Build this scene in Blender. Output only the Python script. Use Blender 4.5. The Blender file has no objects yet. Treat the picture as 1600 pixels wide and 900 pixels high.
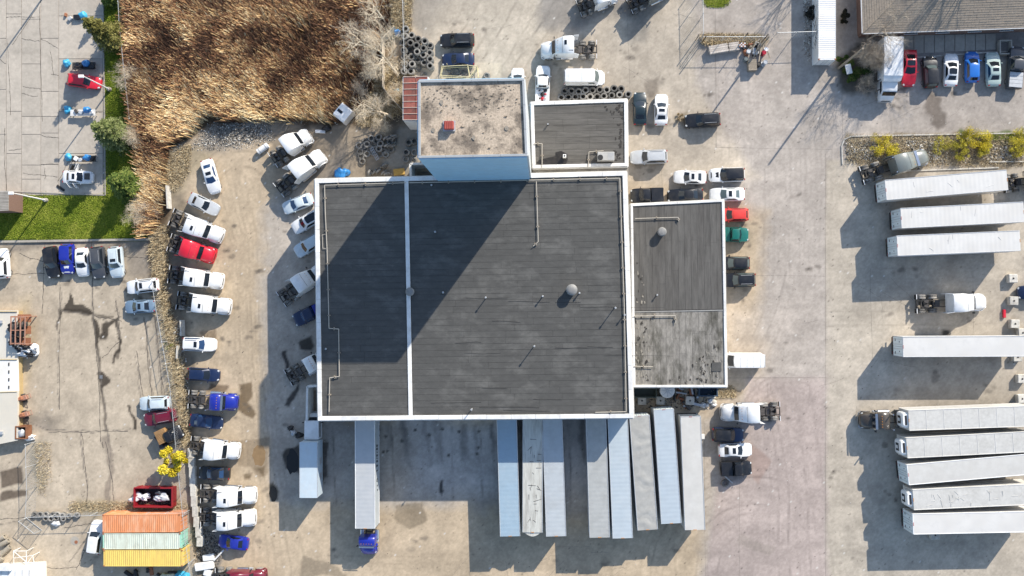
import bpy, bmesh, math, random
import numpy as np
from mathutils import Vector, Matrix, Quaternion

random.seed(7)
RNG = np.random.default_rng(7)
C = bpy.context.scene.collection
SC = bpy.context.scene
PI = math.pi

# ------------------------------------------------------------------ camera
H, F = 115.0, 1311.0            # height of the drone (m), focal length in photo pixels
NX, NY = 853.0, 478.0           # the point of the photo straight below the drone
cd = bpy.data.cameras.new("camera")
cam = bpy.data.objects.new("camera", cd)
C.objects.link(cam)
SC.camera = cam
cd.sensor_width = 36.0
cd.lens = 36.0 * F / 1600.0
cd.clip_start = 1.0
cd.clip_end = 3000.0
_down = Vector(((NX - 800) / F, -(NY - 450) / F, -1.0)).normalized()
CAMQ = _down.rotation_difference(Vector((0, 0, -1)))
CAMLOC = Vector(((NX - 800) / 11.4, -(NY - 450) / 11.4, H))
cam.rotation_mode = 'QUATERNION'
cam.rotation_quaternion = CAMQ
cam.location = CAMLOC
SC.render.resolution_x, SC.render.resolution_y = 1024, 576

def P(px, py, z=0.0):
    """photo pixel -> world point at height z"""
    d = CAMQ @ Vector(((px - 800) / F, -(py - 450) / F, -1.0))
    t = (z - CAMLOC.z) / d.z
    return CAMLOC + d * t

# ------------------------------------------------------------------ light
SUN_EL = math.radians(29.0)
SHX, SHY = -0.586, -0.810        # direction shadows fall
w = bpy.data.worlds.new("World")
SC.world = w
w.use_nodes = True
nt = w.node_tree
bg = nt.nodes["Background"]
sky = nt.nodes.new("ShaderNodeTexSky")
sky.sky_type = 'NISHITA'
sky.sun_disc = False
sky.sun_elevation = SUN_EL
sky.sun_rotation = math.atan2(-SHX, -SHY)
sky.air_density, sky.dust_density, sky.ozone_density = 1.0, 0.6, 1.3
nt.links.new(sky.outputs[0], bg.inputs[0])
bg.inputs[1].default_value = 0.135
sl = bpy.data.lights.new("sun", 'SUN')
sl.energy = 4.15
sl.angle = math.radians(0.5)
sl.color = (1.0, 0.93, 0.82)
so = bpy.data.objects.new("sun", sl)
C.objects.link(so)
so.rotation_euler = Vector((SHX * math.cos(SUN_EL), SHY * math.cos(SUN_EL), -math.sin(SUN_EL))).to_track_quat('-Z', 'Y').to_euler()
so.location = (60, 80, 120)
SC.view_settings.view_transform = 'Standard'
SC.view_settings.look = 'None'
SC.view_settings.exposure = 0.70
SC.view_settings.gamma = 1.0

# ------------------------------------------------------------------ materials
MATS = {}
def mat(name, col, rough=0.6, metal=0.0, var=0.0, scale=1.0, spec=0.5, coat=0.0, dirt=None, dirt_amt=0.0,
        rnd=0.0, bump=0.0, bscale=20.0, attr=None, stretch=None, dscale=None, dlo=0.45, dhi=0.72):
    """principled material: colour with world-space noise, optional second (dirt) colour, per-object tone, relief"""
    if name in MATS:
        return MATS[name]
    m = bpy.data.materials.new(name)
    m.use_nodes = True
    n, l = m.node_tree.nodes, m.node_tree.links
    b = n["Principled BSDF"]
    b.inputs["Roughness"].default_value = rough
    b.inputs["Metallic"].default_value = metal
    b.inputs["Specular IOR Level"].default_value = spec
    if coat:
        b.inputs["Coat Weight"].default_value = coat
        b.inputs["Coat Roughness"].default_value = 0.08
    geo = n.new("ShaderNodeNewGeometry")
    pos = geo.outputs["Position"]
    if stretch:
        mp = n.new("ShaderNodeMapping")
        mp.inputs["Scale"].default_value = stretch
        l.new(pos, mp.inputs[0]); pos = mp.outputs[0]
    if attr:
        a = n.new("ShaderNodeAttribute"); a.attribute_name = attr
        cur = a.outputs["Color"]
    else:
        r = n.new("ShaderNodeRGB"); r.outputs[0].default_value = (*col, 1)
        cur = r.outputs[0]
    def noise(s, det=6.0, ro=0.65):
        t = n.new("ShaderNodeTexNoise")
        t.inputs["Scale"].default_value = s
        t.inputs["Detail"].default_value = det
        t.inputs["Roughness"].default_value = ro
        l.new(pos, t.inputs["Vector"])
        return t.outputs["Fac"]
    if dirt is not None:
        f = noise(dscale or scale * 0.6)
        mr = n.new("ShaderNodeMapRange")
        mr.inputs["From Min"].default_value = dlo
        mr.inputs["From Max"].default_value = dhi
        mr.inputs["To Max"].default_value = dirt_amt
        l.new(f, mr.inputs[0])
        mx = n.new("ShaderNodeMix"); mx.data_type = 'RGBA'
        l.new(mr.outputs[0], mx.inputs["Factor"]); l.new(cur, mx.inputs["A"])
        mx.inputs["B"].default_value = (*dirt, 1)
        cur = mx.outputs["Result"]
    if var or rnd:
        if var:
            f = noise(scale)
            mr = n.new("ShaderNodeMapRange")
            mr.inputs["From Min"].default_value = 0.3
            mr.inputs["From Max"].default_value = 0.7
            mr.inputs["To Min"].default_value = 1 - var
            mr.inputs["To Max"].default_value = 1 + var
            l.new(f, mr.inputs[0]); val = mr.outputs[0]
        else:
            v = n.new("ShaderNodeValue"); v.outputs[0].default_value = 1.0; val = v.outputs[0]
        if rnd:
            oi = n.new("ShaderNodeObjectInfo")
            m2 = n.new("ShaderNodeMapRange")
            m2.inputs["To Min"].default_value = 1 - rnd
            m2.inputs["To Max"].default_value = 1 + rnd
            l.new(oi.outputs["Random"], m2.inputs[0])
            mm = n.new("ShaderNodeMath"); mm.operation = 'MULTIPLY'
            l.new(val, mm.inputs[0]); l.new(m2.outputs[0], mm.inputs[1]); val = mm.outputs[0]
        vm = n.new("ShaderNodeVectorMath"); vm.operation = 'SCALE'
        l.new(cur, vm.inputs[0]); l.new(val, vm.inputs["Scale"])
        cur = vm.outputs[0]
    l.new(cur, b.inputs["Base Color"])
    if bump:
        f = noise(bscale, 4.0)
        bp = n.new("ShaderNodeBump")
        bp.inputs["Strength"].default_value = bump
        bp.inputs["Distance"].default_value = 0.05
        l.new(f, bp.inputs["Height"]); l.new(bp.outputs[0], b.inputs["Normal"])
    MATS[name] = m
    return m

def paint(name, col, rough=0.32, dirt=0.25):
    return mat("paint_" + name, col, rough, 0.0, var=0.05, scale=2.0, spec=0.5, coat=0.35,
               dirt=(0.30, 0.26, 0.20), dirt_amt=dirt, dscale=0.9)

WHITE = paint("white", (0.80, 0.80, 0.79))
SILVER = paint("silver", (0.47, 0.49, 0.51))
PALE = paint("pale_blue", (0.55, 0.63, 0.67))
BLACK = paint("black", (0.012, 0.013, 0.016), dirt=0.08)
TEAL = paint("black_teal", (0.012, 0.026, 0.034), dirt=0.05)
NAVY = paint("navy", (0.010, 0.022, 0.065), dirt=0.05)
BLUE = paint("blue", (0.012, 0.025, 0.30), dirt=0.05)
BRIGHT = paint("bright_blue", (0.015, 0.15, 0.52), dirt=0.04)
STEELBLUE = paint("steel_blue", (0.17, 0.25, 0.34), dirt=0.1)
RED = paint("red", (0.60, 0.015, 0.035), dirt=0.08)
BRIGHTRED = paint("bright_red", (0.66, 0.05, 0.04), dirt=0.08)
MAROON = paint("maroon", (0.14, 0.008, 0.025), dirt=0.06)
GREEN = paint("green", (0.010, 0.13, 0.105), dirt=0.08)
MINT = paint("mint_silver", (0.40, 0.50, 0.46), dirt=0.08)
DGREY = paint("dark_grey", (0.06, 0.065, 0.075), dirt=0.08)
OLIVE = paint("grey_green", (0.17, 0.19, 0.18), dirt=0.2)
BROWN = paint("brown_black", (0.055, 0.045, 0.036), dirt=0.2)
GLASS = mat("dark_glass", (0.012, 0.016, 0.022), 0.07, spec=0.7)
GLASSG = mat("sky_grey_glass", (0.10, 0.13, 0.13), 0.10, spec=0.7)  # grey sky reflection put into the glass colour
GLASSB = mat("sky_blue_glass", (0.02, 0.05, 0.12), 0.08, spec=0.7)  # blue of the reflected sky painted into this glass
LAMP = mat("lamp_lens", (0.55, 0.56, 0.55), 0.12, spec=0.7)
TAIL = mat("tail_lens", (0.32, 0.01, 0.01), 0.15)
RUBBER = mat("rubber", (0.028, 0.027, 0.027), 0.85, var=0.25, scale=6, dirt=(0.17, 0.15, 0.125), dirt_amt=0.55, dscale=2.2)
TYREDUST = mat("dusty_rubber", (0.15, 0.142, 0.13), 0.9, var=0.3, scale=4, dirt=(0.38, 0.35, 0.305), dirt_amt=0.8, dscale=1.2, rnd=0.45)
RIM = mat("rim_alloy", (0.42, 0.42, 0.42), 0.35, 0.6, var=0.1, scale=8)
CHROME = mat("chrome", (0.62, 0.63, 0.64), 0.22, 0.9)
FRAME = mat("chassis_black", (0.022, 0.021, 0.021), 0.7, var=0.3, scale=4, dirt=(0.16, 0.13, 0.10), dirt_amt=0.6, dscale=2.0)
GREASE = mat("greasy_steel", (0.09, 0.08, 0.072), 0.5, 0.3, var=0.4, scale=6)
PLASTIC = mat("black_plastic", (0.018, 0.018, 0.019), 0.6)
TRAILW = mat("trailer_white", (0.625, 0.605, 0.57), 0.5, var=0.08, scale=1.2, dirt=(0.48, 0.45, 0.40), dirt_amt=0.5, dscale=0.6)
DOORW = mat("trailer_door_pale", (0.66, 0.73, 0.74), 0.45, var=0.05, scale=1.5)
STEEL = mat("galvanised_steel", (0.48, 0.49, 0.50), 0.45, 0.35, var=0.12, scale=3)
COPING = mat("coping_metal", (0.76, 0.752, 0.73), 0.5, var=0.07, scale=2.0, dirt=(0.42, 0.38, 0.33), dirt_amt=0.5, dscale=.6, rnd=.07)
CONCR = mat("concrete", (0.40, 0.365, 0.31), 0.9, var=0.12, scale=2.5, dirt=(0.22, 0.19, 0.16), dirt_amt=0.5, dscale=0.35, rnd=0.05, bump=0.2, bscale=18)
BLOCKC = mat("block_concrete", (0.55, 0.52, 0.46), 0.9, var=0.2, scale=3.0, dirt=(0.25, 0.22, 0.18), dirt_amt=0.5, rnd=0.12, bump=0.3)
WOOD = mat("weathered_wood", (0.30, 0.25, 0.19), 0.85, var=0.3, scale=6, rnd=0.15)
RUST = mat("rust", (0.30, 0.12, 0.06), 0.8, var=0.35, scale=4, rnd=0.15)

# ------------------------------------------------------------------ mesh helpers
class MB:
    def __init__(s):
        s.v, s.f = [], []
    def add(s, vs, fs):
        o = len(s.v)
        s.v += [tuple(v) for v in vs]
        s.f += [tuple(i + o for i in f) for f in fs]
        return s
    def box(s, c, d, rz=0.0, top=1.0):
        cx, cy, cz = c; dx, dy, dz = (q / 2 for q in d)
        co, si = math.cos(rz), math.sin(rz)
        vs = []
        for k in (-1, 1):
            t = top if k > 0 else 1.0
            for x, y in ((-1, -1), (1, -1), (1, 1), (-1, 1)):
                a, b = x * dx * t, y * dy * t
                vs.append((cx + a * co - b * si, cy + a * si + b * co, cz + k * dz))
        return s.add(vs, [(3, 2, 1, 0), (4, 5, 6, 7), (0, 1, 5, 4), (1, 2, 6, 5), (2, 3, 7, 6), (3, 0, 4, 7)])
    def cbox(s, c, d, b=0.05):
        """box with chamfered edges"""
        c = Vector(c); h = Vector(d) / 2
        vs, idx = [], {}
        for sx in (-1, 1):
            for sy in (-1, 1):
                for sz in (-1, 1):
                    sg = (sx, sy, sz)
                    for ax in range(3):
                        p = [0, 0, 0]
                        for q in range(3):
                            p[q] = c[q] + sg[q] * (h[q] if q == ax else h[q] - b)
                        idx[(sg, ax)] = len(vs); vs.append(tuple(p))
        fs = []
        for ax in range(3):
            u, v = [q for q in range(3) if q != ax]
            for sa in (-1, 1):
                r = []
                for su, sv in ((-1, -1), (1, -1), (1, 1), (-1, 1)):
                    sg = [0, 0, 0]; sg[ax] = sa; sg[u] = su; sg[v] = sv
                    r.append(idx[(tuple(sg), ax)])
                fs.append(tuple(r))
            for su in (-1, 1):
                for sv in (-1, 1):
                    a = [0, 0, 0]; a[u] = su; a[v] = sv
                    lo, hi = list(a), list(a); lo[ax] = -1; hi[ax] = 1
                    lo, hi = tuple(lo), tuple(hi)
                    fs.append((idx[(lo, u)], idx[(hi, u)], idx[(hi, v)], idx[(lo, v)]))
        for sx in (-1, 1):
            for sy in (-1, 1):
                for sz in (-1, 1):
                    fs.append(tuple(idx[((sx, sy, sz), q)] for q in range(3)))
        return s.add(vs, fs)
    def tube(s, p0, p1, r0, r1=None, n=8, cap=True):
        r1 = r0 if r1 is None else r1
        p0, p1 = Vector(p0), Vector(p1)
        d = (p1 - p0)
        if d.length < 1e-6: return s
        d.normalize()
        a = d.orthogonal().normalized(); b = d.cross(a)
        vs = []
        for p, r in ((p0, r0), (p1, r1)):
            for i in range(n):
                t = 2 * PI * i / n
                vs.append(p + (a * math.cos(t) + b * math.sin(t)) * r)
        fs = [(i, (i + 1) % n, n + (i + 1) % n, n + i) for i in range(n)]
        if cap:
            fs += [tuple(range(n - 1, -1, -1)), tuple(range(n, 2 * n))]
        return s.add(vs, fs)
    def loft(s, rings, cap=True, closed=True):
        n = len(rings[0]); vs = [p for r in rings for p in r]; fs = []
        for k in range(len(rings) - 1):
            for i in range(n if closed else n - 1):
                j = (i + 1) % n
                fs.append((k * n + i, k * n + j, (k + 1) * n + j, (k + 1) * n + i))
        if cap:
            fs += [tuple(range(n - 1, -1, -1)), tuple((len(rings) - 1) * n + i for i in range(n))]
        return s.add(vs, fs)
    def grid(s, fn, nu, nv):
        vs = [fn(i / nu, j / nv) for j in range(nv + 1) for i in range(nu + 1)]
        fs = [(j * (nu + 1) + i, j * (nu + 1) + i + 1, (j + 1) * (nu + 1) + i + 1, (j + 1) * (nu + 1) + i)
              for j in range(nv) for i in range(nu)]
        return s.add(vs, fs)
    def prism(s, pts, z0, z1):
        n = len(pts)
        vs = [(p[0], p[1], z0) for p in pts] + [(p[0], p[1], z1) for p in pts]
        fs = [(i, (i + 1) % n, n + (i + 1) % n, n + i) for i in range(n)]
        fs += [tuple(range(n - 1, -1, -1)), tuple(range(n, 2 * n))]
        return s.add(vs, fs)
    def mesh(s, name, smooth=35.0, recalc=True):
        me = bpy.data.meshes.new(name)
        me.from_pydata(s.v, [], s.f)
        if recalc:
            bm = bmesh.new(); bm.from_mesh(me)
            bmesh.ops.recalc_face_normals(bm, faces=bm.faces)
            bm.to_mesh(me); bm.free()
        if smooth:
            me.polygons.foreach_set("use_smooth", [True] * len(me.polygons))
            me.set_sharp_from_angle(angle=math.radians(smooth))
        me.materials.append(None)
        return me

CACHE = {}
def cached(key, fn, smooth=35.0):
    if key not in CACHE:
        CACHE[key] = fn().mesh(str(key).split("|")[0], smooth)
    return CACHE[key]

def put(name, me, m, parent=None, loc=(0, 0, 0), rot=(0, 0, 0), scale=(1, 1, 1), label=None, kind=None):
    """link one mesh object; material sits on the object so that meshes are shared"""
    o = bpy.data.objects.new(name, me)
    C.objects.link(o)
    o.location, o.rotation_euler, o.scale = loc, rot, scale
    if me.materials:
        o.material_slots[0].link = 'OBJECT'
        o.material_slots[0].material = m
    if parent: o.parent = parent
    if label: o["label"] = label
    if kind: o["kind"] = kind
    return o

def thing(name, label, cat, loc=(0, 0, 0), rz=0.0, group=None, scale=(1, 1, 1)):
    o = bpy.data.objects.new(name, None)
    C.objects.link(o)
    o.empty_display_size = 0.3
    o.location = loc; o.rotation_euler = (0, 0, rz); o.scale = scale
    o["label"] = label; o["category"] = cat
    if group: o["group"] = group
    return o

def tag(o, label, cat, group=None):
    o["label"] = label; o["category"] = cat
    if group: o["group"] = group
    return o

UNIT = MB().box((0, 0, 0), (1, 1, 1)).mesh("unit_box", 0)
def ubox(name, m, parent, c, d, rz=0.0, **k):
    return put(name, UNIT, m, parent, c, (0, 0, rz), d, **k)

def np_mesh(name, V, Fc, cols=None):
    """V (n,3), Fc (m,k) numpy -> mesh with optional per-vertex colour"""
    me = bpy.data.meshes.new(name)
    k = Fc.shape[1]
    me.vertices.add(len(V)); me.vertices.foreach_set("co", V.astype(np.float32).ravel())
    me.loops.add(Fc.size); me.loops.foreach_set("vertex_index", Fc.astype(np.int32).ravel())
    me.polygons.add(len(Fc))
    me.polygons.foreach_set("loop_start", (np.arange(len(Fc)) * k).astype(np.int32))
    me.polygons.foreach_set("loop_total", np.full(len(Fc), k, np.int32))
    me.update(calc_edges=True)
    if cols is not None:
        a = me.color_attributes.new("Col", 'FLOAT_COLOR', 'POINT')
        a.data.foreach_set("color", np.concatenate([cols, np.ones((len(V), 1))], 1).astype(np.float32).ravel())
    me.materials.append(None)
    return me

# ------------------------------------------------------------------ ground sheet (fine cells in view, coarse outside)
def hash2(i, j, seed):
    h = (i.astype(np.int64) * 374761393 + j.astype(np.int64) * 668265263 + seed * 974634777) & 0x7fffffff
    h = (h ^ (h >> 13)) * 1274126177 & 0x7fffffff
    return ((h ^ (h >> 16)) & 0xffff) / 65535.0
def vnoise(x, y, s, seed):
    x, y = x / s, y / s
    i, j = np.floor(x), np.floor(y)
    u, v = x - i, y - j
    u, v = u * u * (3 - 2 * u), v * v * (3 - 2 * v)
    return ((hash2(i, j, seed) * (1 - u) + hash2(i + 1, j, seed) * u) * (1 - v)
            + (hash2(i, j + 1, seed) * (1 - u) + hash2(i + 1, j + 1, seed) * u) * v)
def fbm(x, y, s, seed, octv=4):
    a, t, r = 1.0, 0.0, 0.0
    for k in range(octv):
        r = r + a * vnoise(x, y, s, seed + k * 17); t += a
        a *= 0.55; s *= 0.5
    return r / t

class Ground:
    """albedo of the ground, laid down in the place's own coordinates (given as the pixels where they were measured)"""
    def __init__(s, X, Y):
        s.X, s.Y = X, Y
        # world (z=0) -> pixel
        q = CAMQ.inverted().to_matrix()
        d = np.stack([X - CAMLOC.x, Y - CAMLOC.y, np.full_like(X, -CAMLOC.z)], 0)
        R = np.array(q)
        c = np.einsum('ij,j...->i...', R, d)
        s.px = 800 + F * c[0] / (-c[2]); s.py = 450 - F * c[1] / (-c[2])
        s.wx = s.px + (fbm(s.px, s.py, 60, 3) - .5) * 36 + (fbm(s.px, s.py, 12, 5) - .5) * 12
        s.wy = s.py + (fbm(s.px, s.py, 60, 4) - .5) * 36 + (fbm(s.px, s.py, 12, 6) - .5) * 12
        s.n1 = fbm(s.px, s.py, 90, 11); s.n2 = fbm(s.px, s.py, 16, 12); s.n3 = fbm(s.px, s.py, 5, 13, 2)
        s.col = np.zeros(X.shape + (3,))
    def poly(s, pts, soft=2.0, warp=1.0):
        x = s.px + (s.wx - s.px) * warp; y = s.py + (s.wy - s.py) * warp
        m = np.zeros(x.shape); ins = np.zeros(x.shape, bool); dist = np.full(x.shape, 1e9)
        x0, x1 = min(p[0] for p in pts) - 40, max(p[0] for p in pts) + 40
        y0, y1 = min(p[1] for p in pts) - 40, max(p[1] for p in pts) + 40
        sel = (x > x0) & (x < x1) & (y > y0) & (y < y1)
        xs, ys = x[sel], y[sel]
        ii = np.zeros(xs.shape, bool); dd = np.full(xs.shape, 1e9)
        for k in range(len(pts)):
            ax, ay = pts[k]; bx, by = pts[(k + 1) % len(pts)]
            if ay != by:
                c = ((ay > ys) != (by > ys)) & (xs < (bx - ax) * (ys - ay) / (by - ay) + ax)
                ii ^= c
            dx, dy = bx - ax, by - ay
            t = np.clip(((xs - ax) * dx + (ys - ay) * dy) / (dx * dx + dy * dy + 1e-9), 0, 1)
            dd = np.minimum(dd, np.hypot(xs - ax - t * dx, ys - ay - t * dy))
        sd = np.where(ii, dd, -dd)
        m[sel] = np.clip(sd / (2 * soft) + .5, 0, 1)
        return m
    def line(s, pts, wd, warp=0.3, soft=1.0):
        x = s.px + (s.wx - s.px) * warp; y = s.py + (s.wy - s.py) * warp
        m = np.zeros(x.shape)
        x0, x1 = min(p[0] for p in pts) - 30, max(p[0] for p in pts) + 30
        y0, y1 = min(p[1] for p in pts) - 30, max(p[1] for p in pts) + 30
        sel = (x > x0) & (x < x1) & (y > y0) & (y < y1)
        xs, ys = x[sel], y[sel]; dd = np.full(xs.shape, 1e9)
        for (ax, ay), (bx, by) in zip(pts[:-1], pts[1:]):
            dx, dy = bx - ax, by - ay
            t = np.clip(((xs - ax) * dx + (ys - ay) * dy) / (dx * dx + dy * dy + 1e-9), 0, 1)
            dd = np.minimum(dd, np.hypot(xs - ax - t * dx, ys - ay - t * dy))
        m[sel] = np.clip((wd / 2 - dd) / soft + .5, 0, 1)
        return m
    def mix(s, m, col, a=1.0):
        m = (m * a)[..., None]
        s.col = s.col * (1 - m) + np.array(col) * m
    def mul(s, m, k, a=1.0):
        s.col *= (1 - m * a * (1 - k))[..., None]

def arc(cx, cy, r, a0, a1, n=14, ry=None):
    return [(cx + r * math.cos(math.radians(a0 + (a1 - a0) * i / n)), cy + (ry or r) * math.sin(math.radians(a0 + (a1 - a0) * i / n))) for i in range(n + 1)]

def build_ground():
    xs = np.concatenate([[-900, -400, -180, -100], np.arange(-80, 84.01, 0.2), [100, 180, 400, 900]])
    ys = np.concatenate([[-900, -400, -160, -75], np.arange(-48, 48.01, 0.2), [75, 160, 400, 900]])
    X, Y = np.meshgrid(xs, ys)
    g = Ground(X, Y)
    DIRT, ASPH = (.46, .365, .255), (.385, .338, .292)
    g.col[:] = DIRT
    inside = (np.abs(X) < 90) & (np.abs(Y) < 55)
    # right-hand lot and drive
    g.mix(g.poly([(1000, -60), (1700, -60), (1700, 960), (1085, 960), (1110, 640), (1190, 600), (1190, 330), (1000, 270)], 14), ASPH)
    g.mix(g.poly([(1290, 250), (1700, 250), (1700, 960), (1290, 960)], 2, .1), (.415, .362, .292))
    g.mix(g.poly([(1168, 590), (1290, 590), (1293, 960), (1090, 960), (1120, 760), (1150, 690)], 5, .35), (.385, .318, .282))
    g.mix(g.poly([(1130, 470), (1290, 470), (1290, 590), (1130, 590)], 20), (.40, .348, .298), .6)
    # top-middle yard
    g.mix(g.poly([(640, -60), (1090, -60), (1090, 130), (1180, 270), (820, 300), (640, 130)], 10), (.43, .37, .295))
    g.mix(g.poly([(630, -60), (720, -60), (690, 30), (650, 60), (640, 40)], 10), (.25, .22, .185), .7)
    g.mix(g.poly([(850, -20), (1030, -20), (1010, 40), (960, 28), (905, 52), (845, 40)], 9), (.20, .185, .17), .75)
    g.mix(g.poly([(985, 30), (1030, 10), (1005, 60), (980, 66)], 6), (.20, .185, .16), .6)
    g.mix(g.poly([(1005, 130), (1030, 118), (1020, 148), (1008, 152)], 3), (.17, .14, .11), .7)
    g.mix(g.poly([(730, 130), (840, 100), (860, 170), (820, 170), (735, 126)], 8), (.24, .215, .185), .5)
    # dirt yard, darker lane beside and south of the workshop
    g.mix(g.poly([(405, 330), (440, 300), (530, 230), (540, 660), (1105, 650), (1105, 800), (430, 790), (408, 600)], 10), (.38, .345, .305), .75)
    g.mix(g.poly([(640, 655), (1060, 655), (1060, 770), (640, 770)], 16), (.46, .43, .40), .75)  # paler ground colour painted in to lift the workshop's shadow
    g.mix(g.poly([(500, 660), (560, 660), (560, 760), (505, 780)], 8), (.36, .335, .31), .5)
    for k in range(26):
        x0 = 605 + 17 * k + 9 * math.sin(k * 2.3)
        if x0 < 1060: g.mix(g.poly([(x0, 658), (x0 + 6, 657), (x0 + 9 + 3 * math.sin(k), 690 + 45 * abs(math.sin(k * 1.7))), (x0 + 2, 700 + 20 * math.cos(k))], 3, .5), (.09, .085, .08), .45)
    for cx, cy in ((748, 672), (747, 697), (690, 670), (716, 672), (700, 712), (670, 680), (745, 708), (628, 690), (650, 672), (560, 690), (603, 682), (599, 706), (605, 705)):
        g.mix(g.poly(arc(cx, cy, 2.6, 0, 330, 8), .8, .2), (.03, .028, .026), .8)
    g.mix(g.poly([(742, 98), (783, 98), (783, 128), (742, 128)], 1, .1), (.50, .43, .33), .8)
    g.mix(g.poly([(1118, -20), (1200, -20), (1200, 210), (1118, 230)], 1, .1), (.42, .365, .315), .35)
    g.mix(g.poly([(960, 240), (1035, 240), (1035, 330), (960, 330)], 1, .1), (.48, .40, .30), .4)
    g.mix(g.poly([(1320, 400), (1420, 400), (1420, 560), (1320, 560)], 1, .1), (.43, .375, .30), .3)
    g.mix(g.poly([(385, 178), (560, 170), (640, 200), (640, 300), (500, 300), (430, 250)], 10), (.21, .175, .135), .75)
    g.mix(g.poly([(330, 190), (420, 190), (430, 225), (330, 235), (300, 225)], 8), (.19, .175, .155), .75)
    # left service yard
    YARD = [(-60, 378), (232, 376), (262, 470), (292, 640), (298, 700), (300, 960), (-60, 960)]
    g.mix(g.poly(YARD, 2, .15), (.43, .358, .268))
    g.mix(g.poly([(-60, 375), (235, 375), (235, 388), (-60, 388)], 4), (.16, .14, .12), .6)
    g.mix(g.poly([(190, 390), (245, 380), (255, 440), (200, 430)], 8), (.17, .15, .13), .6)
    g.mix(g.poly([(35, 650), (75, 645), (85, 672), (40, 672)], 6), (.17, .15, .13), .55)
    g.mix(g.poly([(25, 470), (45, 470), (40, 560), (28, 640)], 10), (.38, .30, .17), .5)
    g.mix(g.poly([(52, 690), (78, 690), (72, 760), (56, 770)], 4), (.33, .29, .22), .8)
    g.mix(g.poly([(110, 782), (290, 782), (290, 800), (110, 800)], 5), (.33, .27, .17), .8)
    # stained drainage runs of the yard
    DAMP = (.034, .026, .019)
    for pl in ([(108, 455), (117, 470), (122, 483), (135, 480), (148, 492), (146, 497), (100, 495), (106, 480)],
               [(146, 497), (153, 505), (160, 530), (155, 550), (150, 530)],
               [(160, 510), (172, 503), (187, 497), (188, 515), (183, 505), (172, 515), (168, 535), (160, 535)],
               [(186, 530), (193, 538), (190, 552), (180, 566), (176, 566), (186, 548)],
               [(153, 580), (158, 578), (172, 588), (160, 600), (158, 616), (155, 600)],
               [(195, 632), (201, 633), (202, 645), (207, 660), (206, 676), (201, 672), (200, 650)],
               [(90, 490), (96, 492), (91, 520), (88, 520)]):
        g.mix(g.poly(pl, 1.0, .62), DAMP, .9)
    for pl in ([(96, 488), (110, 490), (130, 489), (148, 494), (175, 497)], [(147, 500), (154, 540), (156, 585), (160, 640), (163, 676)], [(186, 505), (189, 530), (186, 560)]):
        g.mix(g.line(pl, 4.0, .4, 2.0), DAMP, .7)
    for pl in ([(0, 735), (34, 730), (34, 755), (0, 762)], [(0, 768), (40, 765), (41, 775), (0, 782)]):
        g.mix(g.poly(pl, 1.5, .3), (.10, .075, .055), .9)
    g.mix(g.poly([(45, 640), (105, 652), (100, 660), (45, 662)], 5), (.2, .17, .13), .5)
    for pl in ([(93, 450), (95, 470), (90, 500), (88, 560), (92, 640)], [(143, 440), (147, 495), (155, 570), (160, 620), (164, 680), (166, 700)],
               [(180, 470), (186, 500), (189, 530)], [(212, 550), (220, 620)], [(226, 500), (240, 620)], [(238, 470), (255, 620)],
               [(30, 650), (75, 672), (150, 676), (200, 672)], [(128, 675), (132, 720), (135, 790)], [(165, 675), (172, 730), (175, 795)],
               [(95, 490), (150, 495), (172, 505)], [(0, 820), (50, 810)], [(110, 880), (140, 840)]):
        g.mix(g.line(pl, 1.6, .4), (.14, .12, .10), .75)
    g.mix(g.line([(160, 690), (170, 720), (172, 780)], 9, .6, 3), (.22, .18, .14), .7)
    # upper slab yard base, lawn, reed bed, median soil
    g.mix(g.poly([(-60, -60), (162, -60), (165, 305), (-60, 305)], 1, .05), (.30, .27, .24))
    g.mix(g.poly([(-60, 304), (170, 304), (160, -60), (200, -60), (212, 200), (228, 376), (-60, 376)], 2, .2), (.07, .12, .022))
    BED = [(192, -60), (650, -60), (640, 40), (618, 60), (640, 190), (560, 196), (430, 190), (330, 200), (262, 230), (262, 300), (264, 420), (300, 640), (286, 640), (245, 470), (236, 380), (215, 330), (212, 210)]
    g.mix(g.poly(BED, 5), (.085, .058, .034))
    g.mix(g.poly([(248, 230), (300, 225), (330, 235), (290, 290), (266, 320), (255, 300)], 6), (.33, .27, .18), .9)
    g.mix(g.poly([(262, 300), (285, 300), (300, 560), (330, 960), (298, 960), (292, 640), (255, 400)], 5), (.20, .165, .12), .85)
    g.mix(g.poly([(320, 820), (345, 815), (350, 900), (315, 900)], 5), (.13, .125, .12), .8)
    g.mix(g.poly([(1316, 212), (1700, 208), (1700, 262), (1450, 262), (1320, 258)], 3), (.25, .205, .145))
    g.mix(g.poly([(1500, 208), (1700, 207), (1700, 222), (1500, 222)], 3), (.07, .12, .02), .8)
    g.mix(g.poly([(1310, 95), (1400, 20), (1420, 60), (1360, 150), (1310, 140)], 6), (.10, .085, .065), .9)
    g.mix(g.poly([(1340, 40), (1700, 30), (1700, 88), (1420, 92), (1350, 70)], 3), (.22, .20, .185), .8)
    g.mix(g.poly([(1450, 140), (1470, 150), (1478, 190), (1462, 205), (1458, 180), (1448, 165)], 3), (.13, .105, .085), .8)
    g.mix(g.poly([(600, 120), (650, 120), (650, 250), (620, 250)], 6), (.12, .105, .085), .8)
    g.mix(g.poly([(630, 200), (665, 200), (660, 275), (600, 262), (620, 210)], 5), (.29, .27, .235), .8)
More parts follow.
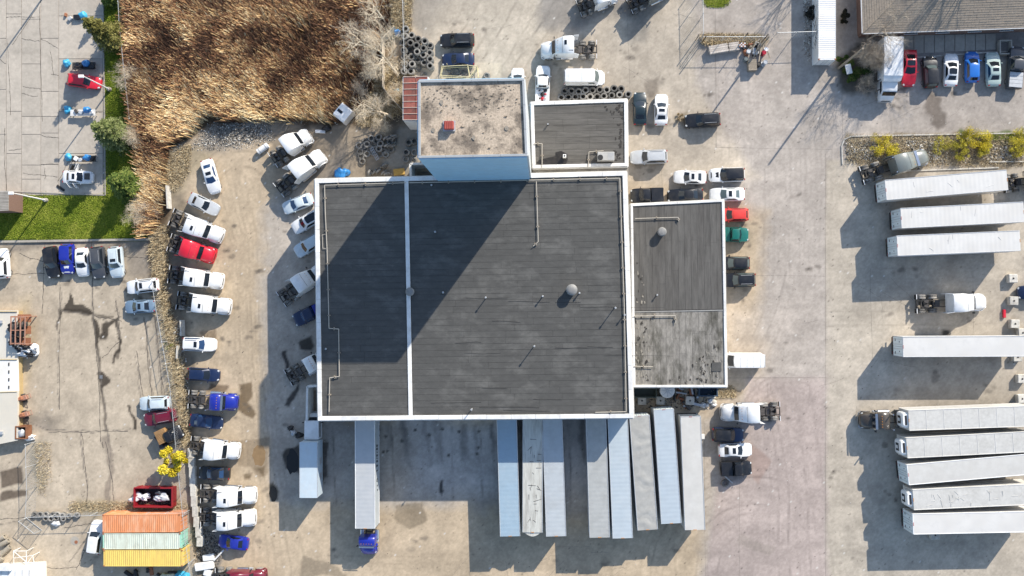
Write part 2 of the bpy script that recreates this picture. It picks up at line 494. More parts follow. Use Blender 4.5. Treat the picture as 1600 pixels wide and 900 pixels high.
    # oil and damp patches
    for pl, c, a in (([(448, 705), (468, 700), (470, 745), (450, 735), (444, 715)], (.045, .04, .035), .9), ([(497, 692), (512, 690), (512, 745), (500, 750)], (.05, .045, .04), .8),
                  ([(470, 536), (494, 524), (494, 550), (475, 548)], (.04, .036, .03), .9), ([(440, 555), (447, 552), (452, 575), (455, 600), (447, 590)], (.035, .03, .028), .9),
                  ([(448, 625), (468, 605), (470, 612), (455, 635), (447, 636)], (.035, .03, .028), .9), ([(374, 600), (388, 595), (391, 615), (388, 625), (400, 645), (396, 652), (372, 640)], (.15, .105, .06), .9),
                  ([(370, 690), (420, 682), (420, 745), (405, 752), (395, 735), (375, 730)], (.24, .18, .115), .65), ([(418, 765), (428, 757), (434, 770), (432, 784), (420, 780)], (.07, .055, .035), .9),
                  ([(382, 745), (395, 742), (390, 750), (384, 752)], (.13, .09, .05), .8), ([(400, 735), (415, 735), (410, 752)], (.15, .105, .06), .85),
                  ([(330, 600), (358, 602), (352, 612), (326, 612)], (.14, .10, .065), .85), ([(312, 520), (338, 515), (340, 532), (318, 530)], (.20, .15, .10), .8),
                  ([(618, 788), (660, 785), (668, 815), (640, 830), (615, 810)], (.17, .135, .09), .6), ([(470, 870), (520, 880), (540, 900), (470, 900)], (.19, .155, .11), .6),
                  ([(1470, 512), (1480, 514), (1478, 521), (1470, 521)], (.03, .028, .025), .9), ([(688, 752), (692, 752), (695, 766), (690, 772), (687, 768)], (.02, .02, .02), .9),
                  ([(1108, 605), (1160, 612), (1150, 622), (1115, 622)], (.2, .16, .11), .7), ([(1160, 835), (1215, 855), (1200, 865), (1150, 850)], (.28, .24, .2), .4),
                  ([(1050, 178), (1075, 172), (1072, 190), (1052, 192)], (.22, .18, .12), .6), ([(1170, 690), (1200, 720), (1185, 760), (1165, 740)], (.30, .2, .16), .5)):
        g.mix(g.poly(pl, 1.5, .5), c, a)
    # drips and grime where vehicles stand
    rr = random.Random(91)
    for x, y in [(x_ + rr.uniform(-8, 8), y_ + rr.uniform(-6, 6)) for x_, y_ in [(350, 360), (340, 398), (352, 440), (362, 480), (345, 540), (350, 590), (376, 640), (380, 706), (404, 775), (404, 815), (396, 850), (470, 330), (470, 360), (480, 395), (460, 500), (840, 85), (870, 100), (720, 85), (1010, 200), (1045, 200), (1080, 195), (1015, 255), (1090, 285), (1150, 285), (1160, 345), (1160, 375), (1165, 420), (1170, 445), (1200, 575), (1130, 650), (1215, 655), (1170, 690), (1160, 715), (1150, 740), (1420, 140), (1455, 145), (1490, 140), (1520, 136), (1555, 142), (1400, 165), (1450, 478), (1500, 490), (1380, 480), (1420, 420), (1400, 610), (1390, 700), (1390, 770), (1470, 595), (1540, 600), (90, 440), (112, 436), (150, 440), (185, 440), (210, 465), (215, 490), (230, 645), (235, 662), (150, 870), (640, 850), (720, 860), (860, 870), (960, 880), (1060, 860), (1250, 300), (1260, 420), (1240, 540), (1310, 620), (1290, 740), (1330, 880), (980, 80), (1040, 120), (1120, 140), (900, 200 - 160), (770, 60), (700, 40), (400, 420), (390, 520), (410, 620), (440, 660), (520, 860), (440, 840)]]:
        for q in range(rr.randint(1, 4)):
            xx, yy, r0 = x + rr.gauss(0, 9), y + rr.gauss(0, 6), rr.uniform(.9, 4.2)
            g.mix(g.poly(arc(xx, yy, r0 * rr.uniform(1, 2), 0, 324, 9, ry=r0), 1.4, .45), (.10, .085, .07), rr.uniform(.25, .75))
    # tyre tracks
    T = []
    for r in (300, 312, 330, 345): T.append((arc(900, 380, r, 8, 34), .13))
    for r in (250, 262): T.append((arc(1330, 480, r, 150, 205), .07))
    for k in range(7): T.append(([(1180 + 14 * k + 5 * math.sin(k * 2.1), 600), (1205 + 13 * k + 6 * math.sin(k * 3.3), 760), (1200 + 17 * k, 900)], .10))
    for k in range(8): T.append((arc(1180, 900, 60 + 17 * k, 180, 285, ry=70 + 14 * k), .10))
    for k in range(5): T.append((arc(1230, 660, 50 + 8 * k, 200, 300), .10))
    for k in range(9): T.append(([(318 + 11 * k, 240 + 6 * k), (360 + 7 * k, 380), (370 + 6 * k, 560), (380 + 7 * k, 700), (385 + 12 * k, 900)], .08))
    for k in range(6): T.append((arc(380, 300, 40 + 12 * k, 200, 320), .10))
    for k in range(12): T.append(([(520 + 46 * k, 665), (524 + 46 * k, 790)], .16))
    for k in range(9): T.append(([(660 + 20 * k, 130 - 3 * k), (735 + 20 * k, -10)], .13))
    for k in range(12): T.append(([(1060 + 12 * k, 60), (1068 + 12 * k, 300)], .045))
    for k in range(14): T.append(([(1195 + 8 * k, 200), (1192 + 8 * k, 470)], .05))
    for k in range(14): T.append(([(1060, 95 + 9 * k), (1180, 110 + 10 * k)], .045))
    for k in range(8): T.append(([(1290, 400 + 22 * k), (1560, 395 + 22 * k)], .06))
    for k in range(8): T.append(([(430 + 26 * k, 860 + 4 * k), (700 + 30 * k, 862 + 4 * k)], .07))
    for k in range(8): T.append(([(430 + 9 * k, 215 + 14 * k), (520 + 9 * k, 180 + 10 * k)], .12))
    for k, (pl, a) in enumerate(T):
        m = g.line(pl, 3.2, .16, 1.8) * np.clip(g.n2 * 2.6 - .85, 0, 1)
        g.mul(m, .42, min(1, a * 4.0 * (.4 + 1.2 * ((k * 37) % 11) / 11)))
    # joints of the paving
    for pl in ([(1290, 250), (1290, 960)], [(1100, 590), (1300, 592)], [(1118, -20), (1118, 230)], [(1280, 100), (1282, 215)], [(1034, 255), (1034, 340)]):
        g.mix(g.line(pl, 1.1, .05), (.2, .175, .15), .35)
    # general mottling, grit
    g.col *= (0.76 + 0.48 * g.n1)[..., None]
    g.col *= (0.78 + 0.44 * g.n2)[..., None]
    g.col *= (0.89 + 0.22 * g.n3)[..., None]
    sv = fbm(g.wx * .22, g.py, 14, 71, 3); sh = fbm(g.wx, g.wy * .3, 12, 72, 3)     # scrape marks of wheels and ploughs
    g.col *= (0.90 + 0.20 * np.where(g.px > 1000, sv, sh))[..., None]
    g.col *= (0.94 + 0.12 * RNG.random(X.shape))[..., None]
    big = fbm(g.px, g.py, 190, 73, 3)
    g.col *= (0.90 + 0.20 * big)[..., None]
    sp = RNG.random(X.shape)
    g.col[(sp < .0022) & inside] *= .5
    g.col[(sp > .9988) & inside] = (.60, .57, .52)
    n, mm = X.shape
    V = np.stack([X, Y, np.zeros_like(X)], -1).reshape(-1, 3)
    idx = np.arange(n * mm).reshape(n, mm)
    Fc = np.stack([idx[:-1, :-1], idx[:-1, 1:], idx[1:, 1:], idx[1:, :-1]], -1).reshape(-1, 4)
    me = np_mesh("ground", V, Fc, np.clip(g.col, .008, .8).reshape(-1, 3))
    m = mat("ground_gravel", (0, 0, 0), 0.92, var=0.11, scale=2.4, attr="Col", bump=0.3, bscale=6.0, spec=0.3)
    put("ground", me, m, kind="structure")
build_ground()

# ------------------------------------------------------------------ vehicles: cars
CAR = {  # L, W, roof, belt, hood nose z, cabin (rear base, rear top, front top, front base) from the centre
    'sedan':  dict(L=4.75, W=1.84, roof=1.44, belt=.94, nose=.66, deck=1.0, cab=(-1.72, -.98, .12, 1.02)),
    'coupe':  dict(L=4.75, W=1.90, roof=1.34, belt=.92, nose=.62, deck=.98, cab=(-1.85, -.95, -.05, .92)),
    'hatch':  dict(L=4.30, W=1.80, roof=1.50, belt=.96, nose=.70, deck=1.0, cab=(-2.02, -1.62, .22, 1.08)),
    'suv':    dict(L=4.75, W=1.92, roof=1.74, belt=1.08, nose=.84, deck=1.1, cab=(-2.25, -1.98, .22, .98)),
    'pickup': dict(L=5.60, W=1.98, roof=1.86, belt=1.12, nose=.92, deck=.62, cab=(-.62, -.45, .80, 1.42)),
    'van':    dict(L=5.80, W=2.04, roof=2.45, belt=1.25, nose=.95, deck=1.3, cab=(-2.82, -2.76, 1.35, 2.12)),
}
def car_rings(T):
    L, W, bz, nz, dk = T['L'], T['W'], T['belt'], T['nose'], T['deck']
    h, w = L / 2, W / 2
    xr, _, _, xf = T['cab']
    st = [(-h, .66, .60 * bz + .1, .62 * dk + .12), (-h + .06, .84, .85 * bz, .86 * dk), (-h + .25, .93, .95 * bz, .97 * dk),
          (-h + .7, .985, bz, dk + .02), (min(xr + .2, -.6), 1.0, bz, max(dk, bz) + .02 if T is not CAR['pickup'] else dk),
          (0, 1.0, bz, bz + .03), (xf - .25, 1.0, bz, bz + .03), (xf + .1, .99, bz - .03, bz + .02),
          (.5 * (xf + h), .975, (bz + nz) / 2 - .01, (bz + nz) / 2 + .07), (h - .38, .92, nz + .02, nz + .10),
          (h - .14, .80, nz - .06, nz + .0), (h - .03, .66, nz - .14, nz - .11), (h, .52, nz - .22, nz - .2)]
    if T is CAR['pickup']:
        st = [(-h, .90, bz - .1, .60), (-h + .04, .96, bz, .62), (-h + .3, .985, bz, .62), (-.9, 1.0, bz, .62), (-.64, 1.0, bz, .64)] + st[5:]
    R = []
    for x, wf, zs, zc in st:
        a = w * wf
        half = [(a * .88, .26), (a, .42), (a, max(.5, zs - .14)), (a * .945, zs), (a * .80 if T is CAR['pickup'] and x < -.7 else a * .6, zs + .005 if T is CAR['pickup'] and x < -.7 else zc - .008), (0.0, zc)]
        R.append([(x, y, z) for y, z in half] + [(x, -y, z) for y, z in half[-2::-1]])
    return R
def cabin_rings(T):
    w = T['W'] / 2; rb, rt, ft, fb = T['cab']; bz, rz = T['belt'] - .01, T['roof']
    big = T is CAR['van']
    k = .86 if big else .70
    base = [(rb, 0), (rb, .66 * w), (rb + .16, .91 * w), (fb - .36, .92 * w), (fb - .10, .74 * w), (fb + .04, 0)]
    top = [(rt, 0), (rt + .01, .54 * w / .7 * k), (rt + .13, k * w), (ft - .20, (k + .01) * w), (ft - .03, .58 * w / .7 * k), (ft + .04, 0)]
    def ring(p, z, zc=None):
        h = [(x, y, z + (0 if y else .02)) for x, y in p]
        return h + [(x, -y, zz) for x, y, zz in h[-2:0:-1]]
    mx = (rt + ft) / 2
    crown = [(mx + (x - mx) * .80, y * .78) for x, y in top]
    return ring(base, bz), ring(top, rz - .05), ring(crown, rz - .008)
def glass_mb(ra, rb, ids, t0=.10, t1=.90, e0=.06, e1=.06, off=.012, lead=None):
    """pane between the belt ring and the roof ring, following ring vertices ids, standing just proud of the cabin"""
    A = [Vector(ra[i]) for i in ids]; B = [Vector(rb[i]) for i in ids]
    A[0] = A[0].lerp(A[1], e0); B[0] = B[0].lerp(B[1], e0)
    A[-1] = A[-1].lerp(A[-2], e1); B[-1] = B[-1].lerp(B[-2], e1)
    lo = [a.lerp(b, t0) for a, b in zip(A, B)]; hi = [a.lerp(b, t1) for a, b in zip(A, B)]
    n = (lo[-1] - lo[0]).cross(hi[0] - lo[0]).normalized()
    c = sum((Vector(p) for p in ra), Vector()) / len(ra)
    if n.dot((lo[0] + hi[-1]) / 2 - c) < 0: n = -n
    o = n * off
    vs = [p + o for p in lo] + [p + o for p in hi]
    k = len(lo)
    return MB().add(vs, [(i, i + 1, k + i + 1, k + i) for i in range(k - 1)])

def wheel_mb(r, wd):
    m = MB(); R = []
    for y, q in ((-wd / 2, r * .62), (-wd / 2, r * .9), (-wd * .36, r), (wd * .36, r), (wd / 2, r * .9), (wd / 2, r * .62)):
        R.append([(q * math.cos(2 * PI * i / 16), y, q * math.sin(2 * PI * i / 16)) for i in range(16)])
    return m.loft(R)
def rim_mb(r, wd):
    m = MB()
    m.tube((0, -wd * .52, 0), (0, wd * .52, 0), r * .60, n=14)
    m.tube((0, -wd * .58, 0), (0, wd * .58, 0), r * .18, n=8)
    return m
def add_wheel(t, key, r, wd, x, y, rim=True):
    o = put("wheel", cached("wheel|%s" % key, lambda: wheel_mb(r, wd)), RUBBER, t, (x, y, r))
    if rim: put("rim", cached("rim|%s" % key, lambda: rim_mb(r, wd)), RIM, o)
    return o

def car(kind, col, tail, nose, label, cat='car', group=None, hood=None, roof=None, sunroof=False, glassroof=False,
        glass=None, rails=False, cover=None, bed=False, name=None, z=.9, wide=1.0, wheels=True):
    T = CAR[kind]
    a, b = P(*tail, z), P(*nose, z)
    d = b - a; ln = math.hypot(d.x, d.y)
    t = thing(name or {'suv': 'parked_suv', 'pickup': 'pickup_truck', 'van': 'panel_van', 'hatch': 'parked_hatchback', 'coupe': 'parked_coupe'}.get(kind, 'parked_sedan'), label, cat,
              ((a.x + b.x) / 2, (a.y + b.y) / 2, 0), math.atan2(d.y, d.x), group, (ln / T['L'], wide, 1))
    gl = glass or GLASS
    base, top, crown = cabin_rings(T)
    h, w = T['L'] / 2, T['W'] / 2
    xr, xrt, xft, xf = T['cab']
    put("body", cached("body|" + kind, lambda: MB().loft(car_rings(T)), 42), col, t)
    put("cabin", cached("cabin|" + kind, lambda: MB().loft([base, top, crown]), 30), roof or col, t)
    def hood_mb():
        R = []
        for x, wf, z in ((xf + .16, .80, T['belt'] - .005), (.5 * (xf + h), .78, (T['belt'] + T['nose']) / 2 + .045), (h - .42, .70, T['nose'] + .085), (h - .22, .58, T['nose'] + .035)):
            R.append([(x, w * wf * s, z + .022 - .05 * abs(s) ** 3) for s in (-1, -.72, -.36, 0, .36, .72, 1)])
        return MB().loft(R, cap=False, closed=False)
    put("hood", cached("hood|" + kind, hood_mb, 50), hood or col, t)
    put("windscreen", cached("windscreen|" + kind, lambda: glass_mb(base, top, (4, 5, 6), e0=.04, e1=.04)), gl, t)
    if kind != 'van':
        put("rear_window", cached("rear_window|" + kind, lambda: glass_mb(base, top, (9, 0, 1), .18, .88, .1, .1)), gl, t)
        for q, (i, j) in enumerate(((2, 3), (8, 7))):
            ra, rb = list(base), list(top)
            for u, (s0, s1) in enumerate(((.04, .52), (.04, .52))):
                ids = (i, j) if u == 0 else (j, i)
                put("side_window", cached("side_window|%s%d%d" % (kind, q, u), lambda: glass_mb(base, top, ids, .14, .88, s0, s1)), gl, t)
    else:
        for q, (i, j) in enumerate(((3, 2), (7, 8))):
            put("side_window", cached("side_window|van%d" % q, lambda: glass_mb(base, top, (i, j), .2, .62, .02, .78)), gl, t)
        for s in (-1, 1):
            put("rear_door", cached("van_rear_door", lambda: MB().cbox((0, 0, 0), (.03, .82, 1.9), .012)), col, t, (-h + .03, s * .43, 1.35))
        for k in range(4):
            put("roof_rib", cached("van_rib", lambda: MB().cbox((0, 0, 0), (.05, 1.5, .02), .008)), col, t, (-2.2 + .9 * k, 0, T['roof'] + .012))
    if wheels:
        r = .34 if kind not in ('suv', 'pickup', 'van') else .38
        for x in (h - .92, -h + .95):
            for s in (-1, 1):
                add_wheel(t, "car%.2f" % r, r, .22, x, s * (w - .13))
    for s in (-1, 1):
        put("headlight", cached("headlight|" + kind, lambda: MB().cbox((0, 0, 0), (.30, .34, .14), .05)), LAMP, t, (h - .22, s * w * .62, T['nose'] - .06), (0, .25, -s * .35))
        put("taillight", cached("taillight|" + kind, lambda: MB().cbox((0, 0, 0), (.14, .30, .16), .04)), TAIL, t, (-h + .10, s * w * .72, T['belt'] * .86), (0, 0, s * .3))
        put("mirror", cached("mirror", lambda: MB().cbox((0, 0, 0), (.12, .22, .14), .04)), col, t, (xf - .34, s * (w + .08), T['belt'] + .05), (0, 0, s * .25))
    mx = (xrt + xft) / 2
    if sunroof:
        put("sunroof", cached("sunroof", lambda: MB().cbox((0, 0, 0), (.46, .78, .02), .008)), GLASS, t, (xft - .42, 0, T['roof'] + .004))
    if glassroof:
        put("glass_roof", cached("glass_roof|" + kind, lambda: MB().prism([(mx + (p[0] - mx) * .97, p[1] * .99) for p in crown], T['roof'] - .02, T['roof'] + .016)), GLASS, t)
    if rails:
        for s in (-1, 1):
            put("roof_rail", cached("roof_rail|" + kind, lambda: MB().tube((xrt + .3, 0, 0), (xft - .3, 0, 0), .022, n=6)), STEEL if col is not WHITE else PLASTIC, t, (0, s * w * .60, T['roof'] + .03))
    if kind == 'pickup':
        if cover:
            put("bed_cover", cached("bed_cover", lambda: MB().cbox((-1.72, 0, 1.15), (2.0, 1.74, .05), .02)), cover, t)
            for s in (-1, 0, 1):
                put("cover_seam", cached("cover_seam", lambda: MB().box((0, 0, 0), (.02, 1.7, .012))), PLASTIC, t, (-1.72 + s * .5, 0, 1.178))
        else:
            put("cargo_bed", cached("cargo_bed", lambda: MB().box((-1.72, 0, .66), (1.96, 1.5, .04))), PLASTIC, t)
            for k in range(5):
                put("bed_rib", cached("bed_rib", lambda: MB().box((0, 0, 0), (1.9, .05, .03))), PLASTIC, t, (-1.72, -.56 + .28 * k, .695))
    return t

# ------------------------------------------------------------------ vehicles: truck tractors
def tractor(col, tail, nose, label, group=None, sleeper=True, hatch=True, stacks=False, hoodcol=None, cat='truck', rails=True, fair=True, L=None, z=1.2, mirrorcol=None, visor=False, framecol=None):
    a, b = P(*tail, z), P(*nose, z)
    d = b - a; ln = math.hypot(d.x, d.y)
    t = thing("truck_tractor", label, cat, ((a.x + b.x) / 2, (a.y + b.y) / 2, 0), math.atan2(d.y, d.x), group, (ln / 7.7, 1, 1))
    fr = framecol or FRAME
    def frame_mb():
        m = MB()
        for s in (-1, 1): m.box((-.7, s * .43, .88), (6.2, .09, .26))
        for x in (-3.78, -3.3, -2.55, -1.9, -1.3, -.2, 1.2): m.box((x, 0, .88), (.10, .78, .20))
        m.box((-3.84, 0, .80), (.06, 2.0, .12))
        for x in (-3.15, -1.88):
            m.tube((x, -1.0, .52), (x, 1.0, .52), .11, n=8)
            m.tube((x, -.22, .54), (x, .22, .54), .24, n=10)
        m.tube((2.75, -1.0, .5), (2.75, 1.0, .5), .08, n=6)
        return m
    put("frame", cached("tractor_frame", frame_mb, 30), fr, t)
    put("deck_plate", cached("deck_plate", lambda: MB().box((-1.55, 0, 1.05), (.55, .95, .05))), GREASE, t)
    def fifth_mb():
        m = MB()
        m.prism([(-.48, -.20), (-.10, -.05), (-.06, -.12), (0.02, -.46), (.42, -.46), (.48, -.3), (.48, .3), (.42, .46), (.02, .46), (-.06, .12), (-.10, .05), (-.48, .20), (-.5, .42), (-.2, .5), (.45, .5), (.55, .3), (.55, -.3), (.45, -.5), (-.2, -.5), (-.5, -.42)], 0, .06)
        return m
    put("fifth_wheel", cached("fifth_wheel", fifth_mb, 30), GREASE, t, (-2.52, 0, 1.06), (0, -.06, 0))
    for x in (-3.15, -1.88):
        for s in (-1, 1):
            put("air_bag", cached("air_bag", lambda: MB().tube((0, 0, 0), (0, 0, .22), .14, n=10)), RUBBER, t, (x + .35, s * .30, .62))
            for q, y in enumerate((.78, 1.09)):
                o = put("wheel", cached("wheel|truck", lambda: wheel_mb(.50, .27)), TYREDUST, t, (x, s * y, .50))
                if q: put("rim", cached("rim|truck", lambda: rim_mb(.50, .27)), RIM, o)
    for s in (-1, 1):
        o = put("wheel", cached("wheel|truck", lambda: wheel_mb(.50, .27)), TYREDUST, t, (2.75, s * 1.02, .50))
        put("rim", cached("rim|truck", lambda: rim_mb(.50, .27)), RIM, o)
        put("fuel_tank", cached("fuel_tank", lambda: MB().tube((-.5, 0, 0), (1.1, 0, 0), .33, n=14)), CHROME, t, (0, s * 1.0, .68))
        put("step", cached("tank_step", lambda: MB().cbox((1.45, 0, 0), (.6, .4, .35), .04)), STEEL, t, (0, s * 1.03, .55))
        put("mud_flap", cached("mud_flap", lambda: MB().box((0, 0, 0), (.03, .62, .7))), PLASTIC, t, (-3.80, s * .93, .62))
        put("flap_bracket", cached("flap_bracket", lambda: MB().box((0, 0, 0), (.07, .66, .06))), WHITE if rails else PLASTIC, t, (-3.80, s * .95, 1.0))
    def cab_mb():
        S = ([(-.62, 1.20, 3.42), (-.4, 1.23, 3.50), (.35, 1.23, 3.54), (.80, 1.21, 3.42), (1.25, 1.15, 3.12), (1.72, 1.08, 2.78), (1.86, 1.06, 2.66), (2.34, 1.02, 1.92)] if sleeper else
             [(.20, 1.10, 2.70), (.4, 1.13, 2.86), (1.2, 1.12, 2.88), (1.7, 1.08, 2.78), (1.86, 1.06, 2.66), (2.34, 1.02, 1.92)])
        R = []
        for x, wd, zt in S:
            hlf = [(wd * .97, .98), (wd, 1.4), (wd, max(1.5, zt - .42)), (wd * .95, zt - .14), (wd * .80, zt - .02), (0, zt + .03)]
            R.append([(x, y, zz) for y, zz in hlf] + [(x, -y, zz) for y, zz in hlf[-2::-1]])
        return MB().loft(R)
    put("cab", cached("tractor_cab|%d" % sleeper, cab_mb, 38), col, t)
    def ws_mb():
        def f(u, v):
            x = 1.90 + .41 * (1 - v); zt = 2.60 - (x - 1.90) / .48 * .70
            y = (u - .5) * 2 * (.90 - .02 * v)
            return (x + .05 * (1 - (2 * u - 1) ** 2) + .012, y, zt + .045 - .06 * (2 * u - 1) ** 4)
        return MB().grid(f, 8, 2)
    put("windscreen", cached("tractor_windscreen", ws_mb), GLASS, t)
    if visor:
        put("sun_visor", cached("sun_visor", lambda: MB().grid(lambda u, v: (1.86 + .32 * v, (u - .5) * 2.06, 2.72 + .02 * (1 - (2 * u - 1) ** 2) - .05 * v), 6, 1)), CHROME, t)
    for s in (-1, 1):
        put("side_window", cached("tractor_side_window|%d" % s, lambda: MB().add([(.95, s * 1.135, 2.0), (1.85, s * 1.075, 1.95), (1.68, s * 1.085, 2.45), (.95, s * 1.12, 2.5)], [(0, 1, 2, 3)])), GLASS, t)
        put("mirror", cached("tractor_mirror", lambda: MB().cbox((0, 0, 0), (.12, .20, .55), .04)), mirrorcol or PLASTIC, t, (2.02, s * 1.36, 2.15))
        put("mirror_arm", cached("mirror_arm", lambda: MB().tube((0, -.16, 0), (0, .16, 0), .03, n=6)), PLASTIC, t, (1.98, s * 1.18, 2.3))
        if sleeper and fair:
            put("side_fairing", cached("side_fairing|%d" % s, lambda: MB().add([(-.61, s * 1.19, 1.2), (-1.18, s * 1.27, 1.2), (-1.30, s * 1.33, 3.2), (-.61, s * 1.22, 3.4), (-.61, s * 1.15, 1.2), (-1.18, s * 1.23, 1.2), (-1.30, s * 1.29, 3.2), (-.61, s * 1.18, 3.4)],
                [(0, 1, 2, 3), (7, 6, 5, 4), (0, 4, 5, 1), (1, 5, 6, 2), (2, 6, 7, 3), (3, 7, 4, 0)])), col, t)
        if stacks:
            put("exhaust_stack", cached("exhaust_stack", lambda: MB().tube((0, 0, 1.0), (0, 0, 3.6), .09, n=10)), CHROME, t, (-.85 if sleeper else .05, s * .98, 0))
    def hood_mb():
        R = []
        for x, wd, zt, fl in ((2.25, .98, 1.92, 0), (2.55, .96, 1.88, .10), (3.0, .92, 1.78, .16), (3.4, .86, 1.62, .12), (3.7, .74, 1.42, .06), (3.85, .60, 1.22, 0)):
            hlf = [(wd + fl, .62), (wd + fl + .02, 1.0), (wd + fl * .8, 1.18), (wd * .94, zt - .18), (wd * .74, zt - .03), (0, zt)]
            R.append([(x, y, zz) for y, zz in hlf] + [(x, -y, zz) for y, zz in hlf[-2::-1]])
        return MB().loft(R)
    put("hood", cached("tractor_hood", hood_mb, 42), hoodcol or col, t)
    put("grille", cached("tractor_grille", lambda: MB().grid(lambda u, v: (3.73 + .14 * (1 - v) + .02, (u - .5) * .95, .80 + .55 * v), 4, 3)), PLASTIC, t)
    put("bumper", cached("tractor_bumper", lambda: MB().loft([[(x - .14, y, .35), (x, y, .35), (x, y, .68), (x - .14, y, .68)] for x, y in ((3.50, -1.16), (3.82, -.95), (3.92, 0), (3.82, .95), (3.50, 1.16))])), CHROME if stacks else col, t)
    for s in (-1, 1):
        put("headlight", cached("tractor_headlight|%d" % s, lambda: MB().cbox((3.42, s * .90, 1.10), (.34, .24, .2), .07)), LAMP, t)
        put("fender", cached("fender|%d" % s, lambda: MB().loft([[(2.75 + .66 * math.cos(q), s * 1.0 - .16, .5 + .66 * math.sin(q)), (2.75 + .66 * math.cos(q), s * 1.0 + .16, .5 + .64 * math.sin(q)), (2.75 + .6 * math.cos(q), s * 1.0 + .16, .5 + .58 * math.sin(q)), (2.75 + .6 * math.cos(q), s * 1.0 - .16, .5 + .58 * math.sin(q))] for q in [PI * k / 8 for k in range(9)]])), hoodcol or col, t)
    if sleeper and hatch:
        put("roof_hatch", cached("roof_hatch", lambda: MB().cbox((0, 0, 0), (.34, .62, .05), .015)), GLASS, t, (.50, -.25, 3.53), (0, .22, 0))
        put("roof_slot", cached("roof_slot", lambda: MB().cbox((0, 0, 0), (.62, .09, .05), .015)), PLASTIC, t, (-.2, .82, 3.50))
    if sleeper:
        put("cab_seam", cached("cab_seam", lambda: MB().grid(lambda u, v: (.92 + .035 * v, (u - .5) * 2.06, 3.415 - .10 * abs(2 * u - 1) ** 3 - .012 * v), 6, 1)), GREASE, t)
    for k in range(5):
        put("marker_lamp", cached("marker_lamp", lambda: MB().cbox((0, 0, 0), (.12, .09, .05), .02)), mat("amber_lens", (.55, .22, .03), .25), t, (1.52 if sleeper else 1.35, -.7 + .35 * k, 2.91 if sleeper else 2.92))
    return t

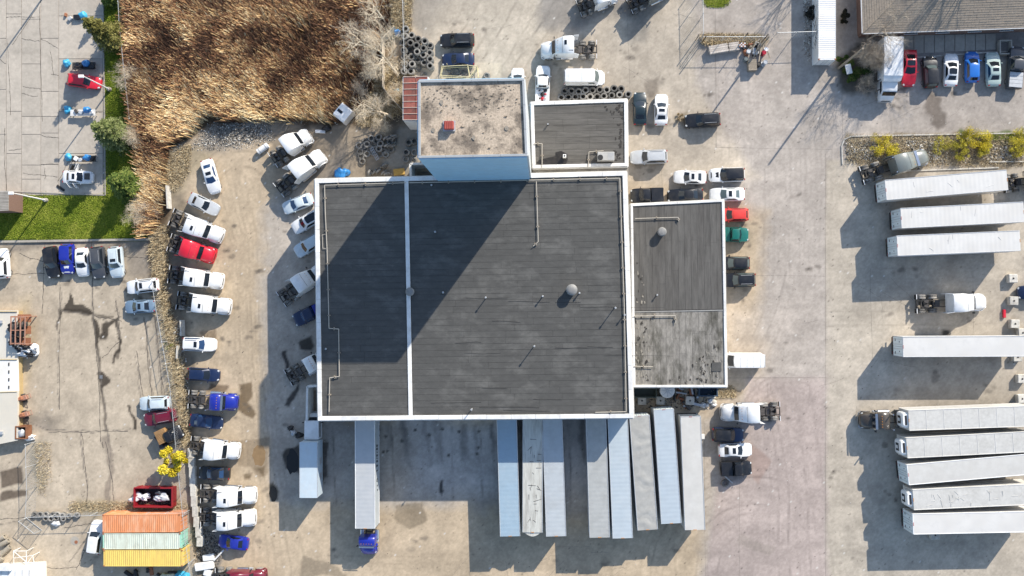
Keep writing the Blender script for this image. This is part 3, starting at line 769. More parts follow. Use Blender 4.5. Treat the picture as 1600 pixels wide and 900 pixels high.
# ------------------------------------------------------------------ vehicles: trailers
def trailer(col, tail, nose, label, group=None, door=None, reefer=False, seams=0, ribs=True, roofcol=None, skirt=False, rounded=False, opened=False, wd=2.6, ht=4.1, rail=None, name="box_trailer", cat="trailer", wrinkle=False, legs=True, creases=0, crease_mat=None):
    a, b = P(*tail, ht), P(*nose, ht)
    d = b - a; ln = math.hypot(d.x, d.y)
    t = thing(name, label, cat, ((a.x + b.x) / 2, (a.y + b.y) / 2, 0), math.atan2(d.y, d.x), group)
    h = ln / 2; z0 = 1.12
    hw = wd / 2
    def shell():
        m = MB()
        for s in (-1, 1): m.box((0, s * (hw - .03), (z0 + ht) / 2 - .02), (ln, .06, ht - z0 - .04))
        m.box((h - .03, 0, (z0 + ht) / 2 - .02), (.06, wd - .13, ht - z0 - .04))
        m.box((0, 0, z0 + .06), (ln - .1, wd - .13, .12))
        return m
    put("side_walls", shell().mesh("trailer_walls", 0), col, t)
    def roof_mb():
        nx = max(60, int(ln * 7)); sd = random.random() * 99
        def f(u, v):
            x = -h + ln * u + (.0 if not opened or u > 0 else .0)
            z = .012 * (1 - (2 * v - 1) ** 2)
            if ribs: z += .010 * (1 if int(u * nx) % 4 == 0 else 0)
            if wrinkle: z += .05 * (math.sin(x * 4.1 + sd + 2.0 * math.sin(v * 5 + x)) * math.sin(v * PI)) * (.6 + .4 * math.sin(x * 1.3))
            return (x, (v - .5) * (wd - .02), ht + z)
        m = MB().grid(f, nx, 6)
        m.box((0, 0, ht - .03), (ln - .02, wd - .14, .03))
        return m
    put("roof", roof_mb().mesh("trailer_roof", 20, False), roofcol or col, t)
    for s in (-1, 1):
        put("top_rail", MB().cbox((0, 0, 0), (ln + .01, .09, .12), .02).mesh("top_rail", 0), rail or STEEL, t, (0, s * (hw - .01), ht - .02))
        put("bottom_rail", MB().box((0, 0, 0), (ln, .05, .22)).mesh("bottom_rail", 0), rail or STEEL, t, (0, s * (hw + .005), z0 + .06))
    for k in range(seams):
        put("roof_seam", cached("roof_seam", lambda: MB().cbox((0, 0, 0), (.07, wd - .12, .05), .02)), rail or STEEL, t, (-h + ln * (k + 1) / (seams + 1), 0, ht + .01))
    dm = door or DOORW
    for s in (-1, 1):
        if opened:
            o = put("rear_door", cached("trailer_door", lambda: MB().cbox((0, .62, 0), (.06, 1.24, 2.86), .02)), dm, t, (-h, s * 1.27, z0 + 1.46), (0, 0, (PI if s > 0 else 0) + s * (.72 if s > 0 else 1.45)))
        else:
            o = put("rear_door", cached("trailer_door", lambda: MB().cbox((0, .62, 0), (.06, 1.22, 2.86), .02)), dm, t, (-h - .03, s * .005 if s > 0 else -1.25, z0 + 1.46))
        for k in (.3, .95):
            put("lock_bar", cached("lock_bar", lambda: MB().tube((0, 0, -1.38), (0, 0, 1.38), .025, n=6)), STEEL, o, (-.06, k, 0))
        put("hinge", cached("door_hinge", lambda: MB().box((0, 0, 0), (.05, .16, .08))), PLASTIC, o, (-.05, .62, .6))
        put("decal", cached("door_decal", lambda: MB().box((0, 0, 0), (.012, .34, .22))), mat("decal_dark", (.05, .06, .07), .6), o, (-.037, .62 + .22 * s, -.75))
        put("rear_post", cached("rear_post", lambda: MB().cbox((0, 0, 0), (.10, .07, 3.0), .015)), rail or STEEL, t, (-h - .01, s * (hw - .01), z0 + 1.48))
        put("tail_lamp", cached("trailer_lamp", lambda: MB().cbox((0, 0, 0), (.05, .4, .12), .02)), TAIL, t, (-h - .05, s * .9, z0 - .06))
        if legs:
            put("landing_leg", cached("landing_leg", lambda: MB().box((0, 0, .62), (.14, .14, 1.0)).box((0, 0, .06), (.34, .34, .06))), FRAME, t, (h - 2.6, s * .75, 0))
        put("mud_flap", cached("mud_flap", lambda: MB().box((0, 0, 0), (.03, .62, .7))), PLASTIC, t, (-h + .75, s * .93, .62))
        for x in (1.55, 2.85):
            for q, y in enumerate((.80, 1.11)):
                o2 = put("wheel", cached("wheel|truck", lambda: wheel_mb(.50, .27)), TYREDUST, t, (-h + x, s * y, .50))
                if q: put("rim", cached("rim|truck", lambda: rim_mb(.50, .27)), RIM, o2)
        if skirt:
            put("side_skirt", cached("side_skirt", lambda: MB().box((0, 0, 0), (6.5, .04, .8))), col, t, (.6, s * (hw - .05), .70))
    put("door_header", cached("door_header", lambda: MB().cbox((0, 0, 0), (.10, wd, .12), .02)), rail or STEEL, t, (-h - .01, 0, ht - .035))
    put("rear_sill", cached("rear_sill", lambda: MB().cbox((0, 0, 0), (.12, wd, .2), .02)), FRAME, t, (-h - .01, 0, z0 - .07))
    put("underride_guard", cached("underride", lambda: MB().box((0, 0, .55), (.1, 2.3, .1)).box((0, -.6, .8), (.08, .08, .5)).box((0, .6, .8), (.08, .08, .5))), FRAME, t, (-h + .02, 0, 0))
    put("axle_frame", cached("axle_frame", lambda: MB().box((2.2, -.5, .85), (3.6, .1, .3)).box((2.2, .5, .85), (3.6, .1, .3)).tube((1.55, -1, .5), (1.55, 1, .5), .08).tube((2.85, -1, .5), (2.85, 1, .5), .08)), FRAME, t, (-h, 0, 0))
    for x in (-h + .02, h - .02):
        for k in range(3):
            put("marker_lamp", cached("marker_lamp", lambda: MB().cbox((0, 0, 0), (.12, .09, .05), .02)), TAIL if x < 0 else MATS.get("amber_lens", TAIL), t, (x, -.15 + .15 * k, ht + .02))
    if creases:
        rc = random.Random(int(ln * 100)); cm = MB()
        for k in range(creases):
            x = -h + ln * rc.uniform(.08, .9); y = rc.uniform(-.9, .9) * .8; an = rc.choice((0.1, 1.4, 1.7, .8, -.8, 0)) + rc.uniform(-.2, .2); L = rc.uniform(.3, 1.1)
            e = (x + L * math.cos(an), max(-1.15, min(1.15, y + L * math.sin(an))))
            cm.tube((x, y, ht + .015), (e[0], e[1], ht + .018), .035, .02, n=5)
        put("roof_crease", cm.mesh("creases", 60), crease_mat or roofcol or col, t)
    if rounded:
        put("nose_fairing", MB().loft([[(h + .55 * math.sin(q), y, z0 + .6 + (ht - z0 - .7) * u) for q, y in [(PI * k / 10, -1.15 + 2.3 * k / 10) for k in range(11)]] for u in (0, .5, .9, 1)], cap=True, closed=True).mesh("nose_fairing"), col, t)
    if reefer:
        u = put("cooling_unit", cached("reefer_unit", lambda: MB().loft([[(0, -w_, z_) for w_, z_ in ()] or [(x, y * k, z) for y, z in ((-.98, -.95), (-1.02, 0), (-.98, .8), (-.7, 1.0), (.7, 1.0), (.98, .8), (1.02, 0), (.98, -.95))] for x, k in ((0, 1), (.42, .98), (.58, .88), (.66, .7))])), WHITE, t, (h + .01, 0, z0 + 1.85))
        put("fan_grille", cached("fan_grille", lambda: MB().cbox((.62, 0, -.2), (.14, 1.05, .95), .04)), PLASTIC, u)
        put("side_grille", cached("side_grille", lambda: MB().cbox((.30, 0, .985), (.30, 1.3, .06), .02)), PLASTIC, u)
        put("service_panel", cached("service_panel", lambda: MB().cbox((.70, 0, -.25), (.05, .42, .5), .02)), WHITE, u)
    return t

# ------------------------------------------------------------------ box trucks
def box_truck(box_col, cab_col, tail, boxfront, nose, label, wd=2.4, ht=3.4, overcab=False, hooded=False):
    a, b, c = P(*tail, ht), P(*boxfront, ht), P(*nose, 1.2)
    d = b - a; ln = math.hypot(d.x, d.y); ux = Vector((d.x, d.y, 0)).normalized()
    full = (Vector((c.x, c.y, 0)) - Vector((a.x, a.y, 0))).dot(ux)
    full = max(full, ln + 1.7)
    t = thing("box_truck", label, "truck", (a.x, a.y, 0), math.atan2(d.y, d.x))
    z0 = 1.0; cl = full - ln
    put("cargo_box", MB().cbox((ln / 2, 0, (z0 + ht) / 2), (ln, wd, ht - z0), .05).mesh("cargo_box", 0), box_col, t)
    put("box_roof", MB().grid(lambda u, v: (ln * u, (v - .5) * (wd - .12), ht + .004 + .012 * (1 - (2 * v - 1) ** 2)), 40, 4).mesh("box_roof", 20, False), box_col, t)
    if overcab:
        put("cab_overhang", MB().loft([[(ln - .02, y, z) for y, z in ((-wd / 2, 2.25), (wd / 2, 2.25), (wd / 2, ht - .03), (-wd / 2, ht - .03))], [(ln + .6, y * .92, z) for y, z in ((-wd / 2, 2.4), (wd / 2, 2.4), (wd / 2, ht - .35), (-wd / 2, ht - .35))]]).mesh("cab_overhang", 30), box_col, t)
        put("roof_vent", cached("vent_ring", lambda: MB().tube((0, 0, 0), (0, 0, .08), .32, .28, n=14)), STEEL, t, (ln - 1.2, -.5, ht))
    for s in (-1, 1):
        put("corner_rail", MB().cbox((0, 0, 0), (ln, .08, .08), .02).mesh("corner_rail", 0), STEEL, t, (ln / 2, s * (wd / 2), ht - .02))
        put("rear_door", cached("truck_rear_door", lambda: MB().cbox((0, 0, 0), (.05, 1.08, 2.1), .02)), DOORW, t, (-.03, s * .55, 2.1))
        for k in (0, 1):
            put("side_panel", cached("side_panel_seam", lambda: MB().cbox((0, 0, 0), (.9, .02, 1.1), .006)), STEEL, t, (ln * (.35 + .28 * k), s * (wd / 2 + .01), 2.1))
        for y in (.72, 1.0):
            put("wheel", cached("wheel|van_dual", lambda: wheel_mb(.42, .24)), TYREDUST, t, (1.9, s * y, .42))
        o = put("wheel", cached("wheel|van_dual", lambda: wheel_mb(.42, .24)), TYREDUST, t, (full - 1.1 if not hooded else full - .9, s * .95, .42))
        put("rim", cached("rim|van_dual", lambda: rim_mb(.42, .24)), RIM, o)
        put("mirror", cached("tractor_mirror", lambda: MB().cbox((0, 0, 0), (.12, .20, .55), .04)), PLASTIC, t, (full - 1.25, s * 1.28, 1.75))
        put("headlight", cached("headlight|bt", lambda: MB().cbox((0, 0, 0), (.12, .34, .2), .04)), LAMP, t, (full - .06, s * .75, .85))
    put("frame", MB().box((full / 2 - .1, -.42, .78), (full - .4, .1, .24)).box((full / 2 - .1, .42, .78), (full - .4, .1, .24)).box((1.9, 0, .42), (.12, 1.9, .12)).mesh("bt_frame", 0), FRAME, t)
    x0, x1 = ln + .12, full
    hx = x1 - (1.0 if hooded else .62)
    def cabm():
        R = []
        for x, wv, zt in ((x0, 1.0, 2.32), (x0 + .15, 1.04, 2.40), (hx - .45, 1.02, 2.38), (hx - .32, 1.0, 2.30), (hx + .08, .98, 1.62), (x1 - .25, .95, 1.38), (x1 - .05, .88, 1.22), (x1, .8, 1.05)):
            hl = [(wv * .97, .5), (wv, .9), (wv, max(1.0, zt - .3)), (wv * .92, zt - .06), (0, zt)]
            R.append([(x, y, z) for y, z in hl] + [(x, -y, z) for y, z in hl[-2::-1]])
        return MB().loft(R)
    put("cab", cabm().mesh("bt_cab", 38), cab_col, t)
    put("windscreen", MB().grid(lambda u, v: (hx - .29 + .36 * (1 - v) + .03, (u - .5) * 1.72, 1.64 + .6 * v + .04), 6, 1).mesh("bt_ws"), GLASS, t)
    for s in (-1, 1):
        put("side_window", MB().add([(x0 + .3, s * 1.045, 1.55), (hx - .05, s * 1.03, 1.5), (hx - .4, s * 1.03, 2.1), (x0 + .3, s * 1.045, 2.12)], [(0, 1, 2, 3)]).mesh("bt_side"), GLASS, t)
    put("grille", MB().box((x1 + .005, 0, .85), (.04, 1.1, .3)).mesh("bt_grille", 0), PLASTIC, t)
    put("bumper", MB().cbox((x1 + .02, 0, .5), (.16, 2.0, .2), .05).mesh("bt_bumper", 0), STEEL, t)
    return t

# ------------------------------------------------------------------ buildings
MEMB = mat("roof_membrane", (0.076, 0.074, 0.069), 0.9, var=0.14, scale=1.1, dirt=(0.15, 0.145, 0.134), dirt_amt=0.55, dscale=0.40, dlo=.5, dhi=.68, rnd=0.04, bump=0.15, bscale=30, stretch=(.75, 1.3, 1))
MEMB2 = mat("annex_membrane", (0.105, 0.099, 0.090), 0.9, var=0.26, scale=0.9, dirt=(0.045, 0.04, 0.036), dirt_amt=0.55, dscale=0.3, rnd=0.055, bump=0.15, bscale=30, stretch=(3.2, .4, 1))
MEMB3 = mat("mossy_membrane", (0.235, 0.218, 0.192), 0.9, var=0.34, scale=1.6, dirt=(0.075, 0.07, 0.055), dirt_amt=0.9, dscale=0.45, dlo=.46, dhi=.64, rnd=0.16, bump=0.2, bscale=30, stretch=(1.6, .6, 1))
MEMB4 = mat("office_membrane", (0.112, 0.104, 0.093), 0.9, var=0.25, scale=0.9, dirt=(0.04, 0.036, 0.03), dirt_amt=0.6, dscale=0.3, rnd=0.05, bump=0.15, bscale=30, stretch=(.4, 3.2, 1))
DECK = mat("roof_deck", (0.045, 0.044, 0.042), 0.9)
WALLG = mat("wall_block_grey", (0.56, 0.54, 0.50), 0.85, var=0.1, scale=1.5, dirt=(0.2, 0.18, 0.15), dirt_amt=0.4)
WALLW = mat("wall_white", (0.72, 0.70, 0.66), 0.8, var=0.08, scale=1.2, dirt=(0.4, 0.37, 0.32), dirt_amt=0.4)
CLAD = mat("blue_cladding", (0.33, 0.57, 0.77), 0.45, var=0.08, scale=1.0, dirt=(0.40, 0.57, 0.70), dirt_amt=0.4)
GRAVEL = mat("roof_gravel", (0.475, 0.385, 0.29), 0.95, var=0.34, scale=5, dirt=(0.15, 0.122, 0.095), dirt_amt=0.9, dscale=.42, dlo=.47, dhi=.62, bump=0.6, bscale=16)
PIPE = mat("pipe_cream", (0.42, 0.38, 0.32), 0.55, var=0.1, scale=3)
DARKSTAIN = mat("damp_felt", (0.030, 0.025, 0.020), 0.7, var=0.3, scale=3)
LICHEN = mat("lichen_crust", (0.27, 0.245, 0.205), 0.95, var=0.35, scale=6)

def wall_between(t, m, a, b, z0, z1, th=.25, name="wall", inset=0.0):
    a, b = Vector((a[0], a[1], 0)), Vector((b[0], b[1], 0))
    d = b - a; ang = math.atan2(d.y, d.x); c = (a + b) / 2
    return ubox(name, m, t, (c.x, c.y, (z0 + z1) / 2), (d.length, th, z1 - z0), ang)

def coping(t, pts, z, wd=.45, hgt=.16, m=None, out=0.0, name="coping", sides=None):
    n = len(pts); cx = sum(p[0] for p in pts) / n; cy = sum(p[1] for p in pts) / n
    for k in range(n):
        if sides is not None and k not in sides: continue
        a, b = Vector((pts[k][0], pts[k][1], 0)), Vector((pts[(k + 1) % n][0], pts[(k + 1) % n][1], 0))
        d = (b - a); ang = math.atan2(d.y, d.x); nrm = Vector((-d.y, d.x, 0)).normalized()
        if nrm.dot(Vector((cx, cy, 0)) - a) < 0: nrm = -nrm
        c = (a + b) / 2 + nrm * (wd / 2 - out)
        ln = d.length + 2 * out - (2 * wd if k % 2 else 0) - .004
        ns = max(1, round(ln / 3.05)); dd = d.normalized()
        for i in range(ns):     # lengths of folded metal, joints left open
            me = CACHE.setdefault("coping%.3f_%.2f_%.2f" % (ln / ns, wd, hgt), None) or MB().cbox((0, 0, 0), (ln / ns - .018, wd, hgt), .025).mesh("coping", 0)
            CACHE["coping%.3f_%.2f_%.2f" % (ln / ns, wd, hgt)] = me
            cc = c + dd * (ln * ((i + .5) / ns - .5)) + nrm * random.uniform(-.012, .012)
            put(name, me, m or COPING, t, (cc.x, cc.y, z + hgt / 2 + .02 + random.uniform(-.004, .004)), (0, 0, ang + random.uniform(-.002, .002)))

def quad_bilerp(q, u, v):
    """q = NW, NE, SE, SW corner points"""
    return (q[0] * (1 - u) + q[1] * u) * (1 - v) + (q[3] * (1 - u) + q[2] * u) * v

def strips(t, q, z, rows, m, u0=0., u1=1., lens=(2,), along='u', seed=1, gap=.026, name="roofing_strip", matfn=None):
    """lapped felt strips, each a piece of its own, a little uneven"""
    r = random.Random(seed)
    for k in range(rows):
        n = r.choice(lens)
        cuts = [0] + sorted((i + r.uniform(-.3, .3)) / n for i in range(1, n)) + [1]
        for i in range(n):
            v0, v1 = k / rows, (k + 1) / rows
            a0, a1 = u0 + (u1 - u0) * cuts[i], u0 + (u1 - u0) * cuts[i + 1]
            if along == 'u':
                A, B = quad_bilerp(q, a0, (v0 + v1) / 2), quad_bilerp(q, a1, (v0 + v1) / 2)
                wv = (quad_bilerp(q, .5, v1) - quad_bilerp(q, .5, v0)).length
            else:
                A, B = quad_bilerp(q, u0 + (u1 - u0) * (v0 + v1) / 2, cuts[i]), quad_bilerp(q, u0 + (u1 - u0) * (v0 + v1) / 2, cuts[i + 1])
                wv = (quad_bilerp(q, u0 + (u1 - u0) * v1, .5) - quad_bilerp(q, u0 + (u1 - u0) * v0, .5)).length
            d = B - A; c = (A + B) / 2
            th = .030 + r.uniform(-.005, .007)
            o = ubox(name, matfn(c, r) if matfn else m, t, (c.x, c.y, z + th / 2), (d.length - gap * .7, wv - gap * r.uniform(.5, 1.2), th), math.atan2(d.y, d.x))
            o.rotation_euler.x = r.uniform(-.003, .003)

def pipe_run(t, pts, z, r=.06, m=None, up=.28, blocks=True, name="gas_pipe"):
    mb = MB(); w3 = [Vector((P(x, y, z).x, P(x, y, z).y, z + up)) for x, y in pts]
    for a, b in zip(w3[:-1], w3[1:]): mb.tube(a, b, r, n=8)
    o = put(name, mb.mesh("pipe"), m or PIPE, t)
    if blocks:
        for a, b in zip(w3[:-1], w3[1:]):
            n = max(1, int((b - a).length / 3.2))
            for k in range(n):
                c = a.lerp(b, (k + .5) / n); ang = math.atan2((b - a).y, (b - a).x)
                ubox("pipe_block", WOOD, o, (c.x, c.y, z + up / 2 + .03), (.16, .38, up - .08), ang)
                ubox("pipe_clamp", GREASE, o, (c.x, c.y, z + up + .01), (.07, 2.4 * r, 2.4 * r), ang)
    return o

def vent(t, px, py, z, hgt=.9, r=.09, cap=.16, m=None, name="vent_pipe"):
    p = P(px, py, z)
    o = put(name, MB().tube((p.x, p.y, z), (p.x, p.y, z + hgt), r, n=10).mesh("vent"), m or STEEL, t)
    put("cap", MB().tube((p.x, p.y, z + hgt), (p.x, p.y, z + hgt + .14), cap, cap * .7, n=10).mesh("vent_cap"), m or STEEL, o)
    put("flashing", MB().tube((p.x, p.y, z + .02), (p.x, p.y, z + .12), r * 2.6, r * 1.2, n=10).mesh("vent_base"), DECK, o)
    return o

def drum_vent(t, px, py, z, r=.65, hgt=.8, m=None):
    p = P(px, py, z)
    o = put("turbine_vent", MB().tube((p.x, p.y, z), (p.x, p.y, z + hgt), r * .82, n=18).mesh("drum"), m or STEEL, t)
    put("cap", MB().loft([[(p.x + r * k * math.cos(2 * PI * i / 18), p.y + r * k * math.sin(2 * PI * i / 18), z + hgt + dz) for i in range(18)] for k, dz in ((1, -.15), (1.02, .02), (.8, .16), (.3, .22))]).mesh("drum_cap"), m or mat("zinc_grey", (.23, .225, .215), .6, .1, var=.15, scale=3), o)
    for q in range(8):
        a = q * PI / 4
        ubox("fin", STEEL, o, (p.x + r * .84 * math.cos(a), p.y + r * .84 * math.sin(a), z + hgt * .45), (.05, .05, hgt * .7), a)
    return o

def blob(px, py, rx, ry, z, n=18, seed=0, jit=.35):
    r = random.Random(seed)
    out = []
    for i in range(n):
        a = 2 * PI * i / n; k = 1 + r.uniform(-jit, jit)
        p = P(px + rx * k * math.cos(a), py + ry * k * math.sin(a), z)
        out.append((p.x, p.y))
    return out
def sheet(name, pts, z, m, parent=None, kind=None, th=.004):
    return put(name, MB().prism(pts, z, z + th).mesh(name, 0), m, parent, kind=kind)

# ---- workshop with the warehouse bay
ZM = 8.3
q = [P(492, 280, ZM), P(979, 268, ZM), P(990, 653, ZM), P(497, 657, ZM)]
Q = [Vector((p.x, p.y, 0)) for p in q]
ws = thing("workshop_building", "large flat grey felt roofed workshop with warehouse bay and gas pipes", "building", (0, 0, 0))
for a, b in ((0, 1), (1, 2), (2, 3), (3, 0)): wall_between(ws, WALLG, Q[a], Q[b], 0, ZM - .01 * (a % 2))
put("roof_deck", MB().prism([(p.x, p.y) for p in Q], ZM - .25, ZM - .012).mesh("deck", 0), DECK, ws)
u_a, u_b = .291, .303
strips(ws, Q, ZM, 39, MEMB, .006, u_a - .002, (1, 2, 2), seed=3)
strips(ws, Q, ZM, 39, MEMB, u_b + .002, .994, (3, 4, 4, 5), seed=9)
coping(ws, [(p.x, p.y) for p in Q], ZM, .55, .18)
A, B = quad_bilerp(Q, (u_a + u_b) / 2, .013), quad_bilerp(Q, (u_a + u_b) / 2, .987)
dv = B - A
put("party_coping", MB().cbox((0, 0, 0), (dv.length, .52, .15), .025).mesh("party_coping", 0), COPING, ws, ((A.x + B.x) / 2, (A.y + B.y) / 2, ZM + .09), (0, 0, math.atan2(dv.y, dv.x)))
pipe_run(ws, [(640, 286), (968, 279), (975, 479), (978, 643), (930, 644)], ZM)
pipe_run(ws, [(838, 284), (841, 378), (833, 385)], ZM, .055)
pipe_run(ws, [(635, 286), (508, 290), (509, 330), (512, 392), (515, 513), (530, 514), (531, 588), (516, 590), (515, 643)], ZM, .055)
pipe_run(ws, [(510, 366), (504, 367), (505, 388), (510, 389)], ZM, .035, up=.2, blocks=False)
for px, py, hh in ((681, 363, .7), (675, 290, .5), (693, 457, .5), (760, 465, 1.2), (848, 463, .8), (905, 458, .6), (960, 481, 1.7), (835, 540, 1.7), (738, 638, 1.4), (510, 545, .3), (702, 281, .3), (975, 492, .8)):
    vent(ws, px, py, ZM, hh, .07 if hh < 1 else .06, .14)
drum_vent(ws, 893, 453, ZM, .70, 1.1)
drum_vent(ws, 642, 456, ZM, .55, .8)
r = random.Random(4)
for k in range(16):
    u, v = r.uniform(.33, .97), r.uniform(.45, .97)
    c = quad_bilerp(Q, u, v)
    ln = r.uniform(3, 9)
    mb = MB(); x = c.x; y = c.y
    for s in range(6):
        x2, y2 = x + ln / 6, y + r.uniform(-.05, .05)
        mb.tube((x, y, ZM + .045), (x2, y2, ZM + .045), .022, n=4); x, y = x2, y2
    put("lap_ridge", mb.mesh("ridge"), DECK, ws)
for k in range(7):    # loading doors along the south wall
    pass
for px in (700, 793, 833, 866, 931, 966, 575):
    p = P(px, 655, ZM)
    f = (px - 497) / 493
    b0 = Q[3] * (1 - f) + Q[2] * f
    o = ubox("dock_door", mat("dock_door_grey", (.35, .36, .36), .6, var=.1), ws, (b0.x, b0.y - .15, 1.12 + 1.35), (2.7, .08, 2.7))
    for k in range(6): ubox("door_slat", STEEL, o, (0, -.6, -.42 + k * .168), (1.0, .2, .012))
    ubox("dock_bumper", PLASTIC, ws, (b0.x, b0.y - .20, .9), (2.6, .18, .3))

# ---- annex with the parts room
ZA = 5.0
q = [P(985, 319, ZA), P(1131, 312, ZA), P(1136, 605, ZA), P(989, 605, ZA)]
QA = [Vector((p.x, p.y, 0)) for p in q]
an = thing("annex_building", "low flat roofed annex with mossy weathered felt and pale metal edging", "building")
for a, b in ((0, 1), (1, 2), (2, 3), (3, 0)): wall_between(an, WALLG, QA[a], QA[b], 0, ZA - .01 * (a % 2), .22)
put("roof_deck", MB().prism([(p.x, p.y) for p in QA], ZA - .25, ZA - .012).mesh("deck", 0), DECK, an)
def annexmat(c, r):
    py = 450 - c.y * 11.8
    return MEMB3 if (py > 485 and r.random() < .85) else MEMB2
cut = .588
QA1 = [QA[0], QA[1], QA[1].lerp(QA[2], cut - .004), QA[0].lerp(QA[3], cut - .004)]
QA2 = [QA[0].lerp(QA[3], cut + .004), QA[1].lerp(QA[2], cut + .004), QA[2], QA[3]]
strips(an, QA1, ZA, 14, MEMB2, .02, .985, (2, 2, 3), along='v', seed=5)
strips(an, QA2, ZA, 14, MEMB3, .02, .985, (2, 3, 3), along='v', seed=6)
dv = QA2[1] - QA2[0]; c = (QA2[1] + QA2[0]) / 2
ubox("expansion_joint", mat("joint_grey", (.30, .29, .27), .7, var=.2), an, (c.x, c.y + .05, ZA + .05), (dv.length - .6, .14, .09), math.atan2(dv.y, dv.x))
coping(an, [(p.x, p.y) for p in QA], ZA, .30, .16)
pipe_run(an, [(992, 342), (1059, 340), (1060, 346)], ZA, .055)
pipe_run(an, [(990, 494), (1055, 493), (1055, 505)], ZA, .055)
pipe_run(an, [(990, 572), (1020, 573)], ZA, .05)
drum_vent(an, 1033, 363, ZA, .58, .9)
vent(an, 1026, 461, ZA, .5, .07, .13)
r = random.Random(8)
for k in range(190):
    edge = r.random()
    if edge < .4: px, py = r.gauss(999, 8), r.uniform(490, 600)
    elif edge < .85: px, py = r.gauss(1108, 14), r.uniform(540, 600)
    elif edge < .93: px, py = r.uniform(995, 1125), r.gauss(594, 5)
    else: px, py = r.uniform(995, 1008), r.uniform(410, 480)
    if not (992 < px < 1128): continue
    sheet("moss_patch" if k % 2 else "lichen_patch", blob(px, py, r.uniform(.4, 1.6), r.uniform(.6, 3.2), ZA, 9, k, .6), ZA + .044 + .0002 * k, DARKSTAIN if k % 2 else LICHEN, an)
sheet("felt_patch", [(P(x, y, ZA).x, P(x, y, ZA).y) for x, y in ((1112, 566), (1127, 566), (1127, 580), (1112, 580))], ZA + .10, MEMB, an, th=.01)

# ---- offices
ZO = 4.0
q = [P(829, 160, ZO), P(980, 155, ZO), P(981, 260, ZO), P(832, 263, ZO)]
QO = [Vector((p.x, p.y, 0)) for p in q]
of = thing("office_building", "small flat roofed office block with rooftop air unit and stained felt", "building")
for a, b in ((0, 1), (1, 2), (2, 3), (3, 0)): wall_between(of, WALLW, QO[a], QO[b], 0, ZO - .01 * (a % 2), .22)
put("roof_deck", MB().prism([(p.x, p.y) for p in QO], ZO - .25, ZO - .012).mesh("deck", 0), DECK, of)
strips(of, QO, ZO, 11, MEMB4, .02, .98, (2, 3, 3), seed=12)
coping(of, [(p.x, p.y) for p in QO], ZO, .42, .16)
sheet("damp_stain", [(P(x, y, ZO).x, P(x, y, ZO).y) for x, y in ((842, 250), (858, 246), (868, 244), (868, 238), (877, 236), (886, 241), (887, 250), (884, 257), (860, 258), (843, 258), (839, 254))], ZO + .06, mat("damp_felt_soft", (.028, .024, .02), .35, var=.4, scale=2.5), of)
r = random.Random(2)
for k in range(46):
    px, py = (r.gauss(970, 3.5), r.uniform(160, 252)) if k < 30 else (r.uniform(945, 972), r.gauss(170, 4)) if k < 38 else (r.uniform(945, 970), r.gauss(238, 5))
    if px > 976: continue
    sheet("moss_patch", blob(px, py, r.uniform(.8, 2.4), r.uniform(.8, 3.2), ZO, 9, k + 50, .6), ZO + .05 + .0006 * k, DARKSTAIN, of)
p = P(946, 246, ZO)
ac = put("air_unit", MB().cbox((p.x, p.y, ZO + .55), (2.2, 1.15, .95), .05).mesh("air_unit", 0), mat("air_unit_grey", (.40, .39, .37), .55, var=.1), of)
p2 = P(938, 246, ZO + 1.03)
put("fan", MB().tube((p2.x, p2.y, ZO + 1.03), (p2.x, p2.y, ZO + 1.10), .36, n=16).mesh("fan"), PLASTIC, ac)
for k in range(6):
    ubox("louvre", STEEL, ac, (p.x + .3 + .13 * k, p.y, ZO + 1.032), (.04, .9, .02))
p = P(882, 245, ZO)
ex = ubox("exhaust_cowl", COPING, of, (p.x, p.y, ZO + .4), (.42, .42, .7))
ubox("flue", PLASTIC, ex, (0, 0, .52), (.45, .45, .08))
pipe_run(of, [(834, 225), (847, 225), (847, 262)], ZO, .05)
pipe_run(of, [(943, 236), (920, 238), (919, 262)], ZO, .05)
vent(of, 856, 195, ZO, .4, .06, .12)
# link roof between offices and workshop
p0, p1 = P(832, 258, 3.4), P(982, 256, 3.4); p2, p3 = P(982, 275, 3.4), P(832, 277, 3.4)
lk = thing("link_passage", "narrow low link roof squeezed between office block and workshop", "passage")
put("roof", MB().prism([(v.x, v.y) for v in (p0, p1, p2, p3)], 3.15, 3.4).mesh("link", 0), mat("link_felt", (.27, .245, .21), .9, var=.25, scale=1.5, dirt=(.06, .05, .04), dirt_amt=.6), lk)
ubox("wall", WALLG, lk, ((p1.x + p2.x) / 2 - .2, (p1.y + p2.y) / 2, 1.55), (.2, abs(p1.y - p2.y) - .4, 3.1))

# ---- tower
ZT = 24.3
q = [P(655, 127, ZT), P(818, 124, ZT), P(823, 243, ZT), P(655, 246, ZT)]
QT = [Vector((p.x, p.y, 0)) for p in q]
tw = thing("tower_building", "tall tower with pale gravel roof and blue ribbed cladding", "building")
def ribbed_wall(t, m, a, b, z0, z1, pitch=.32, dep=.06, name="cladding_wall"):
    a, b = Vector((a.x, a.y, 0)), Vector((b.x, b.y, 0)); d = b - a; L = d.length; d.normalize(); nrm = Vector((d.y, -d.x, 0))
    n = int(L / pitch); mb = MB(); pr = []
    for k in range(n):
        s = L * k / n; w_ = L / n
        for f, o in ((0, 0), (.35, 0), (.5, dep), (.85, dep)): pr.append((s + w_ * f, o))
    pr.append((L, 0))
    rows = [[a + d * s + nrm * o + Vector((0, 0, z)) for s, o in pr] for z in (z0, z1)]
    back = [[a + d * s - nrm * .2 + Vector((0, 0, z)) for s in (L, 0)] for z in (z0, z1)]
    mb.loft([rows[0] + back[0], rows[1] + back[1]])
    return put(name, mb.mesh("clad", 0), m, t)
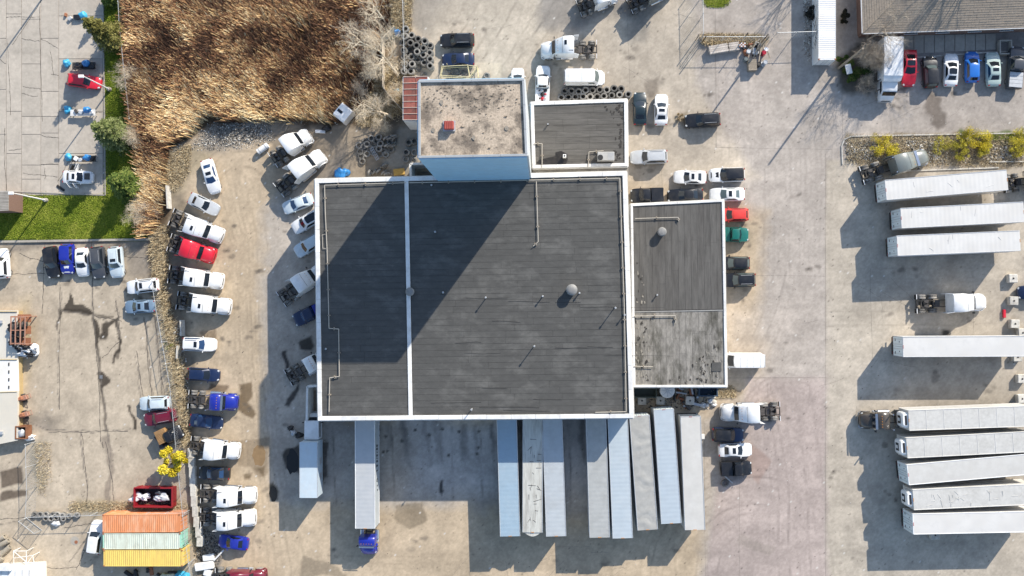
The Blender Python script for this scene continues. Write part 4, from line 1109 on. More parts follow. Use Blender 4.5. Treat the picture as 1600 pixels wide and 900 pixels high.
for a, b in ((1, 0), (2, 1), (3, 2), (0, 3)):
    ribbed_wall(tw, CLAD if (a, b) != (2, 1) else mat("sunlit_cladding", (.60, .63, .64), .5, var=.06, dirt=(.45, .45, .43), dirt_amt=.4), QT[b], QT[a], 0, ZT - .05)  # east wall's sunshine painted in as a paler cladding colour
for k in range(1, 6):
    z = ZT - 2.7 * k
    d = QT[2] - QT[3]; c = (QT[2] + QT[3]) / 2
    ubox("cladding_joint", mat("clad_joint", (.32, .50, .66), .5), tw, (c.x, c.y - .055, z), (d.length - .05, .03, .05), math.atan2(d.y, d.x))
put("roof_deck", MB().grid(lambda u, v: (lambda c: (c.x, c.y, ZT - .1 + .02 * math.sin(u * 9) * math.cos(v * 7)))(quad_bilerp(QT, u, v)), 24, 18).mesh("tower_roof", 20, False), GRAVEL, tw)
coping(tw, [(p.x, p.y) for p in QT], ZT - .12, .27, .26, out=.10, m=mat("tower_coping", (.40, .41, .41), .45, .2, var=.08))
p = P(702, 197, ZT)
ht = put("roof_hatch", MB().cbox((p.x, p.y, ZT + .3), (1.05, .85, .7), .04).mesh("hatch", 0), mat("red_oxide", (.36, .07, .05), .6, var=.15, scale=3), tw)
for k in range(4): ubox("hatch_slat", MATS["red_oxide"], ht, (p.x - .36 + .24 * k, p.y, ZT + .67), (.14, .86, .05))
ubox("hatch_kerb", STEEL, ht, (p.x, p.y, ZT + .02), (1.35, 1.15, .1))
r = random.Random(21)
for k in range(190):
    px, py = (r.uniform(662, 812), r.gauss(140 + abs(r.gauss(0, 16)), 7)) if k < 130 else (r.uniform(665, 812), r.uniform(135, 232))
    if not (662 < px < 814 and 133 < py < 238): continue
    sheet("moss_patch", blob(px, py, r.uniform(.3, 2.4), r.uniform(.25, .9), ZT, 8, 300 + k, .7), ZT - .075 + .0002 * k, mat("gravel_moss", (.10, .085, .065), .95, var=.4, scale=5), tw)
for px, py in ((677, 203), (792, 200), (690, 160), (740, 215)):
    sheet("patch_ring", blob(px, py, 3, 4, ZT, 12, int(px), .2), ZT - .03, mat("gravel_patch", (.27, .235, .19), .95, var=.3, scale=6), tw)

# ---- red lean-to beside the tower
ZL = 6.0
rl = thing("red_lean_to", "rusty red roofed lean-to against the tower beside stacked tyres", "shed")
q = [P(630, 120, ZL), P(668, 119, ZL + .5), P(668, 187, ZL + .5), P(630, 187, ZL)]
QL = [Vector((p.x, p.y, 0)) for p in q]
for a, b in ((0, 1), (1, 2), (2, 3), (3, 0)): wall_between(rl, WALLW, QL[a], QL[b], 0, ZL - .12 - .01 * (a % 2), .18)
r = random.Random(6)
REDS = mat("red_roof_sheet", (.29, .085, .06), .7, var=.3, scale=2.0, dirt=(.16, .09, .07), dirt_amt=.7, dscale=.8, rnd=.25)
for k in range(7):
    for j in range(2):
        a = quad_bilerp(QL, j / 2, k / 7); b = quad_bilerp(QL, (j + 1) / 2, (k + 1) / 7)
        o = ubox("roof_panel", REDS, rl, ((a.x + b.x) / 2, (a.y + b.y) / 2, ZL + .02 + .25 * j), (abs(b.x - a.x) - .05, abs(b.y - a.y) - .05, .05))
        o.rotation_euler.y = -.15
for k in range(8):
    a = quad_bilerp(QL, 0, k / 7); b = quad_bilerp(QL, 1, k / 7)
    put("roof_batten", MB().tube((a.x, a.y, ZL - .06), (b.x, b.y, ZL + .44), .05, n=5).mesh("batten"), mat("batten_pale", (.55, .42, .34), .7), rl)

# ---- walled loading pit by the tower and walled dock at the south-west corner
def low_wall(label, pts, h, name="low_wall", th=.28, m=None, floor=None):
    t = thing(name, label, "wall")
    for (x0, y0), (x1, y1) in zip(pts[:-1], pts[1:]):
        a, b = P(x0, y0, h), P(x1, y1, h)
        wall_between(t, m or WALLW, a, b, 0, h, th)
    if floor:
        ps = [P(x, y, 0) for x, y in floor]
        put("floor", MB().prism([(p.x, p.y) for p in ps], .004, .03).mesh("pit_floor", 0), mat("pit_floor", (.19, .155, .12), .9, var=.3, scale=1.5), t)
    return t
low_wall("pale walled loading pit between the tower and the workshop roof", [(642, 290), (641, 256), (676, 255)], 3.0, floor=[(652, 268), (700, 268), (700, 300), (652, 300)])
low_wall("white dock wall at the workshop corner above the parked box truck", [(500, 603), (480, 604), (479, 657)], 2.6, floor=[(490, 610), (520, 610), (520, 655), (490, 655)])

# ---- shingled house
ZE, ZR = 3.2, 6.4
ho = thing("shingle_house", "long house with grey brown shingled hip roof above a row of cars", "house")
e0, e1 = P(1348, 52, ZE), P(1690, 40, ZE)
rot = math.atan2(e1.y - e0.y, e1.x - e0.x)
W_, D_ = 30.0, 17.0
ho.location = (e0.x, e0.y, 0); ho.rotation_euler = (0, 0, rot)
SHING = mat("shingle", (.33, .268, .205), .9, var=.22, scale=5, dirt=(.21, .185, .155), dirt_amt=.5, dscale=.5, bump=.2, bscale=25)
def slope_courses(p0, p1, t0, t1, n, name):
    """courses of shingles from the eave p0-p1 up to the ridge t0-t1, each stepped over the one below and cut into tabs"""
    mb = MB(); p0, p1, t0, t1 = map(Vector, (p0, p1, t0, t1))
    up = (t0 + t1 - p0 - p1).normalized(); nrm = (p1 - p0).cross(up).normalized()
    if nrm.z < 0: nrm = -nrm
    rr = random.Random(n)
    for k in range(n):
        a, b = p0.lerp(t0, k / n), p1.lerp(t1, k / n); c, d = p0.lerp(t0, (k + 1.15) / n), p1.lerp(t1, (k + 1.15) / n)
        L = (b - a).length; tabs = max(1, int(L / 1.0))
        for j in range(tabs):
            f0, f1 = j / tabs, (j + 1) / tabs - .02 / max(L, .1)
            th = nrm * (.03 + rr.uniform(-.006, .012))
            mb.add([a.lerp(b, f0) + th, a.lerp(b, f1) + th, c.lerp(d, f1) + nrm * .004, c.lerp(d, f0) + nrm * .004, a.lerp(b, f0), a.lerp(b, f1)], [(0, 1, 2, 3), (4, 5, 1, 0)])
    return put(name, mb.mesh(name, 0, False), SHING, ho, kind="stuff")
slope_courses((0, 0, ZE), (W_, 0, ZE), (D_ / 2, D_ / 2, ZR), (W_ - D_ / 2, D_ / 2, ZR), 30, "roof_slope")
slope_courses((0, D_, ZE), (0, 0, ZE), (D_ / 2, D_ / 2 + .01, ZR), (D_ / 2, D_ / 2, ZR), 30, "roof_slope")
slope_courses((W_, D_, ZE), (0, D_, ZE), (W_ - D_ / 2, D_ / 2, ZR), (D_ / 2, D_ / 2, ZR), 30, "roof_slope")
put("ridge_cap", MB().tube((D_ / 2, D_ / 2, ZR + .04), (W_ - D_ / 2, D_ / 2, ZR + .04), .12, n=6).mesh("ridge"), SHING, ho)
put("hip_cap", MB().tube((0, 0, ZE + .05), (D_ / 2, D_ / 2, ZR + .05), .09, n=6).mesh("hip"), SHING, ho)
put("hip_cap", MB().tube((0, D_, ZE + .05), (D_ / 2, D_ / 2, ZR + .05), .09, n=6).mesh("hip"), SHING, ho)
ubox("gutter", STEEL, ho, (W_ / 2, -.06, ZE - .04), (W_, .12, .12))
ubox("gutter", STEEL, ho, (-.06, D_ / 2, ZE - .04), (.12, D_, .12))
BRICKW = mat("brick_wall", (.20, .12, .09), .9, var=.25, scale=8)
ubox("wall", BRICKW, ho, (W_ / 2, .55, ZE / 2 - .05), (W_ - 1.2, .25, ZE - .1))
ubox("wall", BRICKW, ho, (.62, D_ / 2, ZE / 2 - .06), (.25, D_ - 1.4, ZE - .12))
ubox("wall", BRICKW, ho, (W_ / 2, D_ - .55, ZE / 2 - .05), (W_ - 1.2, .25, ZE - .1))
for k in range(6):
    wn = ubox("window", GLASS, ho, (3 + 4.2 * k, .41, 1.6), (1.6, .06, 1.2))
    ubox("frame", COPING, wn, (0, -.6, .54), (1.1, .8, .1)); ubox("sill", COPING, wn, (0, -.8, -.54), (1.15, 1.4, .08))

# ---- white flat roofed building at the edge of the service yard, and a lower one by the tower of pipes
wb = thing("white_platform", "white raised platform with dark slots at the edge of the cracked yard", "platform")
ZB = 1.3
BR = mat("white_roof", (.72, .70, .64), .8, var=.06, scale=1.0, dirt=(.52, .45, .33), dirt_amt=.55, dscale=.25)
secs = [([(-60, 485), (27, 485), (27, 563), (-60, 562)], (.62, .58, .50)), ([(-60, 562), (27, 563), (28, 611), (-60, 618)], (.80, .80, .78)), ([(-60, 618), (28, 611), (28, 688), (-60, 706)], (.60, .56, .48))]
for k, (pl, c) in enumerate(secs):
    ps = [P(x, y, ZB) for x, y in pl]
    put("roof_panel", MB().prism([(p.x, p.y) for p in ps], ZB - .3, ZB + .02 + .03 * k).mesh("wb_roof", 0), mat("white_roof%d" % k, c, .8, var=.06, scale=1.0, dirt=(.52, .45, .33), dirt_amt=.5, dscale=.25), wb)
ps = [P(x, y, ZB) for x, y in ((-60, 486), (26.5, 486), (27.5, 687), (-60, 704))]
put("wall", MB().prism([(p.x, p.y) for p in ps], 0, ZB - .31).mesh("wb_wall", 0), mat("ochre_wall", (.45, .33, .16), .85, var=.1), wb)
for y in (487, 562, 612):
    a, b = P(-40, y + (2 if y == 612 else 0), ZB), P(27, y, ZB)
    put("seam", MB().tube((a.x, a.y, ZB + .1), (b.x, b.y, ZB + .1), .07, n=6).mesh("seam"), mat("ochre_seam", (.42, .33, .18), .8), wb)
for k in range(4):
    p = P(14.5, 569 + 12 * k, ZB); ubox("skylight_slot", PLASTIC, wb, (p.x, p.y, ZB + .09), (.14, .42, .06))
for x, y in ((3, 503), (4, 676)):
    p = P(x, y, ZB); ubox("roof_vent", STEEL, wb, (p.x, p.y, ZB + .2), (.4, .4, .3))

ub = thing("slatted_shed", "grey slatted roof shed corner beside the lawn and lamp post", "shed")
for k in range(13):
    a = P(-30, 300 + 2.5 * k, 3.5); b = P(13, 299 + 2.4 * k, 3.5)
    c = (a + b) / 2
    ubox("slat", mat("slat_grey", (.33, .30, .26), .85, var=.2, rnd=.15), ub, (c.x, c.y, 3.4 + .012 * (k % 2)), ((b - a).length, .17, .06), math.atan2(b.y - a.y, b.x - a.x))
a = P(-30, 298, 3.5); b = P(13, 330, 3.5)
ubox("wall", BRICKW, ub, ((a.x + b.x) / 2, (a.y + b.y) / 2, 1.65), (b.x - a.x - .3, a.y - b.y - .3, 3.3))

# ---- slab yard
SLAB = mat("yard_slab", (.46, .405, .335), .9, var=.12, scale=1.6, dirt=(.27, .24, .20), dirt_amt=.55, dscale=.28, rnd=.07, bump=.2, bscale=16)
ys = thing("concrete_yard", "x", "x"); del ys["label"]; del ys["category"]; ys["kind"] = "structure"
cols = [-60, 10, 34, 64, 92, 161]
rowsets = [[-60, 60, 140, 210, 305], [-60, 22, 174, 240, 305], [-60, 30, 100, 182, 210, 258, 280, 305], [-60, 60, 143, 182, 208, 257, 305], [-60, 25, 92, 174, 240, 305]]
def crackline(p0, p1, r, n=14, amp=3.0):
    pts = []; off = 0
    for k in range(n + 1):
        f = k / n; off += r.uniform(-1, 1) * amp / 3
        pts.append((p0[0] + (p1[0] - p0[0]) * f + (off if abs(p1[1] - p0[1]) > abs(p1[0] - p0[0]) else 0), p0[1] + (p1[1] - p0[1]) * f + (off if abs(p1[1] - p0[1]) <= abs(p1[0] - p0[0]) else 0)))
    return pts
for i in range(5):
    rs = rowsets[i]
    for j in range(len(rs) - 1):
        ps = [P(cols[i] + .45, rs[j] + .4), P(cols[i + 1] - .45, rs[j] + .4), P(cols[i + 1] - .45, rs[j + 1] - .4), P(cols[i] + .45, rs[j + 1] - .4)]
        put("slab", MB().prism([(p.x, p.y) for p in ps], .004, .05 + random.uniform(-.006, .006)).mesh("slab", 0), SLAB, ys)
CRACK = mat("crack_dark", (.075, .065, .055), .95, var=.4, scale=5)
def ribbon(mb, pts, wd, z, r):
    W = [P(x, y, 0) for x, y in pts]
    for k in range(len(W) - 1):
        a, b = W[k], W[k + 1]; d = (b - a); 
        if d.length < 1e-4: continue
        nr = Vector((-d.y, d.x, 0)).normalized()
        w0, w1 = wd * r.uniform(.3, 1.2), wd * r.uniform(.3, 1.2)
        mb.add([(a.x + nr.x * w0, a.y + nr.y * w0, z), (b.x + nr.x * w1, b.y + nr.y * w1, z), (b.x - nr.x * w1, b.y - nr.y * w1, z), (a.x - nr.x * w0, a.y - nr.y * w0, z)], [(0, 1, 2, 3)])
r = random.Random(14); mb = MB()
for p0, p1 in (((66, 0), (20, 70)), ((10, 28), (62, 30)), ((62, 10), (64, 190)), ((64, 60), (92, 75)), ((78, 80), (80, 118)), ((80, 116), (92, 118)), ((36, 135), (64, 138)), ((12, 60), (14, 180)), ((64, 210), (92, 214)), ((34, 60), (62, 62)), ((34, 146), (60, 148)), ((0, 92), (10, 95)),  # first line follows a pole's cast shadow, drawn dark as a crack
               ((92, 172), (160, 178)), ((36, 270), (90, 276)), ((70, 262), (72, 280)), ((110, 250), (92, 285)), ((64, 258), (92, 258)), ((14, 235), (34, 233)), ((8, 200), (10, 300))):
    ribbon(mb, crackline(p0, p1, r, 16, 2.4), .035, .064, r)
put("crack", mb.mesh("crack", 0, False), CRACK, ys, kind="stuff")
ks = thing("yard_kerb", "x", "x"); del ks["label"]; del ks["category"]; ks["kind"] = "structure"
def kerb(pts, parent, m=None, wd=.16, hgt=.13, name="kerb_stone", step=2.4):
    for (x0, y0), (x1, y1) in zip(pts[:-1], pts[1:]):
        a, b = P(x0, y0), P(x1, y1); d = b - a; n = max(1, round(d.length / step))
        for k in range(n):
            c = a.lerp(b, (k + .5) / n)
            ubox(name, m or CONCR, parent, (c.x, c.y, hgt / 2), (d.length / n - .03, wd, hgt), math.atan2(d.y, d.x))
kerb([(14, 299), (165, 305), (164, 200), (161, -20)], ks)
kerb([(-20, 378), (60, 377), (235, 374)], ks, wd=.3, hgt=.25)
k2 = thing("median_kerb", "x", "x"); del k2["label"]; del k2["category"]; k2["kind"] = "structure"
kerb([(1316, 257), (1315, 228), (1319, 218), (1330, 213), (1430, 211), (1660, 207)], k2, m=BLOCKC)
kerb([(1545, 253), (1660, 252)], k2, m=BLOCKC, step=3)
kerb([(1400, 268), (1560, 262)], k2, m=BLOCKC, step=3)
kerb([(1405, 92), (1545, 82), (1600, 80)], k2, m=BLOCKC)
# cracks of the service yard
sy = thing("service_yard", "x", "x"); del sy["label"]; del sy["category"]; sy["kind"] = "structure"
r = random.Random(31); mb = MB()
for p0, p1 in (((72, 376), (71, 490)), ((93, 440), (92, 640)), ((144, 376), (147, 494)), ((147, 494), (160, 690)), ((160, 690), (165, 700)), ((181, 466), (188, 530)), ((212, 548), (220, 622)), ((225, 495), (241, 620)), ((238, 470), (258, 622)), ((76, 675), (200, 672)), ((128, 678), (135, 790)), ((165, 690), (174, 790)), ((148, 494), (190, 500)), ((160, 560), (190, 530)), ((0, 428), (70, 430)), ((30, 395), (68, 405)), ((190, 400), (260, 410)), ((0, 810), (55, 809)), ((100, 823), (150, 818)), ((118, 890), (128, 860)), ((128, 860), (150, 846)), ((60, 885), (120, 888))):
    ribbon(mb, crackline(p0, p1, r, 22, 3.0), .045, .006, r)
put("crack", mb.mesh("crack", 0, False), CRACK, sy, kind="stuff")
p = P(117, 845); put("manhole_ring", MB().tube((p.x, p.y, 0), (p.x, p.y, .012), .62, n=24).mesh("mh"), CONCR, sy)
p = P(119, 847); put("manhole_cover", MB().tube((p.x, p.y, .012), (p.x, p.y, .03), .24, n=16).mesh("mh"), RUST, sy)
p = P(158, 589); g_ = ubox("drain_grate", GREASE, sy, (p.x, p.y, .012), (.55, .55, .02))
for k in range(4): ubox("grate_bar", STEEL, g_, (-.3 + .2 * k, 0, .6), (.07, .9, .4))

# ---- puddles
WATER = mat("muddy_water", (.26, .17, .085), 0.06, spec=.6, var=.15, scale=.8)
WATER2 = mat("dark_puddle", (.055, .042, .026), 0.08, spec=.6, var=.3, scale=1.0)
sheet("puddle", blob(405, 712, 10, 17, 0, 20, 3, .12), .005, WATER, kind="structure")
sheet("puddle", blob(427, 771, 6, 12, 0, 16, 5, .15), .005, WATER2, kind="structure")
sheet("puddle", blob(457, 722, 9, 20, 0, 16, 6, .2), .005, mat("oil_slick", (.02, .018, .016), .25), kind="structure")

pth = thing("house_path", "x", "x"); del pth["label"]; del pth["category"]; pth["kind"] = "structure"
for k in range(9):
    x0, x1 = 1412 + 16 * k, 1427 + 16 * k
    ps = [P(x0, 56 - .3 * k), P(x1, 55.6 - .3 * k), P(x1, 84 - .8 * k), P(x0, 84.6 - .8 * k)]
    put("path_slab", MB().prism([(p.x, p.y) for p in ps], .004, .09).mesh("pslab", 0), CONCR, pth)

# hairline joints and cracks of the open lot
lot = thing("asphalt_lot", "x", "x"); del lot["label"]; del lot["category"]; lot["kind"] = "structure"
r = random.Random(44); mb = MB()
for p0, p1 in (((1168, 590), (1291, 591)), ((1290, 240), (1291, 900)), ((1118, -10), (1119, 232)), ((1034, 255), (1034, 322)), ((1100, 660), (1102, 900)), ((1118, 230), (1300, 233)), ((1168, 430), (1290, 432)), ((1315, 120), (1316, 215)), ((1155, 700), (1156, 900)), ((1360, 420), (1362, 560)), ((1520, 430), (1521, 520)), ((660, 130), (662, 30)), ((980, 20), (984, 150))):
    ribbon(mb, crackline(p0, p1, r, 20, .8), .018, .005, r)
for k in range(34):
    x, y = r.choice(((r.uniform(1140, 1310), r.uniform(150, 890)), (r.uniform(700, 1100), r.uniform(5, 130)), (r.uniform(1320, 1580), r.uniform(140, 200)), (r.uniform(1300, 1400), r.uniform(420, 640)), (r.uniform(650, 1080), r.uniform(850, 895))))
    a = r.uniform(0, PI); L = r.uniform(15, 60)
    ribbon(mb, crackline((x, y), (x + L * math.cos(a), y + L * math.sin(a)), r, 12, 3.5), .016, .005, r)
put("crack", mb.mesh("crack", 0, False), mat("hairline", (.19, .165, .14), .95, var=.4, scale=5), lot, kind="stuff")

# ------------------------------------------------------------------ vegetation
def Pn(px, py):
    R = np.array(CAMQ.to_matrix())
    d = np.stack([(px - 800) / F, -(py - 450) / F, -np.ones_like(px)], 0)
    q = R @ d
    t = -CAMLOC.z / q[2]
    return CAMLOC.x + q[0] * t, CAMLOC.y + q[1] * t
def in_poly(x, y, pts):
    ii = np.zeros(x.shape, bool)
    for k in range(len(pts)):
        ax, ay = pts[k]; bx, by = pts[(k + 1) % len(pts)]
        if ay != by: ii ^= ((ay > y) != (by > y)) & (x < (bx - ax) * (y - ay) / (by - ay) + ax)
    return ii
def scatter(pts, n, dens=None):
    x0, x1 = min(p[0] for p in pts), max(p[0] for p in pts); y0, y1 = min(p[1] for p in pts), max(p[1] for p in pts)
    px, py = RNG.uniform(x0, x1, n), RNG.uniform(y0, y1, n)
    ok = in_poly(px + RNG.normal(0, 3, n), py + RNG.normal(0, 3, n), pts)
    if dens is not None: ok &= RNG.random(n) < dens(px, py)
    return px[ok], py[ok]
def lerp_cols(f, stops):
    s = np.array(stops); f = np.clip(f, 0, .9999) * (len(s) - 1); i = f.astype(int); t = (f - i)[:, None]
    return s[i] * (1 - t) + s[i + 1] * t
LEAFM = {}
def leafmat(rough=.75, trans=True):
    if 'l' not in LEAFM:
        LEAFM['l'] = mat("foliage", (0, 0, 0), .8, var=.15, scale=8, attr="Col", spec=.2)
    return LEAFM['l']

def blades(name, px, py, hgt, lean, wdt, cols, kind="stuff", z0=0.0, flop=1.0):
    """grass or reed blades: a bent strip each, with width seen from above"""
    n = len(px); x, y = Pn(px, py)
    b = np.stack([x, y, np.full(n, z0)], 1)
    lx, ly = lean
    l3 = np.stack([lx, ly, np.zeros(n)], 1)
    pr = np.stack([-ly, lx, np.zeros(n)], 1); pr /= np.linalg.norm(pr, axis=1, keepdims=True) + 1e-9
    wv = pr * (wdt / 2)[:, None]
    up = np.array([0, 0, 1.0])
    m = b + l3 * .38 + up * (hgt * .62)[:, None]
    t = b + l3 + up * (hgt * flop)[:, None]
    V = np.stack([b - wv * .8, b + wv * .8, m - wv, m + wv, t - wv * .5, t + wv * .5], 1).reshape(-1, 3)
    o = (np.arange(n) * 6)[:, None]
    Fc = np.concatenate([o + np.array([[0, 1, 3, 2]]), o + np.array([[2, 3, 5, 4]])], 0)
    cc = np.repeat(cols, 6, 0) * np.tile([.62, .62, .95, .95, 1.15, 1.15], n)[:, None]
    return put(name, np_mesh(name, V, Fc, cc), leafmat(), None, kind=kind)

STRAW = [(.08, .042, .026), (.28, .135, .07), (.55, .335, .155), (.79, .575, .29), (.9, .75, .46)]
BEDP = [(205, -30), (600, -30), (612, 30), (590, 62), (600, 100), (565, 170), (520, 190), (440, 186), (372, 190), (330, 178), (300, 210), (268, 224), (262, 255), (258, 300), (250, 345), (236, 372), (232, 336), (236, 296), (230, 262), (222, 210), (212, 110)]
def reed_dens(px, py):
    d = -.28 + 1.85 * fbm(px, py, 30, 41)
    for cx, cy, rx, ry, k in ((352, 56, 36, 18, .8), (470, 62, 34, 16, .75), (490, 45, 18, 30, .7), (312, 4, 30, 12, .7), (350, 158, 34, 12, .75), (440, 75, 20, 8, .7), (590, 160, 36, 26, .8), (590, 20, 26, 26, .5), (280, 170, 20, 10, .4)):
        d *= 1 - k * np.exp(-(((px - cx) / rx) ** 2 + ((py - cy) / ry) ** 2))
    return np.clip(d, 0, 1)
px, py = scatter(BEDP, 330000, reed_dens)
n = len(px)
ang = math.radians(146) + (fbm(px, py, 70, 51) - .5) * 2.2 + RNG.normal(0, .36, n)
ln = RNG.uniform(.5, 1.7, n)
hg = RNG.uniform(.9, 2.2, n) * (.7 + .5 * fbm(px, py, 50, 53))
edge = fbm(px, py, 34, 55)
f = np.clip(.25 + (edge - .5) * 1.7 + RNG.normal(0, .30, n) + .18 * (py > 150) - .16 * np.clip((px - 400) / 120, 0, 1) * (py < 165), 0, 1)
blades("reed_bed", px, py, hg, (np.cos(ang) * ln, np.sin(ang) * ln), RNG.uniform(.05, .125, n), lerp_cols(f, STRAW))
PALES = [(.15, .10, .055), (.36, .27, .155), (.56, .45, .28), (.74, .64, .44)]
# straw along the block line and in the yard edges
for nm, poly, nn, hh in (("dry_grass", [(236, 372), (262, 350), (262, 420), (258, 450), (285, 560), (300, 690), (286, 700), (262, 560), (246, 450)], 7000, .9),
                         ("dry_grass", [(54, 690), (80, 690), (82, 740), (64, 775), (58, 740)], 420, .3), ("dry_grass", [(108, 786), (250, 782), (300, 790), (300, 800), (110, 797)], 1100, .4),
                         ("dry_grass", [(1320, 214), (1600, 208), (1600, 258), (1440, 262), (1322, 256)], 2600, .35), ("dry_grass", [(1106, 600), (1150, 606), (1150, 620), (1118, 622)], 700, .3),
                         ("dry_grass", [(258, 235), (300, 226), (292, 270), (272, 300), (262, 290)], 2200, .4), ("dry_grass", [(1094, 54), (1185, 58), (1200, 66), (1100, 70)], 2600, .6), ("dry_grass", [(595, 90), (650, 120), (650, 170), (600, 190), (560, 200)], 3500, .8), ("dry_grass", [(606, -20), (645, -20), (640, 50), (618, 58)], 1800, .7)):
    px, py = scatter(poly, nn * 4); n = len(px)
    a = RNG.uniform(0, 2 * PI, n); l_ = RNG.uniform(.2, .8, n) * hh
    blades(nm, px, py, RNG.uniform(.3, 1.0, n) * hh, (np.cos(a) * l_, np.sin(a) * l_), RNG.uniform(.02, .05, n), lerp_cols(RNG.random(n) ** .8, PALES))
# lawns
LAWN = [(.065, .105, .012), (.15, .215, .018), (.25, .30, .03), (.36, .37, .075)]
for poly, nn, yb in (([(-10, 308), (165, 308), (168, 300), (215, 320), (232, 372), (-10, 374)], 90000, 0.0), ([(164, 300), (163, -10), (194, -10), (203, 120), (212, 205), (216, 300), (200, 320)], 60000, -.1),
                 ([(1098, -10), (1142, -10), (1136, 6), (1120, 12), (1104, 8)], 6000, .1), ([(1500, 209), (1600, 207), (1600, 218), (1500, 219)], 5000, .2)):
    px, py = scatter(poly, nn); n = len(px)
    a = RNG.uniform(0, 2 * PI, n); l_ = RNG.uniform(.03, .14, n)
    f = np.clip(-.05 + .65 * fbm(px, py, 30, 61) + .5 * fbm(px, py, 9, 63) + RNG.normal(0, .2, n) + yb, 0, 1)
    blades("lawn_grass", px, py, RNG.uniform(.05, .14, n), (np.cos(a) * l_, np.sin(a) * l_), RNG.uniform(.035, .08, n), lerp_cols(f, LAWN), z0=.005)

def leaf_cloud(centres, radii, n, size, stops, seed, squash=.8):
    """n small leaf faces spread through clumps -> V, F, colour"""
    g = np.random.default_rng(seed)
    centres = np.array(centres); radii = np.array(radii)
    k = g.choice(len(centres), n, p=radii ** 2 / np.sum(radii ** 2))
    d = g.normal(size=(n, 3)); d /= np.linalg.norm(d, axis=1, keepdims=True)
    r = g.random(n) ** .45
    c = centres[k] + d * (r * radii[k])[:, None] * np.array([1, 1, squash])
    a = g.normal(size=(n, 3)); a[:, 2] *= .6; a /= np.linalg.norm(a, axis=1, keepdims=True)
    b = np.cross(a, g.normal(size=(n, 3))); b /= np.linalg.norm(b, axis=1, keepdims=True) + 1e-9
    s = (size * g.uniform(.6, 1.4, n))[:, None]
    V = np.stack([c - a * s, c - b * s * .5, c + a * s, c + b * s * .5], 1).reshape(-1, 3)
    Fc = (np.arange(n) * 4)[:, None] + np.array([[0, 1, 2, 3]])
    f = np.clip(.5 + g.normal(0, .22, n) + (g.random(len(centres)) - .5)[k] * .5, 0, 1)
    return V, Fc, np.repeat(lerp_cols(f, stops), 4, 0)

BARK = mat("bark", (.16, .125, .095), .95, var=.3, scale=6)
BARKP = mat("pale_twigs", (.66, .56, .42), .9, var=.25, scale=4)
BARKG = mat("grey_twigs", (.42, .355, .28), .9, var=.25, scale=4)

def grow(mb, p, d, ln, r, depth, rr, spread, kids=(3, 4), nseg=3, up=.12):
    pts = [p]; q = Vector(p); d = Vector(d).normalized()
    for k in range(nseg):
        d = (d + Vector((rr.gauss(0, .13), rr.gauss(0, .13), rr.gauss(0, .10) + up * .3))).normalized()
        q2 = q + d * ln / nseg
        ra, rb = r * (1 - .55 * k / nseg), r * (1 - .55 * (k + 1) / nseg)
        mb.tube(q, q2, ra, rb, n=6 if r > .06 else 3, cap=False); q = q2; pts.append(q)
    if depth <= 0: return
    for k in range(rr.randint(*kids)):
        t = rr.uniform(.3, 1.0); i = min(int(t * nseg), nseg - 1); f = t * nseg - i
        b = Vector(pts[i]).lerp(Vector(pts[i + 1]), f)
        nd = (d + Vector((rr.gauss(0, spread), rr.gauss(0, spread), rr.gauss(0, spread * .6)))).normalized()
        grow(mb, b, nd, ln * rr.uniform(.5, .78), r * .5, depth - 1, rr, spread, kids, max(2, nseg - 1), up)

def bare_tree(name, label, px, py, hgt, lean, seed, m, depth=4, r=.13, kids=(3, 4), spread=.55, group=None, stems=1, cat="tree"):
    rr = random.Random(seed); p = P(px, py)
    t = thing(name, label, cat, (p.x, p.y, 0), 0, group)
    tk = MB(); br = MB()
    for s in range(stems):
        d = Vector((lean[0] + rr.gauss(0, .25 if stems > 1 else 0), lean[1] + rr.gauss(0, .25 if stems > 1 else 0), 1)).normalized()
        q = Vector((rr.gauss(0, .2), rr.gauss(0, .2), 0)) if stems > 1 else Vector((0, 0, -.05))
        n = 5; L = hgt * .62
        for k in range(n):
            d = (d + Vector((rr.gauss(0, .05), rr.gauss(0, .05), 0))).normalized()
            q2 = q + d * L / n
            tk.tube(q, q2, r * (1 - .6 * k / n), r * (1 - .6 * (k + 1) / n), n=8, cap=False)
            if k >= 1:
                for j in range(rr.randint(2, 3)):
                    nd = (d * .8 + Vector((rr.gauss(0, .7), rr.gauss(0, .7), rr.uniform(.0, .4)))).normalized()
                    grow(br, q2, nd, hgt * rr.uniform(.22, .36), r * .42 * (1 - .4 * k / n), depth - 1, rr, spread, kids)
            q = q2
        grow(br, q, d, hgt * .38, r * .4, depth - 1, rr, spread, kids)
    put("trunk", tk.mesh("trunk", 40, False), m, t)
    put("branches", br.mesh("branches", 40, False), m, t)
    return t

